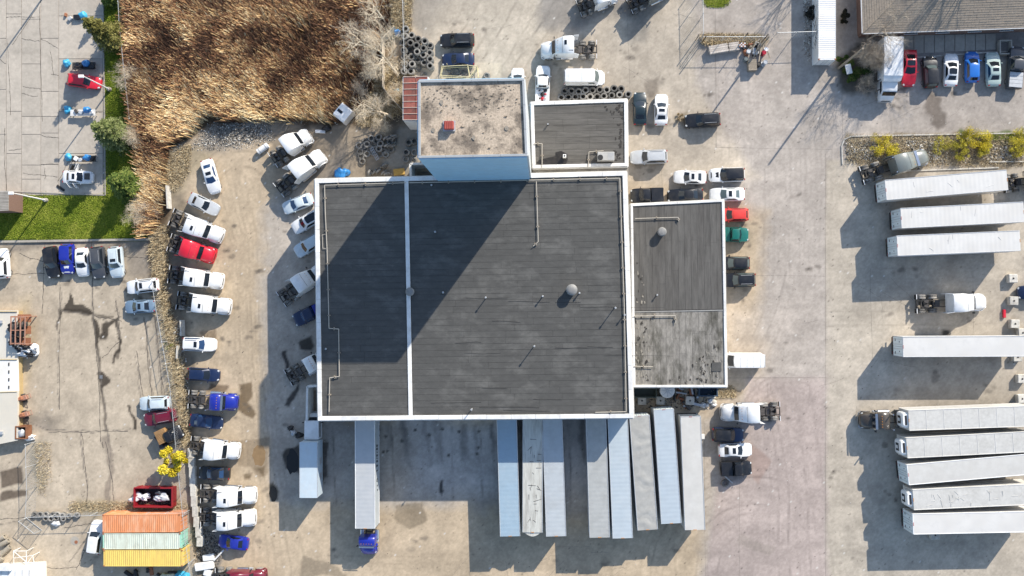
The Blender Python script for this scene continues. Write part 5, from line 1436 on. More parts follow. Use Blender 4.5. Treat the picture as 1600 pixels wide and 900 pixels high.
def conifer(label, px, py, hgt, rad, stops, seed, group, n=9000):
    p = P(px, py); t = thing("conifer_tree", label, "tree", (p.x, p.y, 0), 0, group)
    g = np.random.default_rng(seed)
    put("trunk", MB().tube((0, 0, -.05), (0, 0, hgt * .97), .17, .02, n=8).mesh("trunk"), BARK, t)
    lim = MB(); V = []; Cc = []
    tiers = int(hgt * 2.6)
    for k in range(tiers):
        f = k / tiers; z = .5 + (hgt - .6) * f; R = rad * (1 - f) ** .8 + .12
        nb = int(5 + 5 * (1 - f))
        for j in range(nb):
            a = 2 * PI * (j + g.random()) / nb; L = R * g.uniform(.62, 1.12); dr = g.uniform(-.30, .05)
            d = np.array([math.cos(a), math.sin(a), dr]); s = np.array([-math.sin(a), math.cos(a), 0])
            b0 = np.array([0, 0, z]); lim.tube(b0, b0 + d * L * .92, .028, .006, n=4, cap=False)
            m = max(8, int(n * L / (tiers * nb * rad * .55)))
            u = g.uniform(.15, 1.03, m); sw = (g.random(m) - .5) * 1.0 * L * (.15 + .5 * (1 - abs(u - .45)))
            c = b0 + d * (u * L)[:, None] + s * sw[:, None] + np.array([0, 0, 1]) * g.normal(-.02, .06, m)[:, None]
            ad = d * .9 + s * np.sign(sw)[:, None] * .55 + g.normal(0, .25, (m, 3)); ad /= np.linalg.norm(ad, axis=1, keepdims=True)
            bd = np.cross(ad, np.array([0, 0, 1.]) + g.normal(0, .35, (m, 3))); bd /= np.linalg.norm(bd, axis=1, keepdims=True)
            sz = g.uniform(.10, .20, m)[:, None]
            V.append(np.stack([c - ad * sz, c - bd * sz * .38, c + ad * sz, c + bd * sz * .38], 1).reshape(-1, 3))
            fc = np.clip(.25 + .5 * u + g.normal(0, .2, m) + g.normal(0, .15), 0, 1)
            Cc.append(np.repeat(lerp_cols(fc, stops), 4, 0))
    V = np.concatenate(V); Cc = np.concatenate(Cc)
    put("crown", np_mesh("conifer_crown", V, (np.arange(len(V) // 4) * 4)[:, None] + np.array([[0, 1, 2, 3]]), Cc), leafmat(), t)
    put("limbs", lim.mesh("limbs", 0, False), BARK, t)
    return t

G1 = [(.02, .04, .008), (.05, .09, .018), (.11, .16, .03), (.22, .25, .06)]
GY = [(.03, .03, .008), (.08, .075, .018), (.16, .15, .035), (.30, .27, .09)]
GP = [(.03, .05, .012), (.08, .11, .03), (.16, .19, .06), (.30, .32, .13)]
conifer("tall yellowish green conifer beside the slab yard above the red damaged car", 181, 62, 8.6, 2.5, GY, 1, "conifers by the slab yard", 12000)
conifer("broad pale green conifer between the lamp post and the dark spruce", 190, 214, 8.0, 2.7, GP, 2, "conifers by the slab yard", 13000)
conifer("dark green spruce leaning over the lawn corner beside the white damaged car", 207, 290, 6.6, 2.5, G1, 3, "conifers by the slab yard", 12000)
conifer("low dark conifer at the top edge of the grass strip", 178, 0, 5.0, 1.3, G1, 4, "conifers by the slab yard", 5000)

bare_tree("bare_tree", "pale leafless tree spreading over the reeds beside the tyre stacks", 622, 118, 9.4, (-.2, .26), 3, BARKP, 5, .24, (4, 5), .62, "leafless trees by the reed bed")
bare_tree("bare_tree", "pale leafless tree leaning across the fence above the loose white cab", 612, 182, 7.0, (-.5, .25), 5, BARKP, 5, .19, (3, 5), .62, "leafless trees by the reed bed")
bare_tree("bare_tree", "thin leafless sapling at the top end of the fence by the reeds", 606, 40, 7.4, (-.35, .25), 8, BARKP, 5, .16, (3, 4), .6, "leafless trees by the reed bed")
bare_tree("bare_bush", "small grey leafless bush between the grass strip and the reeds by the lamp", 212, 128, 4.0, (-.1, .1), 9, BARKP, 4, .05, (3, 5), .7, "leafless bushes at the reed edge", 3, "bush")
bare_tree("bare_bush", "tan leafless bush overhanging the lawn end beside the red truck", 238, 338, 3.6, (-.3, .1), 10, BARKP, 4, .05, (4, 5), .75, "leafless bushes at the reed edge", 5, "bush")
bare_tree("bare_bush", "tan leafless bush at the reed corner beside the pale green conifer", 222, 222, 3.4, (-.2, .1), 11, BARKP, 4, .05, (4, 5), .75, "leafless bushes at the reed edge", 4, "bush")
bare_tree("bare_bush", "bare twiggy bush right beside the loose white cab", 604, 205, 2.6, (-.3, .1), 12, BARKP, 4, .04, (4, 5), .8, "leafless bushes at the reed edge", 5, "bush")
for k, (x, y, hh) in enumerate(((572, 148, 2.6), (590, 66, 3.0), (566, 62, 2.6), (588, 120, 3.0), (578, 100, 2.8), (625, 150, 2.6))):
    bare_tree("bare_bush", "brown twiggy bush %s, reed thicket" % ("nearest the white cab", "just inside the board fence bend", "farthest into the reeds at the top", "touching the fence middle", "between the two big bare trees", "between fence and red lean-to")[k], x, y, hh, (-.2, .15), 60 + k, BARKP if k % 2 else BARKG, 4, .045, (4, 5), .8, "bushes of the thicket by the reeds", 5, "bush")
bare_tree("bare_bush", "dense grey thicket between the leaning pole and the white box truck", 1352, 98, 3.6, (.1, .0), 13, BARKG, 4, .08, (5, 6), .85, None, 13, "bush")
bare_tree("bare_bush", "low brown thicket below the leaning pole beside the box truck cab", 1350, 130, 2.2, (.0, -.1), 17, BARKG, 4, .04, (4, 6), .9, None, 8, "bush")
bare_tree("bare_tree", "leafless street tree beside the house roof casting branch shadows", 1356, 62, 8.5, (.25, .15), 14, BARKG, 5, .15, (3, 4), .55, None)
bare_tree("bare_tree", "large leafless tree behind the shingled house roof", 1500, -70, 15.0, (.05, .05), 15, BARK, 5, .32, (3, 4), .5, None)
bare_tree("bare_tree", "leafless tree beyond the top edge near the white container", 1290, -80, 8.5, (.05, .05), 16, BARK, 5, .2, (3, 4), .5, None)
bare_tree("bare_tree", "young thin leafless tree in the planted strip by the yellow shrubs", 1508, 218, 3.6, (.15, .2), 18, BARKG, 4, .035, (2, 3), .5, None)
bare_tree("bare_tree", "small bare sapling by the kerb end beside the grey truck", 1352, 225, 3.4, (.1, .1), 19, BARKG, 4, .035, (2, 3), .5, None)

def leaf_bush(name, label, px, py, rad, hgt, stops, seed, n, size=.10, clumps=9, group=None, trunk=.04, cat="shrub"):
    rr = random.Random(seed); p = P(px, py); t = thing(name, label, cat, (p.x, p.y, 0), 0, group)
    cs, rs = [], []
    lim = MB()
    for k in range(clumps):
        a = rr.uniform(0, 2 * PI); q = rad * math.sqrt(rr.random()) * .8
        c = (q * math.cos(a), q * math.sin(a), hgt * rr.uniform(.45, .95)); cs.append(c); rs.append(rad * rr.uniform(.14, .36))
        lim.tube((0, 0, 0), (c[0] * .5, c[1] * .5, c[2] * .5), trunk, trunk * .7, n=5, cap=False); lim.tube((c[0] * .5, c[1] * .5, c[2] * .5), c, trunk * .7, trunk * .2, n=4, cap=False)
        for j in range(3):
            e = Vector(c) + Vector((rr.gauss(0, 1), rr.gauss(0, 1), rr.gauss(0, .5))) * rs[-1]
            lim.tube(c, e, trunk * .25, .006, n=3, cap=False)
    V, Fc, cc = leaf_cloud(cs, rs, n, size, stops, seed)
    put("crown", np_mesh("leaf_crown", V, Fc, cc), leafmat(), t)
    put("limbs", lim.mesh("limbs", 0, False), BARK, t)
    return t
YEL = [(.30, .22, .015), (.55, .43, .025), (.75, .62, .04), (.85, .75, .15)]
YG = [(.16, .14, .02), (.34, .31, .04), (.52, .46, .05), (.68, .57, .10)]
leaf_bush("yellow_tree", "bright yellow blossoming tree over the block line beside the yard fence", 282, 716, 2.1, 3.6, YEL, 5, 5200, .13, 14, None, .09, "tree")
for k, (x, y, rr_, nn, lb) in enumerate(((1376, 228, 1.3, 1700, "round yellow shrub behind the dark grey truck"), (1393, 236, .8, 600, "small yellow shrub touching the big one behind the dark grey truck"), (1470, 228, 1.1, 900, "olive green shrub above the pale rocks of the planted strip"), (1496, 240, 1.0, 1200, "low yellow shrub at the kerb edge above the longest white trailer"),
                                          (1505, 216, .9, 1200, "yellow shrub with a bare sapling in it"), (1524, 220, 1.4, 2200, "widest yellow shrub of the planted strip beside the grass"), (1532, 232, .9, 900, "yellow shrub below the widest one by the dark heap"), (1592, 220, 1.3, 1600, "yellow shrub at the far end of the planted strip"), (1585, 238, .8, 600, "low yellow shrub by the second kerb"))):
    leaf_bush("yellow_shrub", lb, x, y, rr_ * 1.5, 1.0, YG if k in (2, 3, 6) else YEL if k in (0, 5) else YG[:2] + YEL[2:], 20 + k, int(nn * 2.2), .055, 20, "yellow shrubs in the planted strip", .02)
leaf_bush("green_shrub", "dark green clipped shrub at the foot of the leaning pole", 1336, 117, 2.1, 1.3, G1[:3] + [(.16, .15, .05)], 40, 5000, .09, 16, None, .03)
leaf_bush("green_shrub", "dark green shrub at the corner of the white container", 1313, 98, 1.0, 1.1, G1[:3] + [(.12, .12, .04)], 41, 1500, .09, 8, None, .03)
leaf_bush("dark_shrub", "dark straggly hedge along the white container wall", 1318, 30, 1.1, 1.2, [(.015, .014, .008), (.04, .035, .02), (.07, .06, .04)], 42, 2600, .09, 12, None, .03)
leaf_bush("dark_shrub", "dark scrub strip on the street side of the white container", 1266, 22, 1.0, .9, [(.015, .015, .012), (.05, .045, .035), (.12, .11, .09)], 43, 2200, .09, 14, None, .03)
leaf_bush("green_shrub", "tiny green weed clump growing in the rubble by the white car", 266, 540, .9, .6, G1[1:] + [(.25, .22, .06)], 44, 900, .08, 6, None, .02)
leaf_bush("dead_plant", "dry weed clump in the yard beside the black car with its shadow", 1060, 184, .8, .5, PALES[:3], 45, 900, .06, 6, None, .02, "plant")

# stones and rubble
def pebbles(name, px, py, smin, smax, cols, z=0.0):
    n = len(px); x, y = Pn(px, py)
    s = RNG.uniform(smin, smax, n) * RNG.random(n) ** .5
    base = np.array([(1, 0, 0), (0, 1, 0), (-1, 0, 0), (0, -1, 0), (0, 0, .7), (0, 0, -.3)])
    th = RNG.uniform(0, 2 * PI, n); co, si = np.cos(th), np.sin(th)
    j = 1 + RNG.uniform(-.35, .35, (n, 6))
    bx = base[None, :, 0] * j; by = base[None, :, 1] * j * RNG.uniform(.5, 1, (n, 1)); bz = base[None, :, 2] * j
    V = np.stack([x[:, None] + s[:, None] * (bx * co[:, None] - by * si[:, None]), y[:, None] + s[:, None] * (bx * si[:, None] + by * co[:, None]), z + s[:, None] * bz + s[:, None] * .2], -1).reshape(-1, 3)
    T = np.array([(0, 1, 4), (1, 2, 4), (2, 3, 4), (3, 0, 4), (1, 0, 5), (2, 1, 5), (3, 2, 5), (0, 3, 5)])
    Fc = ((np.arange(n) * 6)[:, None, None] + T[None]).reshape(-1, 3)
    me = np_mesh(name, V, Fc, np.repeat(cols, 6, 0))
    return put(name, me, mat("loose_stone", (0, 0, 0), .9, var=.2, scale=10, attr="Col"), None, kind="stuff")
ST = [(.05, .045, .04), (.17, .15, .125), (.36, .33, .28), (.66, .64, .59)]
px, py = scatter([(238, 380), (1600, 60), (1600, 900), (0, 900), (0, 400)], 5200)
k = ~in_poly(px, py, [(490, 255), (1140, 255), (1140, 660), (490, 660)]); px, py = px[k], py[k]
pebbles("litter_stones", px, py, .02, .085, lerp_cols(RNG.random(len(px)) ** 1.6, ST))
for poly, nn, s1, bias in (([(330, 192), (420, 190), (430, 222), (330, 236), (300, 228)], 1300, .17, .10), ([(340, 196), (405, 196), (410, 216), (345, 226)], 500, .15, -.35), ([(262, 520), (280, 505), (300, 660), (296, 700), (284, 690)], 420, .30, .45), ([(258, 230), (285, 226), (282, 250), (262, 260)], 260, .26, .4), ([(300, 820), (330, 830), (345, 860), (335, 890), (310, 890)], 1100, .20, -.25),
                           ([(1320, 225), (1380, 222), (1370, 250), (1325, 252)], 420, .24, .1), ([(1410, 218), (1470, 218), (1480, 255), (1430, 250)], 420, .26, .3), ([(1540, 230), (1600, 228), (1600, 252), (1535, 252)], 420, .24, .15), ([(1380, 215), (1600, 210), (1600, 256), (1400, 260)], 420, .14, .0), ([(980, 604), (1120, 604), (1112, 636), (985, 640)], 700, .16, -.1), ([(1255, 0), (1270, 0), (1268, 60), (1262, 100), (1256, 60)], 340, .2, .15), ([(440, 170), (540, 165), (545, 190), (440, 195)], 420, .16, .1)):
    px, py = scatter(poly, nn * 2)
    pebbles("rubble", px, py, .05, s1, lerp_cols(np.clip(RNG.random(len(px)) + bias, 0, 1), ST))

# ------------------------------------------------------------------ fences, blocks
WIRE = mat("fence_wire", (.52, .53, .53), .45, .4)
def chain_fence(label, pts, hgt, wires=True, step=3.0, m=None, group=None):
    t = thing("chain_link_fence", label, "fence", (0, 0, 0), 0, group)
    wb_ = MB()
    for (x0, y0), (x1, y1) in zip(pts[:-1], pts[1:]):
        a, b = P(x0, y0), P(x1, y1); d = b - a; n = max(1, round(d.length / step))
        put("top_rail", MB().tube((a.x, a.y, hgt), (b.x, b.y, hgt), .035, n=6).mesh("rail"), m or WIRE, t)
        for k in range(n + 1):
            c = a.lerp(b, k / n)
            put("post", cached("fence_post%.1f" % hgt, lambda: MB().tube((0, 0, 0), (0, 0, hgt + .12), .045, n=8).tube((0, 0, hgt + .12), (0, 0, hgt + .16), .06, .02, n=8)), m or WIRE, t, (c.x, c.y, 0))
        if wires:
            q = int(d.length / .32)
            for k in range(q):
                u0, u1 = a.lerp(b, k / q), a.lerp(b, min(1, (k + 3) / q))
                wb_.tube((u0.x, u0.y, .05), (u1.x, u1.y, hgt), .009, n=3, cap=False); wb_.tube((u1.x, u1.y, .05), (u0.x, u0.y, hgt), .009, n=3, cap=False)
    if wires and wb_.f: put("wire_mesh", wb_.mesh("wire", 0, False), m or WIRE, t, kind="stuff")
    return t
chain_fence("long chain link fence between the concrete yard and the truck row", [(248, 440), (258, 500), (276, 600), (281, 650), (285, 690), (292, 760), (300, 840), (310, 905)], 2.2)
chain_fence("chain link fence by the weeds left of the tyre row", [(56, 690), (58, 760), (56, 803)], 2.4)
chain_fence("chain link fence behind the orange container and the red skip", [(56, 803), (125, 801), (210, 798), (298, 796)], 2.0)
chain_fence("chain link fence along the grass strip and the reed bed", [(193, -20), (196, 40), (203, 110), (212, 190)], 1.8)
chain_fence("chain link fence with cables by the tyre stacks", [(632, -20), (634, 40), (636, 118)], 2.2)
chain_fence("tall chain link fence running down to the yard gate", [(1092, -30), (1094, 62)], 2.6)
chain_fence("chain link fence above the timber stack near the gate", [(1094, 66), (1190, 66)], 2.4)
chain_fence("sliding chain link gate closing on the white container", [(1207, 60), (1268, 58)], 2.4, True, 2.2)
bf = thing("board_fence", "pale board fence bent between the bare trees and the tyres", "fence")
for (x0, y0), (x1, y1) in zip([(620, 48), (601, 66), (602, 142), (640, 186)][:-1], [(620, 48), (601, 66), (602, 142), (640, 186)][1:]):
    a, b = P(x0, y0), P(x1, y1); d = b - a; n = max(2, int(d.length / 1.0))
    for k in range(n):
        c = a.lerp(b, (k + .5) / n); ubox("board", mat("pale_board", (.50, .43, .34), .85, var=.2, rnd=.15), bf, (c.x, c.y, 1.0 + random.uniform(-.03, .03)), (d.length / n - .03, .07, 2.0), math.atan2(d.y, d.x))
# block line of the dirt yard
blk = ((288, 770), (304, 783), (306, 799), (308, 815), (311, 831), (313, 845)), ((299, 708), (300, 722), (301, 737), (302, 752), (303, 767))
ORD_ = ('first', 'second', 'third', 'fourth', 'fifth', 'sixth', 'seventh', 'eighth', 'ninth', 'tenth')
nb = 0
bn = ["between the upper fence brace and the first pale truck wheel", "second from the yellow tree", "third from the yellow tree", "beside the mid fence brace", "level with the orange container corner"]
for (x, y) in blk[1] + blk[0][1:]:
    p = P(x, y, .4)
    nb += 1
    o = put("concrete_block", cached("concrete_block", lambda: MB().cbox((0, 0, .38), (.82, 1.42, .76), .05)), BLOCKC, None, (p.x, p.y, 0), (0, 0, .05 * math.sin(nb * 3.1)))
    tag(o, "%s rough concrete block down from the yellow tree in the fence line" % ORD_[nb - 1], "concrete block", "concrete blocks along the fence")
for x0, y0, x1, y1, lb in ((261, 290, 263, 326, "white concrete barrier end beside the straw at the top truck wheels"), (283, 500, 284, 525, "grey concrete barrier standing behind the white car"), (278, 540, 277, 560, "short pale barrier in the rubble near the white car tail")):
    a, b = P(x0, y0, .5), P(x1, y1, .5); d = b - a
    o = put("concrete_barrier", MB().loft([[(s * d.length / 2, y, z) for y, z in ((-.28, 0), (.28, 0), (.12, .45), (.09, .8), (-.09, .8), (-.12, .45))] for s in (-1, 1)]).mesh("barrier", 0), BLOCKC, None, ((a.x + b.x) / 2, (a.y + b.y) / 2, 0), (0, 0, math.atan2(d.y, d.x)))
    tag(o, lb, "barrier")
for x, y, lb in ((1583, 435, "square concrete block below the third trailer nose"), (1584, 470, "concrete block beside the red jerry can"), (1586, 506, "concrete block just above the long lone trailer"), (1597, 592, "concrete block in the lone trailer shadow at the frame edge"), (1597, 623, "concrete block above the reefer trailer roof at the frame edge"), (1003, 626, "grey block behind the wrinkled grey trailer doors"), (1032, 626, "grey block under the annex wall behind the blue trailer"), (1078, 626, "grey block under the annex wall behind the open trailer"), (1461, 836, "grey block against the lowest trailer side"), (1598, 520, "low block just above the lone trailer roof end"), (1590, 558, "half hidden block on the shaded side of the lone trailer")):
    p = P(x, y, .7)
    t = thing("concrete_block", lb, "concrete block", (p.x, p.y, 0), random.uniform(-.05, .05), "concrete blocks for trailer legs")
    put("block", cached("big_block", lambda: MB().cbox((0, 0, .4), (1.15, 1.15, .8), .06)), BLOCKC, t)
    put("lifting_eye", cached("lifting_eye", lambda: MB().tube((-.12, 0, .8), (0, 0, .92), .02).tube((0, 0, .92), (.12, 0, .8), .02).tube((0, 0, .80), (0, 0, .812), .13, n=10)), FRAME, t)

# ------------------------------------------------------------------ tyres
def tyre_mb(R=.5, wd=.27):
    prof = [(R * .56, -wd * .42), (R * .80, -wd * .5), (R * .95, -wd * .42), (R, -wd * .22), (R, wd * .22), (R * .95, wd * .42), (R * .80, wd * .5), (R * .56, wd * .42), (R * .60, 0)]
    m = MB(); n = 16; rings = [[(q * math.cos(2 * PI * i / n), q * math.sin(2 * PI * i / n), z) for q, z in prof] for i in range(n)]
    k = len(prof); vs = [p for r_ in rings for p in r_]
    fs = [(i * k + j, ((i + 1) % n) * k + j, ((i + 1) % n) * k + (j + 1) % k, i * k + (j + 1) % k) for i in range(n) for j in range(k)]
    return m.add(vs, fs)
TYRE = cached("tyre", tyre_mb, 50)
rt = random.Random(77)
ORD = ('first', 'second', 'third', 'fourth', 'fifth', 'sixth', 'seventh', 'eighth', 'ninth', 'tenth', 'eleventh', 'twelfth'); COLN = {}
def tyre(x, y, z, label, group, tilt=0.0, ang=0.0, s=1.0):
    o = put("old_tyre", TYRE, TYREDUST, None, (x, y, z), (tilt, 0, ang), (s, s, s))
    return tag(o, label, "tyre", group)
def stack(px, py, n, label, group, s=1.0, where=None):
    p = P(px, py, n * .27)
    for k in range(n):
        if where: label = ("top tyre, " if k == n - 1 else "second tyre down, " if k == n - 2 else "lower tyre, ") + where
        tyre(p.x + rt.gauss(0, .025), p.y + rt.gauss(0, .025), .135 * s + .27 * s * k, label, group, 0, rt.uniform(0, 6), s * rt.uniform(.96, 1.03))
for x, y in ((230, 310), (220, 385), (300, 378), (363, 418), (440, 440), (203, 460), (285, 458), (350, 485), (427, 517), (497, 490), (212, 540), (288, 535), (355, 558), (425, 592), (495, 570), (222, 615), (295, 610), (362, 642), (432, 678), (497, 640), (220, 692), (300, 690), (215, 768), (290, 765), (365, 740), (495, 710), (430, 818)):
    ci = min(range(5), key=lambda q: abs(x - (213, 292, 358, 430, 496)[q])); COLN[ci] = COLN.get(ci, 0) + 1
    stack(600 + x / 6.92, y / 6.92, 1 if (x, y) in ((430, 818), (365, 740)) else rt.choice((3, 4, 4, 5)), "", "tyres stacked above the red lean-to",
          where="%s stack down, %s column from the cable fence" % (ORD[COLN[ci] - 1], ORD[ci]))
for x, y in ((882, 142), (893, 142), (904, 142), (915, 141), (926, 141), (937, 140), (948, 140), (960, 138), (971, 138), (877, 152), (888, 152), (899, 151), (911, 151), (922, 151), (933, 151), (944, 150), (956, 149), (968, 148), (981, 147)):
    rw = 0 if y < 144 and x < 975 else 1; COLN[10 + rw] = COLN.get(10 + rw, 0) + 1
    stack(x, y, 4, "", "tyres stacked along the offices", where="%s stack from the white pickup, row %s" % (ORD[COLN[10 + rw] - 1], ("beside the white van", "against the office roof")[rw]))
for x, y, n_ in ((197, 577, 2), (258, 570, 2), (153, 603, 1), (268, 622, 2), (215, 632, 1), (157, 655, 1), (110, 685, 1), (313, 705, 1), (130, 758, 1), (105, 635, 1), (300, 680, 1), (165, 700, 1), (240, 605, 2), (185, 600, 1), (230, 665, 1), (260, 660, 2), (285, 650, 1), (210, 690, 1), (270, 700, 1), (140, 640, 1), (345, 610, 2), (370, 600, 1), (120, 720, 1), (165, 625, 2), (325, 660, 1), (350, 665, 1)):
    zn = 0 if 150 < x < 200 and y > 640 else 1 if x < 160 else 2 if y < 640 else 3
    COLN[30 + zn] = COLN.get(30 + zn, 0) + 1
    stack(540 + x / 5, 100 + y / 5, n_, "", "tyre heap west of the tower", where="%s pile by the %s, heap west of the tower" % (ORD[COLN[30 + zn] - 1], ("pale slatted frame", "reeds", "upright tyres", "workshop corner")[zn]))
for k, (x, y, a) in enumerate(((318, 580, .3), (345, 585, .3), (372, 560, .2), (385, 580, .4), (322, 632, .3), (345, 640, .4), (372, 640, .3), (190, 850, 1.0), (225, 842, .9), (255, 838, .9), (280, 800, .8), (305, 795, .7), (325, 860, .2), (300, 850, .5))):
    p = P(540 + x / 5, 100 + y / 5, .5)
    tyre(p.x, p.y, .5, "%s upright tyre %s" % (ORD[k % 7], ("from the slatted frame in the heap by the red lean-to", "from the reeds in the row nearest the workshop corner")[k // 7]), "upright tyres west of the tower", PI / 2 + rt.uniform(-.3, .3), a + rt.uniform(-.2, .2))
for x, y, n_ in ((473, 690, 2), (535, 690, 1), (470, 745, 1), (535, 755, 1), (490, 612, 2), (535, 605, 2), (440, 130 + 20, 1), (390, 180, 1)):
    TW = TW + 1 if 'TW' in globals() else 0
    stack(540 + x / 5, 100 + y / 5, n_, "", "tyres against the tower wall", where="%s pile in the shade against the tower west wall" % ORD[TW])
for x, y in ((53, 805), (61.5, 805), (71, 804.7), (81, 805), (89, 805), (96.5, 806), (70, 811), (78, 811), (87, 810), (98, 811), (107, 807), (119, 806)):
    rw = 0 if y < 807 and x < 97 else 1; COLN[20 + rw] = COLN.get(20 + rw, 0) + 1
    stack(x, y, 2, "", "tyres along the yard fence", .86, where="%s stack from the gate leaf, row %s" % (ORD[COLN[20 + rw] - 1], ("along the yard fence", "in front of the fence tyres")[rw]))
for x, y, n_ in ((702, 108, 1), (713, 111, 1), (725, 115, 1), (705, 120, 1), (718, 122, 1), (760, 118, 1)):
    YR = YR + 1 if 'YR' in globals() else 0
    stack(x, y, n_, "", "tyres in the yellow rack", where="%s from the tyre stacks in the yellow rack" % ORD[YR])
p = P(1133, 755, .2); tyre(p.x, p.y, .14, "single dark tyre lying beside a grey pole and black car", None)
tr_ = thing("tyre_rack", "pale yellow steel tyre rack at the tower edge below the dark blue car", "rack")
RK = mat("rack_yellow", (.62, .53, .30), .6, var=.15)
for x, y in ((692, 108), (690, 122), (732, 106), (747, 108), (735, 124), (748, 124), (700, 104)):
    p = P(x, y); put("upright", MB().tube((p.x, p.y, 0), (p.x, p.y, 1.5), .05, n=6).mesh("rk"), RK, tr_)
for (x0, y0), (x1, y1) in (((690, 122), (692, 108)), ((692, 108), (732, 106)), ((732, 106), (747, 108)), ((747, 108), (748, 124)), ((690, 122), (735, 124)), ((735, 124), (732, 106)), ((735, 124), (747, 108))):
    a, b = P(x0, y0), P(x1, y1); put("rail", MB().tube((a.x, a.y, 1.3), (b.x, b.y, 1.3), .05, n=6).mesh("rk"), RK, tr_)
    put("rail", MB().tube((a.x, a.y, .5), (b.x, b.y, .5), .05, n=6).mesh("rk"), RK, tr_)

# ------------------------------------------------------------------ shipping containers
def container(label, corners, ht, col, endcol=None, marks=None, lockside=1, group=None, name="shipping_container"):
    """corners: roof pixels NW, NE, SE, SW"""
    q = [P(x, y, ht) for x, y in corners]; q = [Vector((p.x, p.y, 0)) for p in q]
    a = (q[0] + q[3]) / 2; b = (q[1] + q[2]) / 2; d = b - a
    ln, wd = d.length, ((q[3] - q[0]).length + (q[2] - q[1]).length) / 2
    c = (a + b) / 2
    t = thing(name, label, "container", (c.x, c.y, 0), math.atan2(d.y, d.x), group)
    h, w_ = ln / 2, wd / 2
    def ribs(L, zz):   # corrugation along x
        n = max(8, int(L / .28)); pts = []
        for k in range(n):
            s = -L / 2 + L * k / n; e = L / n
            pts += [(s, 0), (s + .3 * e, 0), (s + .5 * e, zz), (s + .8 * e, zz)]
        return pts + [(L / 2, 0)]
    pr = ribs(ln - .24, .036)
    put("roof", MB().loft([[(x, -w_ + .05, ht - .06 + z) for x, z in pr], [(x, w_ - .05, ht - .06 + z) for x, z in pr]], cap=False, closed=False).mesh("cont_roof", 0, False), col, t)
    for s in (-1, 1):
        put("side_panel", MB().loft([[(x, s * (w_ - .06 + z), .12) for x, z in pr], [(x, s * (w_ - .06 + z), ht - .1) for x, z in pr]], cap=False, closed=False).mesh("cont_side", 0, False), col, t)
        put("top_rail", MB().cbox((0, s * (w_ - .03), ht - .06), (ln, .07, .10), .015).mesh("cont_rail", 0), col, t)
        put("bottom_rail", MB().cbox((0, s * (w_ - .03), .08), (ln, .07, .14), .015).mesh("cont_rail", 0), col, t)
        o = put("door", cached("container_door%.2f" % wd, lambda: MB().cbox((0, 0, 0), (.05, w_ - .08, ht - .34), .015)), endcol or col, t, (lockside * (h - .03), s * (w_ / 2 - .02), ht / 2))
        for k in (-.28, .28):
            put("lock_bar", cached("lock_bar_c", lambda: MB().tube((0, 0, -1.15), (0, 0, 1.15), .024, n=6)), STEEL, o, (lockside * .05, k * wd / 2, 0))
        for k in range(4): ubox("door_rib", endcol or col, o, (lockside * .03, 0, -.8 + .52 * k), (.03, w_ - .14, .12))
        for e in (-1, 1):
            put("corner_post", MB().cbox((e * (h - .05), s * (w_ - .05), ht / 2), (.12, .12, ht - .02), .015).mesh("cpost", 0), endcol or col, t)
            put("corner_casting", cached("casting", lambda: MB().cbox((0, 0, 0), (.2, .18, .14), .02)), RUST, t, (e * (h - .07), s * (w_ - .06), ht - .03))
    for e in (-1, 1):
        put("end_header", MB().cbox((e * (h - .05), 0, ht - .06), (.10, wd - .2, .11), .015).mesh("cend", 0), endcol or col, t)
    put("end_wall", MB().box((-lockside * (h - .06), 0, ht / 2), (.04, wd - .2, ht - .2)).mesh("cendwall", 0), endcol or col, t)
    return t
ORG = mat("container_orange", (.62, .24, .10), .6, var=.10, scale=1.5, dirt=(.72, .44, .28), dirt_amt=.7, dscale=1.0, stretch=(1.5, .4, 1))
PGR = mat("container_pale_green", (.58, .62, .52), .6, var=.09, scale=1.5, dirt=(.36, .33, .24), dirt_amt=.6, dscale=1.1, stretch=(1.5, .4, 1))
PGE = mat("container_mint_door", (.30, .58, .46), .6, var=.1)
YLW = mat("container_yellow", (.72, .52, .13), .6, var=.08, scale=1.5, dirt=(.50, .33, .12), dirt_amt=.6, dscale=1.1, stretch=(1.5, .4, 1))
CWH = mat("container_white", (.78, .775, .75), .55, var=.05, scale=2.0, dirt=(.60, .50, .38), dirt_amt=.35, dscale=.5)
g_ = "containers side by side in the yard corner"
container("faded orange shipping container beside the red skip", [(160, 805), (281, 803), (281, 832), (160, 832)], 2.6, ORG, group=g_)
container("pale green shipping container between the orange and yellow ones", [(160, 834), (282, 833), (282, 858), (161, 858)], 2.6, PGR, PGE, group=g_)
container("yellow shipping container nearest the bottom of the yard", [(161, 859.5), (285, 859.5), (285, 885), (162, 885)], 2.6, YLW, group=g_)
wc = container("white ribbed storage container with dark marks on its wall beside the gate", [(1279, 94), (1279, -70), (1306, -70), (1306, 93)], 2.7, CWH, lockside=-1, name="storage_container")
# painted marks on the wall of the white container
r = random.Random(5)
INK = mat("paint_mark_black", (.03, .032, .035), .7)
mb = MB(); a0, a1 = P(1279, 72, 2.5), P(1279, 2, 2.5)
for k in range(34):
    f = k / 34; x = a0.x - .10; y = a0.y + (a1.y - a0.y) * f
    z = r.uniform(.5, 2.1); L = r.uniform(.25, .55); an_ = r.choice((.7, -.7, .5, -.5, 0))
    dy, dz = L * math.cos(an_), L * math.sin(an_)
    mb.box((x - .01, y + dy / 2, z), (.016, abs(dy) + .05, .07)) if an_ == 0 else mb.add([(x - .012, y, z), (x - .012, y + .09, z), (x - .012, y + .09 + dy, z + dz), (x - .012, y + dy, z + dz), (x + .02, y, z), (x + .02, y + .09, z), (x + .02, y + .09 + dy, z + dz), (x + .02, y + dy, z + dz)], [(0, 1, 2, 3), (0, 4, 5, 1), (1, 5, 6, 2), (2, 6, 7, 3), (3, 7, 4, 0)])
o = put("wall_marks", mb.mesh("marks", 0), INK, None)
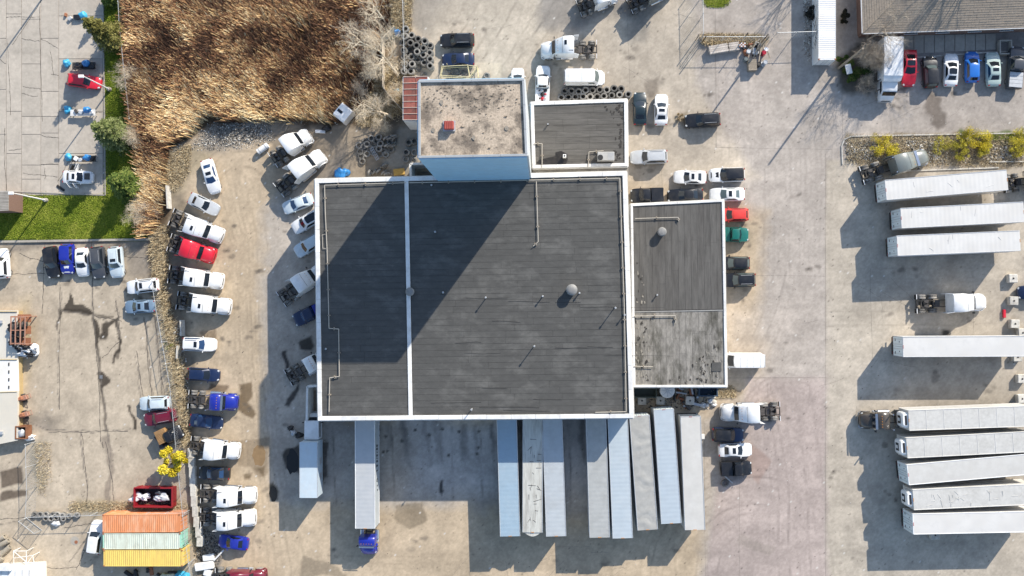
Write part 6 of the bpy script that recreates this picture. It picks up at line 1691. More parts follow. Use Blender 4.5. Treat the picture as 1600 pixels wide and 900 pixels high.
o.parent = wc; o.matrix_parent_inverse = (Matrix.Translation(wc.location) @ Matrix.Rotation(wc.rotation_euler.z, 4, 'Z')).inverted()

# ------------------------------------------------------------------ poles and lamps
def lamp_post(label, px, py, hgt):
    p = P(px, py); t = thing("lamp_post", label, "lamp post", (p.x, p.y, 0), 0, "lamp posts by the slab yard")
    put("base", cached("lamp_base", lambda: MB().tube((0, 0, 0), (0, 0, .55), .30, .26, n=16)), CONCR, t)
    put("pole", MB().tube((0, 0, .5), (0, 0, hgt), .11, .07, n=10).mesh("lamp_pole"), COPING, t)
    put("lamp_head", cached("lamp_head", lambda: MB().cbox((-.30, 0, 0), (.75, .42, .18), .05)), COPING, t, (0, 0, hgt + .05))
    return t
lamp_post("white lamp post leaning over the red damaged car", 172, 140, 6.8)
lamp_post("white lamp post standing in the middle of the lawn", 73, 313, 7.4)
def utility_pole(label, px, py, hgt, r=.16, arm=True):
    p = P(px, py); t = thing("utility_pole", label, "pole", (p.x, p.y, 0))
    put("pole", MB().tube((0, 0, -.02), (0, 0, hgt), r, r * .72, n=10).mesh("upole"), WOOD, t)
    if arm:
        put("cross_arm", MB().cbox((0, 0, hgt - .5), (1.7, .12, .12), .02).mesh("xarm", 0), WOOD, t, rot=(0, 0, .9))
        for k in (-.7, 0, .7): put("insulator", cached("insulator", lambda: MB().tube((0, 0, 0), (0, 0, .2), .06, .04, n=8)), PLASTIC, t, (k * math.cos(.9), k * math.sin(.9), hgt - .44))
    return t
utility_pole("tall timber utility pole leaning out of the thicket by the container", 1310, 107, 8.9, .17)
utility_pole("timber pole rising from the junk heap beside the gate", 1183, 80, 6.3, .14, False)
for x, y, hh, lb in ((1087, 63, 2.4, "short steel post at the fence corner"), (1097, 67, 2.9, "steel gate post beside the long timber stack"), (1160, 63, 3.0, "steel post above the striped board"), (1190, 66, 3.4, "steel post at the junk heap end of the gate")):
    p = P(x, y); tag(put("gate_post", MB().tube((p.x, p.y, 0), (p.x, p.y, hh), .06, n=8).tube((p.x, p.y, hh), (p.x, p.y, hh + .06), .08, .03, n=8).mesh("gpost"), FRAME, None), lb, "post", "posts along the gate fence")
p = P(58, -30); utility_pole("utility pole beyond the top of the slab yard", 78, -18, 7.5, .13)

# ------------------------------------------------------------------ vehicles, one by one
car('suv', BLACK, (741, 62), (687, 63), "black suv with its nose to the tyre stacks beside a blue sedan", rails=True)
car('sedan', NAVY, (741, 92), (690, 93), "dark blue sedan between the black suv and the yellow tyre rack")
car('hatch', WHITE, (809, 150), (809, 105), "white car half hidden behind the tower corner")
car('pickup', WHITE, (847, 160), (849, 102), "white pickup with scrap in its bed beside the offices", "pickup", bed=True)
car('van', WHITE, (881, 122), (945, 122), "white panel van parked along the tyre rows", "van", glass=GLASSG)
car('sedan', TEAL, (1000, 195), (1000, 143), "black teal sedan nearest the offices east wall")
car('sedan', WHITE, (1033, 195), (1034, 146), "white sedan with sunroof beside the black teal sedan", sunroof=True)
car('suv', BLACK, (1126, 186), (1070, 189), "black car parked alone in the open yard beside dry weeds", rails=True)
car('suv', SILVER, (1043, 244), (985, 246), "silver suv with roof rails by the offices corner", rails=True)
car('sedan', WHITE, (1104, 277), (1053, 276), "white sedan with sunroof left of the two tone car", sunroof=True)
car('suv', WHITE, (1164, 272), (1108, 274), "white car with black hood and black roof", hood=BLACK, roof=BLACK)
car('pickup', BLACK, (1037, 304), (985, 306), "black pickup with covered bed against the workshop corner", "pickup", cover=BLACK)
car('sedan', BLACK, (1099, 304), (1043, 306), "black sedan between the black pickup and a white sedan")
car('sedan', WHITE, (1164, 303), (1109, 304), "white sedan with sunroof below the two tone car", sunroof=True, glass=GLASSG)
car('hatch', BRIGHTRED, (1170, 335), (1122, 336), "bright red car parked against the parts room")
car('pickup', GREEN, (1122, 366), (1170, 367), "green car with striped hood parked against the parts room", "car", cover=GREEN, name="parked_car")
car('hatch', BLACK, (1172, 411), (1124, 411), "small black car between the green car and a longer black one", glass=GLASSG)
car('suv', BLACK, (1181, 437), (1128, 438), "longer black suv lowest of those at the annex wall", rails=True, glass=GLASSG)
car('van', WHITE, (1192, 563), (1126, 563), "white panel van with its nose against the annex wall", "van")
car('suv', NAVY, (1113, 679), (1163, 680), "dark suv just below the white truck near the open trailer", roof=BLACK)
car('sedan', WHITE, (1123, 704), (1176, 703), "white sedan between two dark vehicles near the last trailer", sunroof=True)
car('pickup', BLACK, (1126, 733), (1175, 731), "black vehicle beside a loose pole and tyre", "pickup", cover=BLACK)
g_ = "cars in front of the shingled house"
car('coupe', RED, (1423, 77), (1421, 134), "red coupe with black glass roof beside the box truck", glassroof=True, group=g_)
car('suv', BLACK, (1455, 137), (1453, 87), "black suv between the red coupe and a white car", group=g_, glass=GLASSG)
car('sedan', WHITE, (1486, 134), (1488, 82), "white car with large dark glass roof before the house", glassroof=True, group=g_)
car('hatch', BRIGHT, (1520, 128), (1520, 79), "bright blue car before the house", group=g_)
car('sedan', MINT, (1554, 134), (1552, 80), "pale green sedan with sunroof before the house", sunroof=True, group=g_)
car('pickup', DGREY, (1585, 138), (1591, 72), "dark grey pickup before the house", "pickup", cover=STEEL, group=g_)
g_ = "cars in the dirt yard"
car('sedan', WHITE, (321, 249), (336, 302), "white sedan with sunroof parked alone at the top of the dirt yard", sunroof=True, glass=GLASSB)
car('sedan', SILVER, (295, 308), (340, 330), "silver sedan beside the topmost white truck of the dirt yard", sunroof=False)
car('suv', WHITE, (285, 537), (337, 539), "white suv with sunroof alone beside the rubble line", sunroof=True, glass=GLASSB, rails=True)
car('hatch', NAVY, (292, 584), (342, 587), "dark navy car above the blue truck")
car('sedan', NAVY, (296, 656), (347, 662), "dark navy sedan just below the blue truck", glass=GLASSB)
car('sedan', BLACK, (358, 741), (309, 739), "black sedan with red tail lamps between white trucks", glass=GLASSB)
car('sedan', BLUE, (387, 851), (340, 845), "bright blue sedan below the last white truck")
car('sedan', PALE, (488, 309), (441, 327), "pale blue sedan below the slanted white trucks", glass=GLASSB)
car('suv', WHITE, (502, 333), (457, 359), "white suv with black glass roof tucked under the warehouse wall", glassroof=True)
car('suv', PALE, (502, 371), (461, 396), "pale blue suv tucked under the warehouse wall", glassroof=False)
car('pickup', NAVY, (510, 478), (459, 502), "dark blue pickup in the warehouse shade", "pickup", cover=BLUE, glass=GLASSB)
g_ = "cars parked below the lawn kerb"
car('suv', BLACK, (77, 385), (84, 434), "black suv first of the row below the lawn", group=g_)
car('suv', BLUE, (104, 381), (105, 428), "blue suv with white hood below the lawn", hood=WHITE, group=g_)
car('sedan', WHITE, (126, 387), (129, 432), "white sedan between the blue and dark grey cars below the lawn", group=g_)
car('suv', DGREY, (151, 385), (155, 435), "dark grey suv below the lawn", group=g_, rails=True)
car('suv', PALE, (179, 385), (183, 434), "pale blue suv last of the row below the lawn", group=g_, rails=True, sunroof=True)
car('suv', WHITE, (4, 435), (1, 388), "white suv cut by the frame edge below the lawn", group=g_)
car('suv', WHITE, (247, 444), (197, 450), "white suv with sunroof turned across the yard fence", sunroof=True, rails=True)
car('sedan', STEELBLUE, (241, 478), (193, 480), "grey blue sedan with sunroof by the yard fence", sunroof=True)
car('suv', PALE, (264, 629), (217, 631), "pale silver suv beside the maroon suv", rails=True)
car('suv', MAROON, (274, 648), (224, 657), "maroon suv beside the pale silver suv", rails=True)
car('pickup', BLACK, (246, 692), (284, 672), "dark pickup with a wooden crate in its bed by the yellow tree", "pickup", bed=True)
car('suv', WHITE, (146, 866), (153, 814), "white suv against the container ends")
car('hatch', RED, (104, 123), (156, 130), "red damaged car under the lamp post in the slab yard")
WRECK = car('sedan', WHITE, (97, 276), (144, 277), "white damaged car with open doors in the slab yard", sunroof=True)
car('sedan', NAVY, (1640, 452), (1592, 458), "dark blue car cut by the frame edge near the concrete blocks")

g_ = "truck tractors in the dirt yard"
tractor(WHITE, (933, 76), (845, 78), "white truck parked at the top yard above the white van")
tractor(WHITE, (904, 12), (962, -10), "white truck cut by the top frame edge, the nearer to the van", stacks=True)
tractor(OLIVE, (983, 8), (1050, -24), "dark truck frame cut by the top edge beside the other", stacks=True)
tractor(WHITE, (1220, 643), (1127, 645), "white truck facing the annex corner near the last trailers", hatch=False)
tractor(OLIVE, (1347, 274), (1450, 243), "dark grey green truck backed beside the planted strip", hatch=False, stacks=True, visor=True)
tractor(WHITE, (1433, 475), (1541, 472), "white truck alone between the two trailer groups", hatch=False)
tractor(BLACK, (1572, 286), (1645, 279), "black truck coupled to the uppermost long trailer", hatch=False)
tractor(BROWN, (1428, 655), (1343, 657), "brown black truck coupled to a reefer trailer", sleeper=False, stacks=True, visor=True)
tractor(BLUE, (577, 800), (576, 866), "blue truck coupled to the lettered trailer", sleeper=False, visor=True)
tractor(WHITE, (266, 338), (346, 370), "white truck topmost of the fence row", group=g_)
tractor(RED, (263, 378), (334, 401), "red truck in the fence row", group=g_, hatch=False)
tractor(WHITE, (262, 428), (347, 440), "white truck just below the red truck", group=g_)
tractor(WHITE, (275, 469), (359, 480), "white truck above the lone white suv of the fence row", group=g_)
tractor(BLUE, (293, 624), (371, 629), "blue truck in the fence row with bare pale frame", group=g_, sleeper=False, stacks=True, visor=True, framecol=GREASE)
tractor(WHITE, (296, 696), (373, 706), "white truck between two dark sedans of the fence row", group=g_, hatch=False, framecol=GREASE)
tractor(WHITE, (312, 772), (399, 775), "white truck second from the bottom of the fence row", group=g_, framecol=GREASE)
tractor(WHITE, (312, 809), (398, 810), "white truck just above the bright blue sedan", group=g_, framecol=GREASE)
g_ = "slanted trucks beside the warehouse"
tractor(WHITE, (425, 250), (483, 209), "white truck with open fairing topmost of the slanted pair", group=g_, hatch=False, sleeper=True, fair=False)
tractor(WHITE, (434, 297), (504, 240), "white truck lower of the slanted pair with tall roof", group=g_, hatch=False)
tractor(WHITE, (438, 468), (507, 420), "white truck backed out from the warehouse wall in the shade", group=g_, hatch=False)
tractor(WHITE, (449, 591), (512, 555), "white truck at the warehouse south end in the shade", group=g_, sleeper=False)
tractor(MAROON, (335, 903), (415, 903), "dark red truck cut by the bottom frame edge", hatch=False)

BTR = mat("trailer_blue_white", (.30, .40, .475), .5, var=.06, scale=1.2, dirt=(.37, .42, .45), dirt_amt=.4, dscale=.4)
GTR = mat("trailer_grey_white", (.39, .395, .38), .55, var=.08, scale=1.5, dirt=(.27, .27, .25), dirt_amt=.5, dscale=.5)
LTR = mat("trailer_pale_grey", (.43, .46, .475), .5, var=.06, scale=1.2, dirt=(.35, .35, .34), dirt_amt=.4, dscale=.45)
STR = mat("trailer_streaked", (.52, .515, .465), .6, var=.12, scale=2.0, dirt=(.22, .20, .17), dirt_amt=.75, dscale=.9, stretch=(2.5, .35, 1))
CTR = mat("trailer_cream", (.53, .51, .47), .5, var=.06, scale=.9, dirt=(.62, .61, .58), dirt_amt=.5, dscale=.5)
TGR = mat("tarp_grey", (.53, .515, .48), .75, var=.10, scale=2.2, dirt=(.38, .365, .33), dirt_amt=.5, dscale=.6)
g_ = "trailers backed against the workshop south wall"
trailer(BTR, (791.5, 649), (797, 838), "light blue trailer nearest the empty bay on the workshop south wall", g_, roofcol=BTR)
trailer(STR, (832.5, 649), (832, 832), "streaky dirty white trailer with rounded nose second in the row", g_, ribs=False, rounded=True, creases=22, crease_mat=GREASE)
trailer(LTR, (862.5, 649), (869, 838), "pale grey trailer third in the workshop row", g_)
trailer(GTR, (931, 649), (937, 840), "dull grey trailer beside the dark gap in the workshop row", g_)
trailer(BTR, (965, 649), (973, 841), "blue white trailer between two grey ones in the row", g_, roofcol=mat("trailer_ice", (.42, .475, .51), .45, var=.05, dirt=(.48, .50, .50), dirt_amt=.4))
trailer(GTR, (999, 650), (1012, 828), "grey trailer with wrinkled roof in the workshop row", g_, ribs=False, wrinkle=True, roofcol=mat("wrinkled_roof", (.37, .362, .335), .7, var=.10, scale=2.0, dirt=(.28, .27, .25), dirt_amt=.5))
trailer(LTR, (1037, 640), (1049, 818), "pale blue trailer standing furthest up the annex wall", g_, roofcol=mat("trailer_ice2", (.41, .465, .505), .45, var=.05, dirt=(.40, .43, .46), dirt_amt=.4))
trailer(CTR, (1079, 651), (1086, 828), "cream trailer with its rear doors open last in the row", g_, opened=True, ribs=False)
t575 = trailer(LTR, (570, 649), (570.5, 826), "pale trailer with black lettering along its side and a blue truck", None, roofcol=mat("trailer_roof_grey", (.43, .445, .455), .5, var=.05, dirt=(.49, .49, .48), dirt_amt=.5), rail=WHITE)
mb = MB(); h = (P(570, 649, 4.1) - P(570.5, 826, 4.1)).length / 2
glyph = [("tri", 8.0), ("tri", 13.0), ("slash", 18.5), ("tri", 23.5), ("slash", 28), ("tri", 32.5), ("tri", 39.5), ("bar", 48), ("oval", 63), ("dot", 72), ("dot", 79)]
for kd, yy in glyph:
    x = -h + (691 + yy - 649) / 11.82; y = 1.325; z0 = 2.55
    def q4(pts): mb.add([(x + u, y, z0 + v) for u, v in pts] + [(x + u, y - .03, z0 + v) for u, v in pts], [tuple(range(len(pts)))] + [(i, (i + 1) % len(pts), len(pts) + (i + 1) % len(pts), len(pts) + i) for i in range(len(pts))])
    if kd == "tri": q4([(-.17, .45), (.17, .45), (.10, -.45), (-.02, -.45)]); q4([(.12, -.1), (.22, -.1), (.20, -.45), (.12, -.45)])
    elif kd == "slash": q4([(-.12, .45), (-.02, .45), (.16, -.45), (.06, -.45)])
    elif kd == "bar": q4([(-.07, .42), (.07, .42), (.07, -.42), (-.07, -.42)])
    elif kd == "dot": q4([(-.10, .05), (.10, .05), (.10, -.4), (-.10, -.4)])
    else:
        for i in range(12):
            a, b = 2 * PI * i / 12, 2 * PI * (i + 1) / 12
            q4([(.24 * math.cos(a), .42 * math.sin(a)), (.24 * math.cos(b), .42 * math.sin(b)), (.13 * math.cos(b), .28 * math.sin(b)), (.13 * math.cos(a), .28 * math.sin(a))])
put("side_lettering", mb.mesh("letters", 0), INK, t575)
g_ = "long white trailers on the open lot"
trailer(TRAILW, (1384, 297), (1574, 281), "long white trailer uppermost on the lot with a black truck", g_, ribs=True, creases=6)
trailer(TRAILW, (1408, 341), (1600, 331), "long white trailer second from the planted strip", g_, ribs=True, creases=4)
trailer(TRAILW, (1402, 384), (1594, 376), "long white trailer third from the planted strip", g_, ribs=True, creases=5)
trailer(TRAILW, (1411, 542), (1606, 541), "lone long white trailer with broad shadow on the open lot", g_, ribs=False)
trailer(TGR, (1613, 650), (1420, 657), "seamed roof reefer trailer with the brown black truck", g_, reefer=True, ribs=False, seams=6, rail=TRAILW)
trailer(TGR, (1611, 690), (1417, 700), "seamed roof reefer trailer second of the lower lot group", g_, reefer=True, ribs=False, seams=6, rail=TRAILW)
trailer(CTR, (1419, 742), (1612, 725), "smooth cream trailer with pale rear doors in the lower lot group", g_, ribs=False, rail=WHITE)
trailer(TGR, (1617, 772), (1427, 781), "scuffed reefer trailer with scribbled wrinkles on its roof", g_, reefer=True, ribs=False, creases=26, rail=TRAILW)
trailer(TRAILW, (1427, 819), (1620, 815), "lowest white trailer of the lower lot group", g_, ribs=False, rail=WHITE)

BXT = mat("box_blue_grey", (.48, .56, .61), .5, var=.05, scale=1.5, dirt=(.55, .56, .55), dirt_amt=.4)
box_truck(BXT, WHITE, (482, 778), (482, 691), (486, 645), "pale blue box truck parked at the warehouse corner with dark stains under it", wd=2.4, ht=3.7)
box_truck(WHITE, WHITE, (1397, 57), (1396, 118), (1384, 157), "white moving truck beside the red coupe", wd=2.45, ht=3.3, overcab=True, hooded=False)

# details of the two damaged cars: loose doors and parts
def slab_part(name, label, cat, px, py, d, m, rz=0., z=0.05, tilt=0., group=None, b=.03):
    p = P(px, py, z); o = put(name, MB().cbox((0, 0, 0), d, b).mesh(name, 0), m, None, (p.x, p.y, z + d[2] / 2), (tilt, 0, rz))
    return tag(o, label, cat, group)
def adopt(o, t):
    """make o a part of t without moving it"""
    o.parent = t
    o.matrix_parent_inverse = Matrix.LocRotScale(t.location, t.rotation_euler, t.scale).inverted()
    for k in ("category", "group"):
        if k in o: del o[k]
def open_door(px, py, rz, m, z=.2):
    p = P(px, py, z)
    o = put("open_door", cached("open_door", lambda: MB().cbox((0, 0, .3), (1.05, .10, .62), .03).tube((-.5, 0, .6), (-.25, 0, 1.0), .03, n=5).tube((-.25, 0, 1.0), (.5, 0, 1.0), .03, n=5).tube((.5, 0, 1.0), (.52, 0, .6), .03, n=5)), m, None, p, (0, 0, rz))
    adopt(o, WRECK); return o
open_door(112, 290, -.9, WHITE); open_door(121, 290, -1.0, WHITE)
open_door(114, 264, 1.1, PLASTIC); open_door(124, 262, 1.2, WHITE)
slab_part("salvage_piece", "dark bent panel lying at the lawn kerb", "car part", 95, 294, (1.3, .35, .12), PLASTIC, -.6)
EB = slab_part("engine_block", "dark exposed engine at the front of the white damaged car", "engine", 137, 276, (.7, .9, .3), GREASE, 0, .72); adopt(EB, WRECK)

TARPB = mat("tarp_blue", (.03, .20, .48), .4, var=.2, scale=5, spec=.6)
CYAN = mat("tarp_cyan", (.05, .36, .58), .45, var=.2, scale=5)
def lumpy(name, label, cat, px, py, r, hz, m, seed, sq=1.0, group=None, z=0.0, amp=.25):
    g = random.Random(seed); p = P(px, py, z); bm = bmesh.new(); bmesh.ops.create_icosphere(bm, subdivisions=3, radius=1)
    ph = [(g.uniform(1, 5), g.uniform(0, 6), Vector((g.gauss(0, 1), g.gauss(0, 1), g.gauss(0, 1)))) for _ in range(7)]
    for v in bm.verts:
        k = 1 + amp * sum(math.sin(f * v.co.dot(a) + o_) for f, o_, a in ph) / 3
        v.co = Vector((v.co.x * r * k, v.co.y * r * k * sq, max(-.02, v.co.z * hz * k + hz * .45)))
    me = bpy.data.meshes.new(name); bm.to_mesh(me); bm.free()
    me.polygons.foreach_set("use_smooth", [True] * len(me.polygons)); me.materials.append(None)
    o = put(name, me, m, None, (p.x, p.y, z)); return tag(o, label, cat, group)
def bench(label, x0, y0, x1, y1, wood=False, z=.75):
    a, b = P(x0, (y0 + y1) / 2, z), P(x1, (y0 + y1) / 2, z); ln = b.x - a.x; wd = (y1 - y0) / 11.5
    t = thing("parts_bench", label, "bench", ((a.x + b.x) / 2, (a.y + b.y) / 2, 0), 0, "parts benches in the slab yard")
    n = 5
    for k in range(n): ubox("board", COPING if wood else PLASTIC, t, (0, -wd / 2 + wd * (k + .5) / n, z), (ln, wd / n - .03, .05))
    for s in (-1, 1):
        for e in (-1, 1): ubox("leg", STEEL, t, (s * (ln / 2 - .15), e * (wd / 2 - .1), z / 2 - .015), (.08, .08, z - .05))
    return t
bench("dark parts bench beside the red damaged car", 113, 97, 149, 109)
bench("pale parts bench covered with car pieces near the broad conifer", 110, 171, 149, 181, True)
bench("dark parts bench just above the white damaged car", 112, 243, 150, 253)
for x, y, m, lb in ((106, 100, CYAN, "cyan tarped drum at the end of the dark bench by the red car"), (135, 99, TARPB, "deep blue tarped drum on the dark bench by the red car"), (107, 172, CYAN, "cyan tarped drum at the end of the pale bench"), (137, 172, TARPB, "blue tarped drum on the pale bench"), (109, 246, CYAN, "cyan tarped drum above the white damaged car tail"), (138, 246, TARPB, "deep blue tarped drum above the white damaged car nose"), (132, 25, CYAN, "cyan tarped drum beside the yellowish conifer")):
    lumpy("tarped_drum", lb, "drum", x, y, .52, .5, m, x * 7 + y, 1, "blue tarped drums in the slab yard", .0 if x in (106, 107, 109, 132) else .78)
for k, (x, y, m, d) in enumerate(((122, 101, BLACK, (.5, .6, .3)), (128, 103, FRAME, (.7, .4, .35)), (144, 104, PLASTIC, (.5, .7, .2)), (120, 174, GREASE, (.6, .5, .25)), (127, 176, SILVER, (.7, .5, .2)), (143, 176, STEEL, (.6, .6, .25)), (119, 248, WHITE, (.6, .6, .2)), (126, 250, SILVER, (.5, .5, .25)), (145, 248, FRAME, (.5, .7, .3)), (123, 28, BLACK, (1.0, .6, .6)), (111, 30, SILVER, (.6, .5, .4)), (104, 24, RUST, (.5, .3, .4)))):
    slab_part("salvage_piece", ("%s salvaged piece of the %s" % (("first", "second", "third")[k % 3], ("bench by the red damaged car", "pale bench near the broad conifer", "bench above the white damaged car", "small heap beside the yellowish conifer")[k // 3])), "car part", x, y, d, m, k * .7, .0 if y < 40 else .78, 0, "salvaged pieces on the slab yard benches", .06)

# red skip with scrap
def skip(label, px0, py0, px1, py1, ht, m, rz=0, inner=PLASTIC, name="scrap_skip"):
    a, b = P(px0, (py0 + py1) / 2, ht), P(px1, (py0 + py1) / 2, ht); ln = b.x - a.x; wd = (py1 - py0) / 11.6
    t = thing(name, label, "skip", ((a.x + b.x) / 2, (a.y + b.y) / 2, 0), rz)
    for s in (-1, 1):
        put("side_wall", MB().box((0, s * (wd / 2 - .05), ht / 2 + .05), (ln, .09, ht - .1)).mesh("skw", 0), m, t)
        put("end_wall", MB().box((s * (ln / 2 - .05), 0, ht / 2 + .05), (.09, wd - .2, ht - .1)).mesh("ske", 0), m, t)
        put("rim", MB().cbox((0, s * (wd / 2 - .04), ht), (ln + .06, .18, .14), .03).mesh("skr", 0), m, t)
        put("rim", MB().cbox((s * (ln / 2 - .04), 0, ht), (.18, wd - .2, .13), .03).mesh("skr", 0), m, t)
        for k in range(5): ubox("rib", m, t, (-ln / 2 + ln * (k + .5) / 5, s * (wd / 2 + .03), ht / 2), (.1, .08, ht - .2))
    ubox("floor", inner, t, (0, 0, .15), (ln - .1, wd - .1, .1))
    return t
skip("red open skip holding white car panels by the container fence", 209, 762, 269, 793, 1.5, mat("skip_red", (.24, .010, .016), .5, var=.12, scale=3))
for k, (x, y, r_, m, lb) in enumerate(((218, 777, .78, WHITE, "large crumpled white car panel in the red skip"), (231, 775, .45, WHITE, "thin bent white panel in the middle of the red skip"), (246, 778, .6, WHITE, "folded white door panel in the red skip"), (256, 777, .65, SILVER, "silver wing at the container end of the red skip"), (252, 769, .5, DGREY, "dark bumper in the red skip corner"))):
    lumpy("scrap_metal", lb, "car panel", x, y, r_, .32, m, 60 + k, .7, "scrap panels in the red skip", .75, .6)

# pieces around the yards
def crate(label, px, py, d, rz=0, m=WOOD, z=0., group=None, cat="crate"):
    p = P(px, py, z + d[2]); t = thing("wooden_crate", label, cat, (p.x, p.y, z), rz, group)
    L, W_, hh = d; n = max(3, int(W_ / .18))
    for k in range(n): ubox("slat", m, t, (0, -W_ / 2 + W_ * (k + .5) / n, hh - .02), (L, W_ / n - .03, .04))
    for s in (-1, 1):
        for k in range(3): ubox("side_slat", m, t, (0, s * (W_ / 2 - .02), hh * (k + .5) / 3 - .02), (L, .03, hh / 3 - .06))
        ubox("end_board", m, t, (s * (L / 2 - .02), 0, hh / 2 - .03), (.03, W_ - .1, hh - .08))
    return t
crate("open wooden crate in the bed of the dark pickup by the yellow tree", 252, 682, (1.5, 1.9, .9), .45, mat("crate_brown", (.30, .17, .07), .8, var=.2, rnd=.1), .72)
crate("small wooden crate standing below the junk heap by the gate", 1176, 101, (1.1, 1.5, .9), .05)
for k, (x0, y0, x1, y1, lb) in enumerate(((1109, 78, 1138, 73, "long stack of pale timber boards beside the gate fence"), (1139, 73, 1155, 71, "short stack of pale timber beside the striped board"))):
    a, b = P(x0, y0, .8), P(x1, y1, .8); d = b - a
    t = thing("timber_stack", lb, "timber", ((a.x + b.x) / 2, (a.y + b.y) / 2, 0), math.atan2(d.y, d.x))
    for j in range(4):
        for i in range(4): ubox("board", mat("pale_timber", (.52, .46, .40), .85, var=.2, rnd=.15), t, (random.uniform(-.05, .05), -.42 + .28 * i, .1 + .2 * j), (d.length, .25, .17))
t = thing("striped_board", "red and white striped barrier board by the junk heap", "barrier"); p = P(1160, 70, .9); t.location = (p.x, p.y, 0)
for j in range(3):
    for i in range(4): ubox("stripe", WHITE if (i + j) % 2 else RUST, t, (-.33 + .22 * i, -.2 + .2 * j, .9 + .004 * j), (.20, .18, .04))
ubox("trestle", STEEL, t, (0, 0, .44), (.7, .3, .8))
r = random.Random(50)
for k in range(15):
    x, y = r.uniform(1158, 1198), r.uniform(70, 108)
    if 1168 < x < 1186 and y > 92: y -= 22
    m, cn = r.choice(((PLASTIC, "black"), (STEEL, "grey"), (COPING, "white"), (WOOD, "brown"), (RUST, "rusty")))
    slab_part("scrap_piece", cn + " piece of scrap in the junk heap beside the gate", "scrap", x, y, (r.uniform(.3, 1.0), r.uniform(.2, .6), r.uniform(.2, .7)), m, r.uniform(0, 3), 0, r.uniform(-.2, .2), "scrap in the gate junk heap", .05)
for x, y, m, lb in ((1194, 82, RED, "red plastic drum in the junk heap by the gate"), (1197, 77, WHITE, "white plastic drum touching the red one"), (1196, 97, SILVER, "silver drum at the lower edge of the junk heap"), (1186, 100, FRAME, "black drum beside the wooden crate"), (1170, 80, COPING, "pale drum in the middle of the junk heap"), (1166, 92, OLIVE, "dull green drum at the side of the junk heap")):
    p = P(x, y, .8); o = put("oil_drum", cached("drum", lambda: MB().loft([[(q * math.cos(2 * PI * i / 16), q * math.sin(2 * PI * i / 16), z) for i in range(16)] for q, z in ((.28, 0), (.3, .02), (.29, .3), (.31, .33), (.29, .36), (.29, .6), (.31, .63), (.29, .66), (.30, .88), (.27, .9), (.27, .86))])), m, None, (p.x, p.y, 0)); tag(o, lb, "drum", "drums in the gate junk heap")
for k in range(5):
    slab_part("plank", "weathered plank leaning over the junk heap by the gate", "plank", 1178 + 5 * k, 72 + 5 * (k % 3), (2.6, .16, .06), WOOD, .9 + .25 * k, .7, .1, "planks on the gate junk heap", .01)
# things against the annex
skip("dark green covered bin in the annex shade beside the workshop corner", 988, 606, 1026, 621, 1.3, mat("bin_green", (.06, .075, .06), .6, var=.2), inner=mat("bin_green", (0, 0, 0)), name="waste_bin")
skip("dark blue bin in the annex shade by the bags", 1092, 605, 1121, 619, 1.3, mat("bin_blue", (.03, .06, .10), .6, var=.2), inner=mat("bin_blue", (0, 0, 0)), name="waste_bin")
p = P(1043, 606, 2.2); t = thing("round_tank", "round white topped tank against the annex south wall", "tank", (p.x, p.y - .4, 0))
put("shell", MB().tube((0, 0, 0), (0, 0, 2.0), .95, n=24).mesh("tank"), STEEL, t)
put("lid", MB().tube((0, 0, 2.0), (0, 0, 2.12), 1.0, .9, n=24).mesh("lid"), COPING, t)
for k in range(8): ubox("lid_rib", STEEL, t, (.45 * math.cos(k * PI / 4), .45 * math.sin(k * PI / 4), 2.14), (.7, .06, .05), k * PI / 4)
r = random.Random(60)
for k in range(16):
    x, y = r.uniform(1052, 1092), r.uniform(607, 634)
    m, cn = r.choice(((PLASTIC, "black"), (STEEL, "pale grey"), (RUST, "rusty"), (GREASE, "oily grey")))
    slab_part("scrap_piece", cn + " scrap metal piece in the shade behind the parked trailers", "scrap", x, y, (r.uniform(.3, 1.6), r.uniform(.1, .4), r.uniform(.1, .6)), m, r.uniform(0, 3), 0, r.uniform(-.2, .2), "scrap behind the annex trailers", .03)
for k in range(9):
    x, y = r.uniform(1094, 1120), r.uniform(618, 634)
    lumpy("rubbish_bag", "pale rubbish bag in the pile at the annex corner", "bag", x, y, r.uniform(.25, .5), .28, r.choice((COPING, BLOCKC, COPING, STEEL)), 200 + k, .8, "rubbish bags at the annex corner")
lumpy("tarp_heap", "blue tarp heap at the warehouse north corner", "tarp", 536, 272, .8, .5, TARPB, 4, .8, None, 0, .5)
lumpy("tarp_heap", "small cyan tarp beside the red lean-to wall", "tarp", 619, 142, .42, .4, CYAN, 5, .8, None, 0, .4)
lumpy("tarp_heap", "deep blue barrel cover by the cable fence", "tarp", 622, 53, .5, .8, TARPB, 6, .8, None, 0, .3)
slab_part("ochre_box", "ochre crate lid beside the tyres at the workshop corner", "box", 624, 269, (1.5, .9, .4), mat("ochre", (.46, .28, .07), .8, var=.2), .1)
p0, p1 = P(402, 238, .5), P(419, 226, .5); t = thing("steel_tank", "white cylindrical tank lying beside the upper slanted truck", "tank", ((p0.x + p1.x) / 2, (p0.y + p1.y) / 2, 0), math.atan2(p1.y - p0.y, p1.x - p0.x))
put("shell", MB().tube((-.85, 0, .45), (.85, 0, .45), .42, n=18).mesh("tk"), COPING, t)
for s in (-1, 1): put("strap", MB().tube((s * .5 - .05, 0, .45), (s * .5 + .05, 0, .45), .435, n=18).mesh("st"), STEEL, t)
p = P(548, 187, 1.2); t = thing("truck_cab_shell", "loose white truck cab dumped at the edge of the reeds", "truck cab", (p.x - .9, p.y + .8, 0), math.radians(-40))
put("cab", MB().loft([[(x, y * k, z) for y, z in ((-1.1, 0), (-1.12, .8), (-1.05, 1.75), (-.85, 1.95), (.85, 1.95), (1.05, 1.75), (1.12, .8), (1.1, 0))] for x, k in ((-1.0, 1), (.55, 1), (.9, .95))]).mesh("cabsh", 35), WHITE, t)
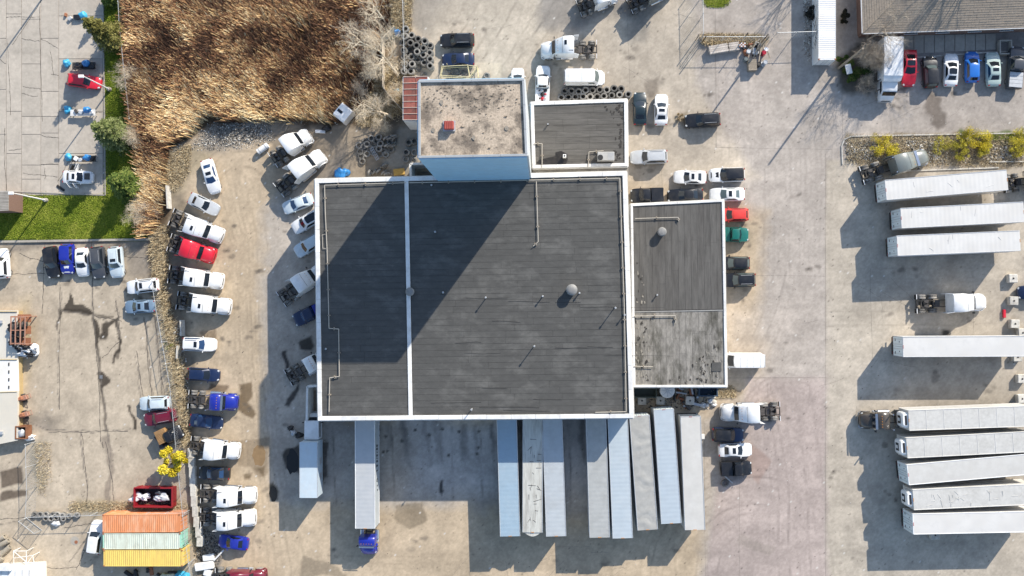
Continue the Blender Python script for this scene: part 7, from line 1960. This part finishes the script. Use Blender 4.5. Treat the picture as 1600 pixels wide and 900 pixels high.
ubox("hatch", GLASS, t, (-.45, -.1, 1.96), (.75, .4, .05)); ubox("side_window", GLASS, t, (.2, -1.1, 1.25), (.8, .06, .6)); ubox("side_window", GLASS, t, (.2, 1.1, 1.25), (.8, .06, .6)); ubox("rear_window", GLASS, t, (-1.0, 0, 1.2), (.05, 1.4, .7))
slab_part("scrap_metal", "white truck side step lying by the black seat near the reeds", "truck part", 501, 206, (1.4, .45, .3), WHITE, -.05)
lumpy("scrap_plastic", "black truck seat dumped beside a white step near the reeds", "scrap", 511, 202, .62, .5, PLASTIC, 9, .8, None, 0, .25)
lumpy("white_bag", "white sack lying in the reed edge above the black seat", "bag", 501, 184, .42, .3, COPING, 10, .9)
lumpy("white_bag", "white sack in the dark gap of the reeds", "bag", 363, 166, .34, .3, COPING, 11, .9)
for k in range(4): slab_part("plank", "grey plank lying on the debris beside the reeds", "plank", 437 + 5 * k, 185 + 2 * k, (2.6, .14, .06), WOOD, .7 + .15 * k, .05 + .06 * k, 0, "planks on the debris by the reeds", .01)
t = thing("ladder_frame", "pale slatted metal frame lying across the tyre heap", "frame"); p = P(585, 240, .6); t.location = (p.x, p.y, .55); t.rotation_euler = (0, .0, -1.05)
for s in (-1, 0, 1): ubox("rail", STEEL, t, (0, s * .22, 0), (2.0, .05, .05))
for k in range(6): ubox("rung", STEEL, t, (-.9 + .36 * k, 0, .04), (.05, .5, .04))
# loose pole beside the black pickup
a, b = P(1126, 738, .3), P(1145, 755, .3); d = b - a
tag(put("grey_pole", MB().cbox((0, 0, .25), (d.length, .14, .12), .03).mesh("gp", 0), STEEL, None, ((a.x + b.x) / 2, (a.y + b.y) / 2, 0), (0, 0, math.atan2(d.y, d.x))), "grey pole leaning from the black pickup to the loose tyre", "pole")
slab_part("jerry_can", "red jerry can lying between concrete blocks on the lot", "can", 1568, 490, (.35, 1.1, .3), RED, 0)
slab_part("wooden_pallet", "small pallet beside the last trailer of the row", "pallet", 1098, 682, (.45, .7, .2), COPING, 0)
# scrap in the white pickup bed
for k in range(9):
    x, y = 841 + (k % 3) * 6, 142 + (k // 3) * 6
    lumpy("scrap_piece", "scrap piece heaped in the white pickup bed", "scrap", x, y, .24, .2, (PLASTIC, COPING, PLASTIC, SILVER, PLASTIC, RED, PLASTIC, RED, COPING)[k], 300 + k, .8, "scrap in the white pickup", .72, .4)
# white platform side: rack, crushed car, machines
t = thing("orange_rack", "orange steel rack full of black parts at the white platform", "rack"); p = P(29, 516, 2.4); t.location = (p.x, p.y, 0)
ORS = mat("rack_orange", (.36, .19, .13), .7, var=.2)
for x in (-1.0, -.35, .35, 1.0):
    for y in (-1.9, 1.9): ubox("upright", ORS, t, (x, y, 1.3), (.12, .12, 2.6))
    ubox("beam", ORS, t, (x, 0, 2.55), (.13, 3.7, .10))
for y in (-1.8, 0, 1.8): ubox("cross_beam", ORS, t, (0, y, 2.44), (2.0, .12, .1)); ubox("shelf", RUST, t, (0, y * .9, 1.2), (2.0, 1.1, .06))
r = random.Random(70)
for k in range(9):
    x, y = r.uniform(20, 40), r.uniform(495, 538)
    lumpy("scrap_metal", "black engine part stored on the orange rack", "engine part", x, y, r.uniform(.35, .6), .4, PLASTIC if k % 3 else GREASE, 400 + k, .9, "black parts on the orange rack", 1.5, .5)
t = car('coupe', WHITE, (17, 547), (57, 546), "crushed white and black car at the white platform wall", glassroof=True, hood=BLACK)
t.rotation_euler.x = .12
for k in range(7):
    lumpy("scrap_plastic", ("black" if k % 2 else "white") + " crumpled bumper, " + ORD[k] + " along the crushed car", "bumper", 24 + 5 * k, 538 + (k * 7) % 18, .5, .3, PLASTIC if k % 2 else WHITE, 500 + k, .4, "bumpers heaped on the crushed car", 1.1, .8)
for x, y, lb in ((36, 622, "orange machine beside the white platform seam"), (38, 648, "rusty orange machine with two tyres by the white platform")):
    p = P(x, y, .8); t = thing("yard_machine", lb, "machine", (p.x, p.y, 0), .3)
    put("body", MB().cbox((0, 0, .6), (1.1, .7, .6), .08).mesh("mch", 0), ORS, t)
    put("engine_cover", MB().cbox((-.2, 0, 1.05), (.6, .5, .4), .08).mesh("mch", 0), RUST, t)
    put("handle", MB().tube((.5, -.3, .8), (1.3, -.3, 1.1), .04).tube((.5, .3, .8), (1.3, .3, 1.1), .04).tube((1.3, -.3, 1.1), (1.3, .3, 1.1), .04).mesh("mch"), ORS, t)
    for s in (-1, 1): put("wheel", cached("wheel|mch", lambda: wheel_mb(.32, .2)), RUBBER, t, (-.2, s * .5, .32))
skip("rusty brown open bin at the corner of the white platform", 24, 666, 41, 686, 1.4, mat("bin_brown", (.20, .085, .04), .8, var=.3), name="rusty_bin")
lumpy("grey_sheet", "grey tarp bundle lying in the rusty brown bin", "tarp", 35, 676, .5, .4, STEEL, 71, 1.2, None, .9)
lumpy("rubbish_bag", "mixed rubbish pile beside the fence post at the rusty bin", "rubbish", 50, 683, .6, .4, COPING, 72, .6, None, 0, .7)
# bottom edge pieces
for k, (x0, y0, x1, y1) in enumerate(((0, 842, 8, 838), (2, 851, 14, 844), (2, 866, 16, 854), (0, 874, 5, 871))):
    a, b = P(x0, y0, .3), P(x1, y1, .3)
    tag(put("concrete_pipe", MB().loft([[Vector((a.x, a.y, .35)).lerp(Vector((b.x, b.y, .35)), f) + (Vector((-(b - a).y, (b - a).x, 0)).normalized() * math.cos(2 * PI * i / 16) + Vector((0, 0, 1)) * math.sin(2 * PI * i / 16)) * q for i in range(16)] for f, q in ((.3, .22), (0, .24), (0, .34), (1, .34), (1, .24), (.7, .22))]).mesh("pipe"), mat("pipe_concrete", (.32, .28, .22), .9, var=.2), None), "short concrete pipe lying at the frame edge by the white frame", "pipe", "concrete pipes in the yard corner")
t = thing("tubular_rack", "white tubular steel frame standing beside the low white roof", "frame")
for (x0, y0), (x1, y1) in (((21, 861), (41, 861)), ((21, 861), (22, 890)), ((41, 861), (41, 890)), ((22, 872), (51, 868)), ((36, 890), (51, 868)), ((51, 868), (55, 888)), ((21, 861), (41, 878))):
    a, b = P(x0, y0, 1.6), P(x1, y1, 1.6); put("bar", MB().tube((a.x, a.y, 1.6), (b.x, b.y, 1.6), .045, n=6).mesh("wf"), COPING, t)
for x, y in ((21, 861), (41, 861), (22, 890), (41, 890), (51, 868), (55, 888)):
    a = P(x, y, 1.6); put("leg", MB().tube((a.x, a.y, 0), (a.x, a.y, 1.58), .045, n=6).mesh("wf"), COPING, t)
t = thing("gate_leaf", "grey framed gate leaf standing open at the tyre row fence corner", "gate")
for (x0, y0), (x1, y1), z0, z1 in (((42, 809), (66, 828), .1, .1), ((42, 809), (66, 828), 1.9, 1.9), ((42, 809), (42, 809), .1, 1.9), ((66, 828), (66, 828), .1, 1.9), ((54, 818), (54, 818), .1, 1.9)):
    a, b = P(x0, y0), P(x1, y1); put("bar", MB().tube((a.x, a.y, z0), (b.x, b.y, z1), .04, n=6).mesh("gl"), WIRE, t)
a, b = P(42, 809), P(66, 828); mb = MB()
for k in range(12):
    u0, u1 = a.lerp(b, k / 12), a.lerp(b, min(1, (k + 2) / 12)); mb.tube((u0.x, u0.y, .1), (u1.x, u1.y, 1.9), .009, n=3, cap=False); mb.tube((u1.x, u1.y, .1), (u0.x, u0.y, 1.9), .009, n=3, cap=False)
put("wire_mesh", mb.mesh("glw", 0, False), WIRE, t, kind="stuff")
ps = [P(x, y, 3.2) for x, y in ((-60, 890), (53, 886), (54, 960), (-60, 960))]
t = thing("low_white_shed", "low white roof at the bottom corner beside the white frame", "shed")
put("roof", MB().prism([(p.x, p.y) for p in ps], 3.05, 3.2).mesh("lws", 0), CWH, t)
put("wall", MB().prism([(p.x + .2, p.y - .2 if k < 2 else p.y) if k in (0, 3) else (p.x - .2, p.y - .2 if k < 2 else p.y) for k, p in enumerate(ps)], 0, 3.04).mesh("lwsw", 0), WALLW, t)
for k in range(5):
    a = P(2 + 11 * k, 889, 3.2); ubox("roof_seam", STEEL, t, (a.x, a.y - 2.5, 3.22), (.06, 4.8, .04))
slab_part("white_sheet", "white sheet pack on the low white roof edge", "sheet", 10, 886, (1.7, .8, .5), COPING, 0, 3.2)
lumpy("white_bundle", "white plastic bundle lying by the tyre row", "bag", 88, 817, .6, .4, COPING, 81, .6)
for x, y, d, rz, lb in ((327, 870, (1.55, .85, .5), .15, "small white appliance shell in the scrap at the fence end"), (321, 883, (2.6, 1.05, .6), .17, "long white appliance shell in the scrap at the fence end"), (326, 894, (1.1, .9, .5), -.3, "white crumpled shell lowest in the scrap at the fence end")):
    slab_part("appliance_shell", lb, "appliance", x, y, d, WHITE, rz, 0, 0, None, .08)
a, b = P(334, 876, .3), P(350, 859, .3); d = b - a
tag(put("white_beam", MB().cbox((0, 0, .3), (d.length, .22, .16), .04).mesh("wbm", 0), COPING, None, ((a.x + b.x) / 2, (a.y + b.y) / 2, 0), (0, 0, math.atan2(d.y, d.x))), "white beam pointing at the bright blue sedan", "beam")
lumpy("tarp_heap", "cyan tarp bundle at the bottom edge under the yellow container", "tarp", 287, 897, .9, .6, CYAN, 90, .5, None, 0, .4)
lumpy("tarp_heap", "pale green tarp bundle at the bottom edge under the yellow container", "tarp", 262, 900, .9, .5, PGR, 91, .5, None, 0, .4)
r = random.Random(80)
for k in range(9):
    slab_part("scrap_piece", "dark scrap piece in the shade below the yellow container", "scrap", r.uniform(188, 275), r.uniform(890, 903), (r.uniform(.4, 1.6), r.uniform(.2, .5), r.uniform(.2, .5)), r.choice((PLASTIC, RUST, FRAME)), r.uniform(0, 3), 0, r.uniform(-.2, .2), "scrap below the yellow container", .03)
for k, (x, y) in enumerate(((455, 668), (460, 676), (467, 680))):
    lumpy("scrap_metal", "greasy hub parts beside the pale blue box truck cab", "truck part", x, y, .42, .4, (FRAME, STEEL, PLASTIC)[k], 600 + k, .9, "hub parts by the box truck", 0, .5)

slab_part("white_board", "white rectangular board lying in the thicket by the leaning pole", "board", 1326, 108, (.8, 1.3, .06), COPING, .25, 1.4, .1)
tag(put("box_bench", MB().box((0, .9, .4), (1.6, .12, .8)).box((0, -.9, .4), (1.6, .12, .8)).box((-.75, 0, .4), (.12, 1.68, .8)).box((.75, 0, .4), (.12, 1.68, .8)).mesh("planter", 0), CONCR, None, (P(1567, 76).x, P(1567, 76).y, 0)), "square concrete planter frame beside the dark grey pickup", "planter")
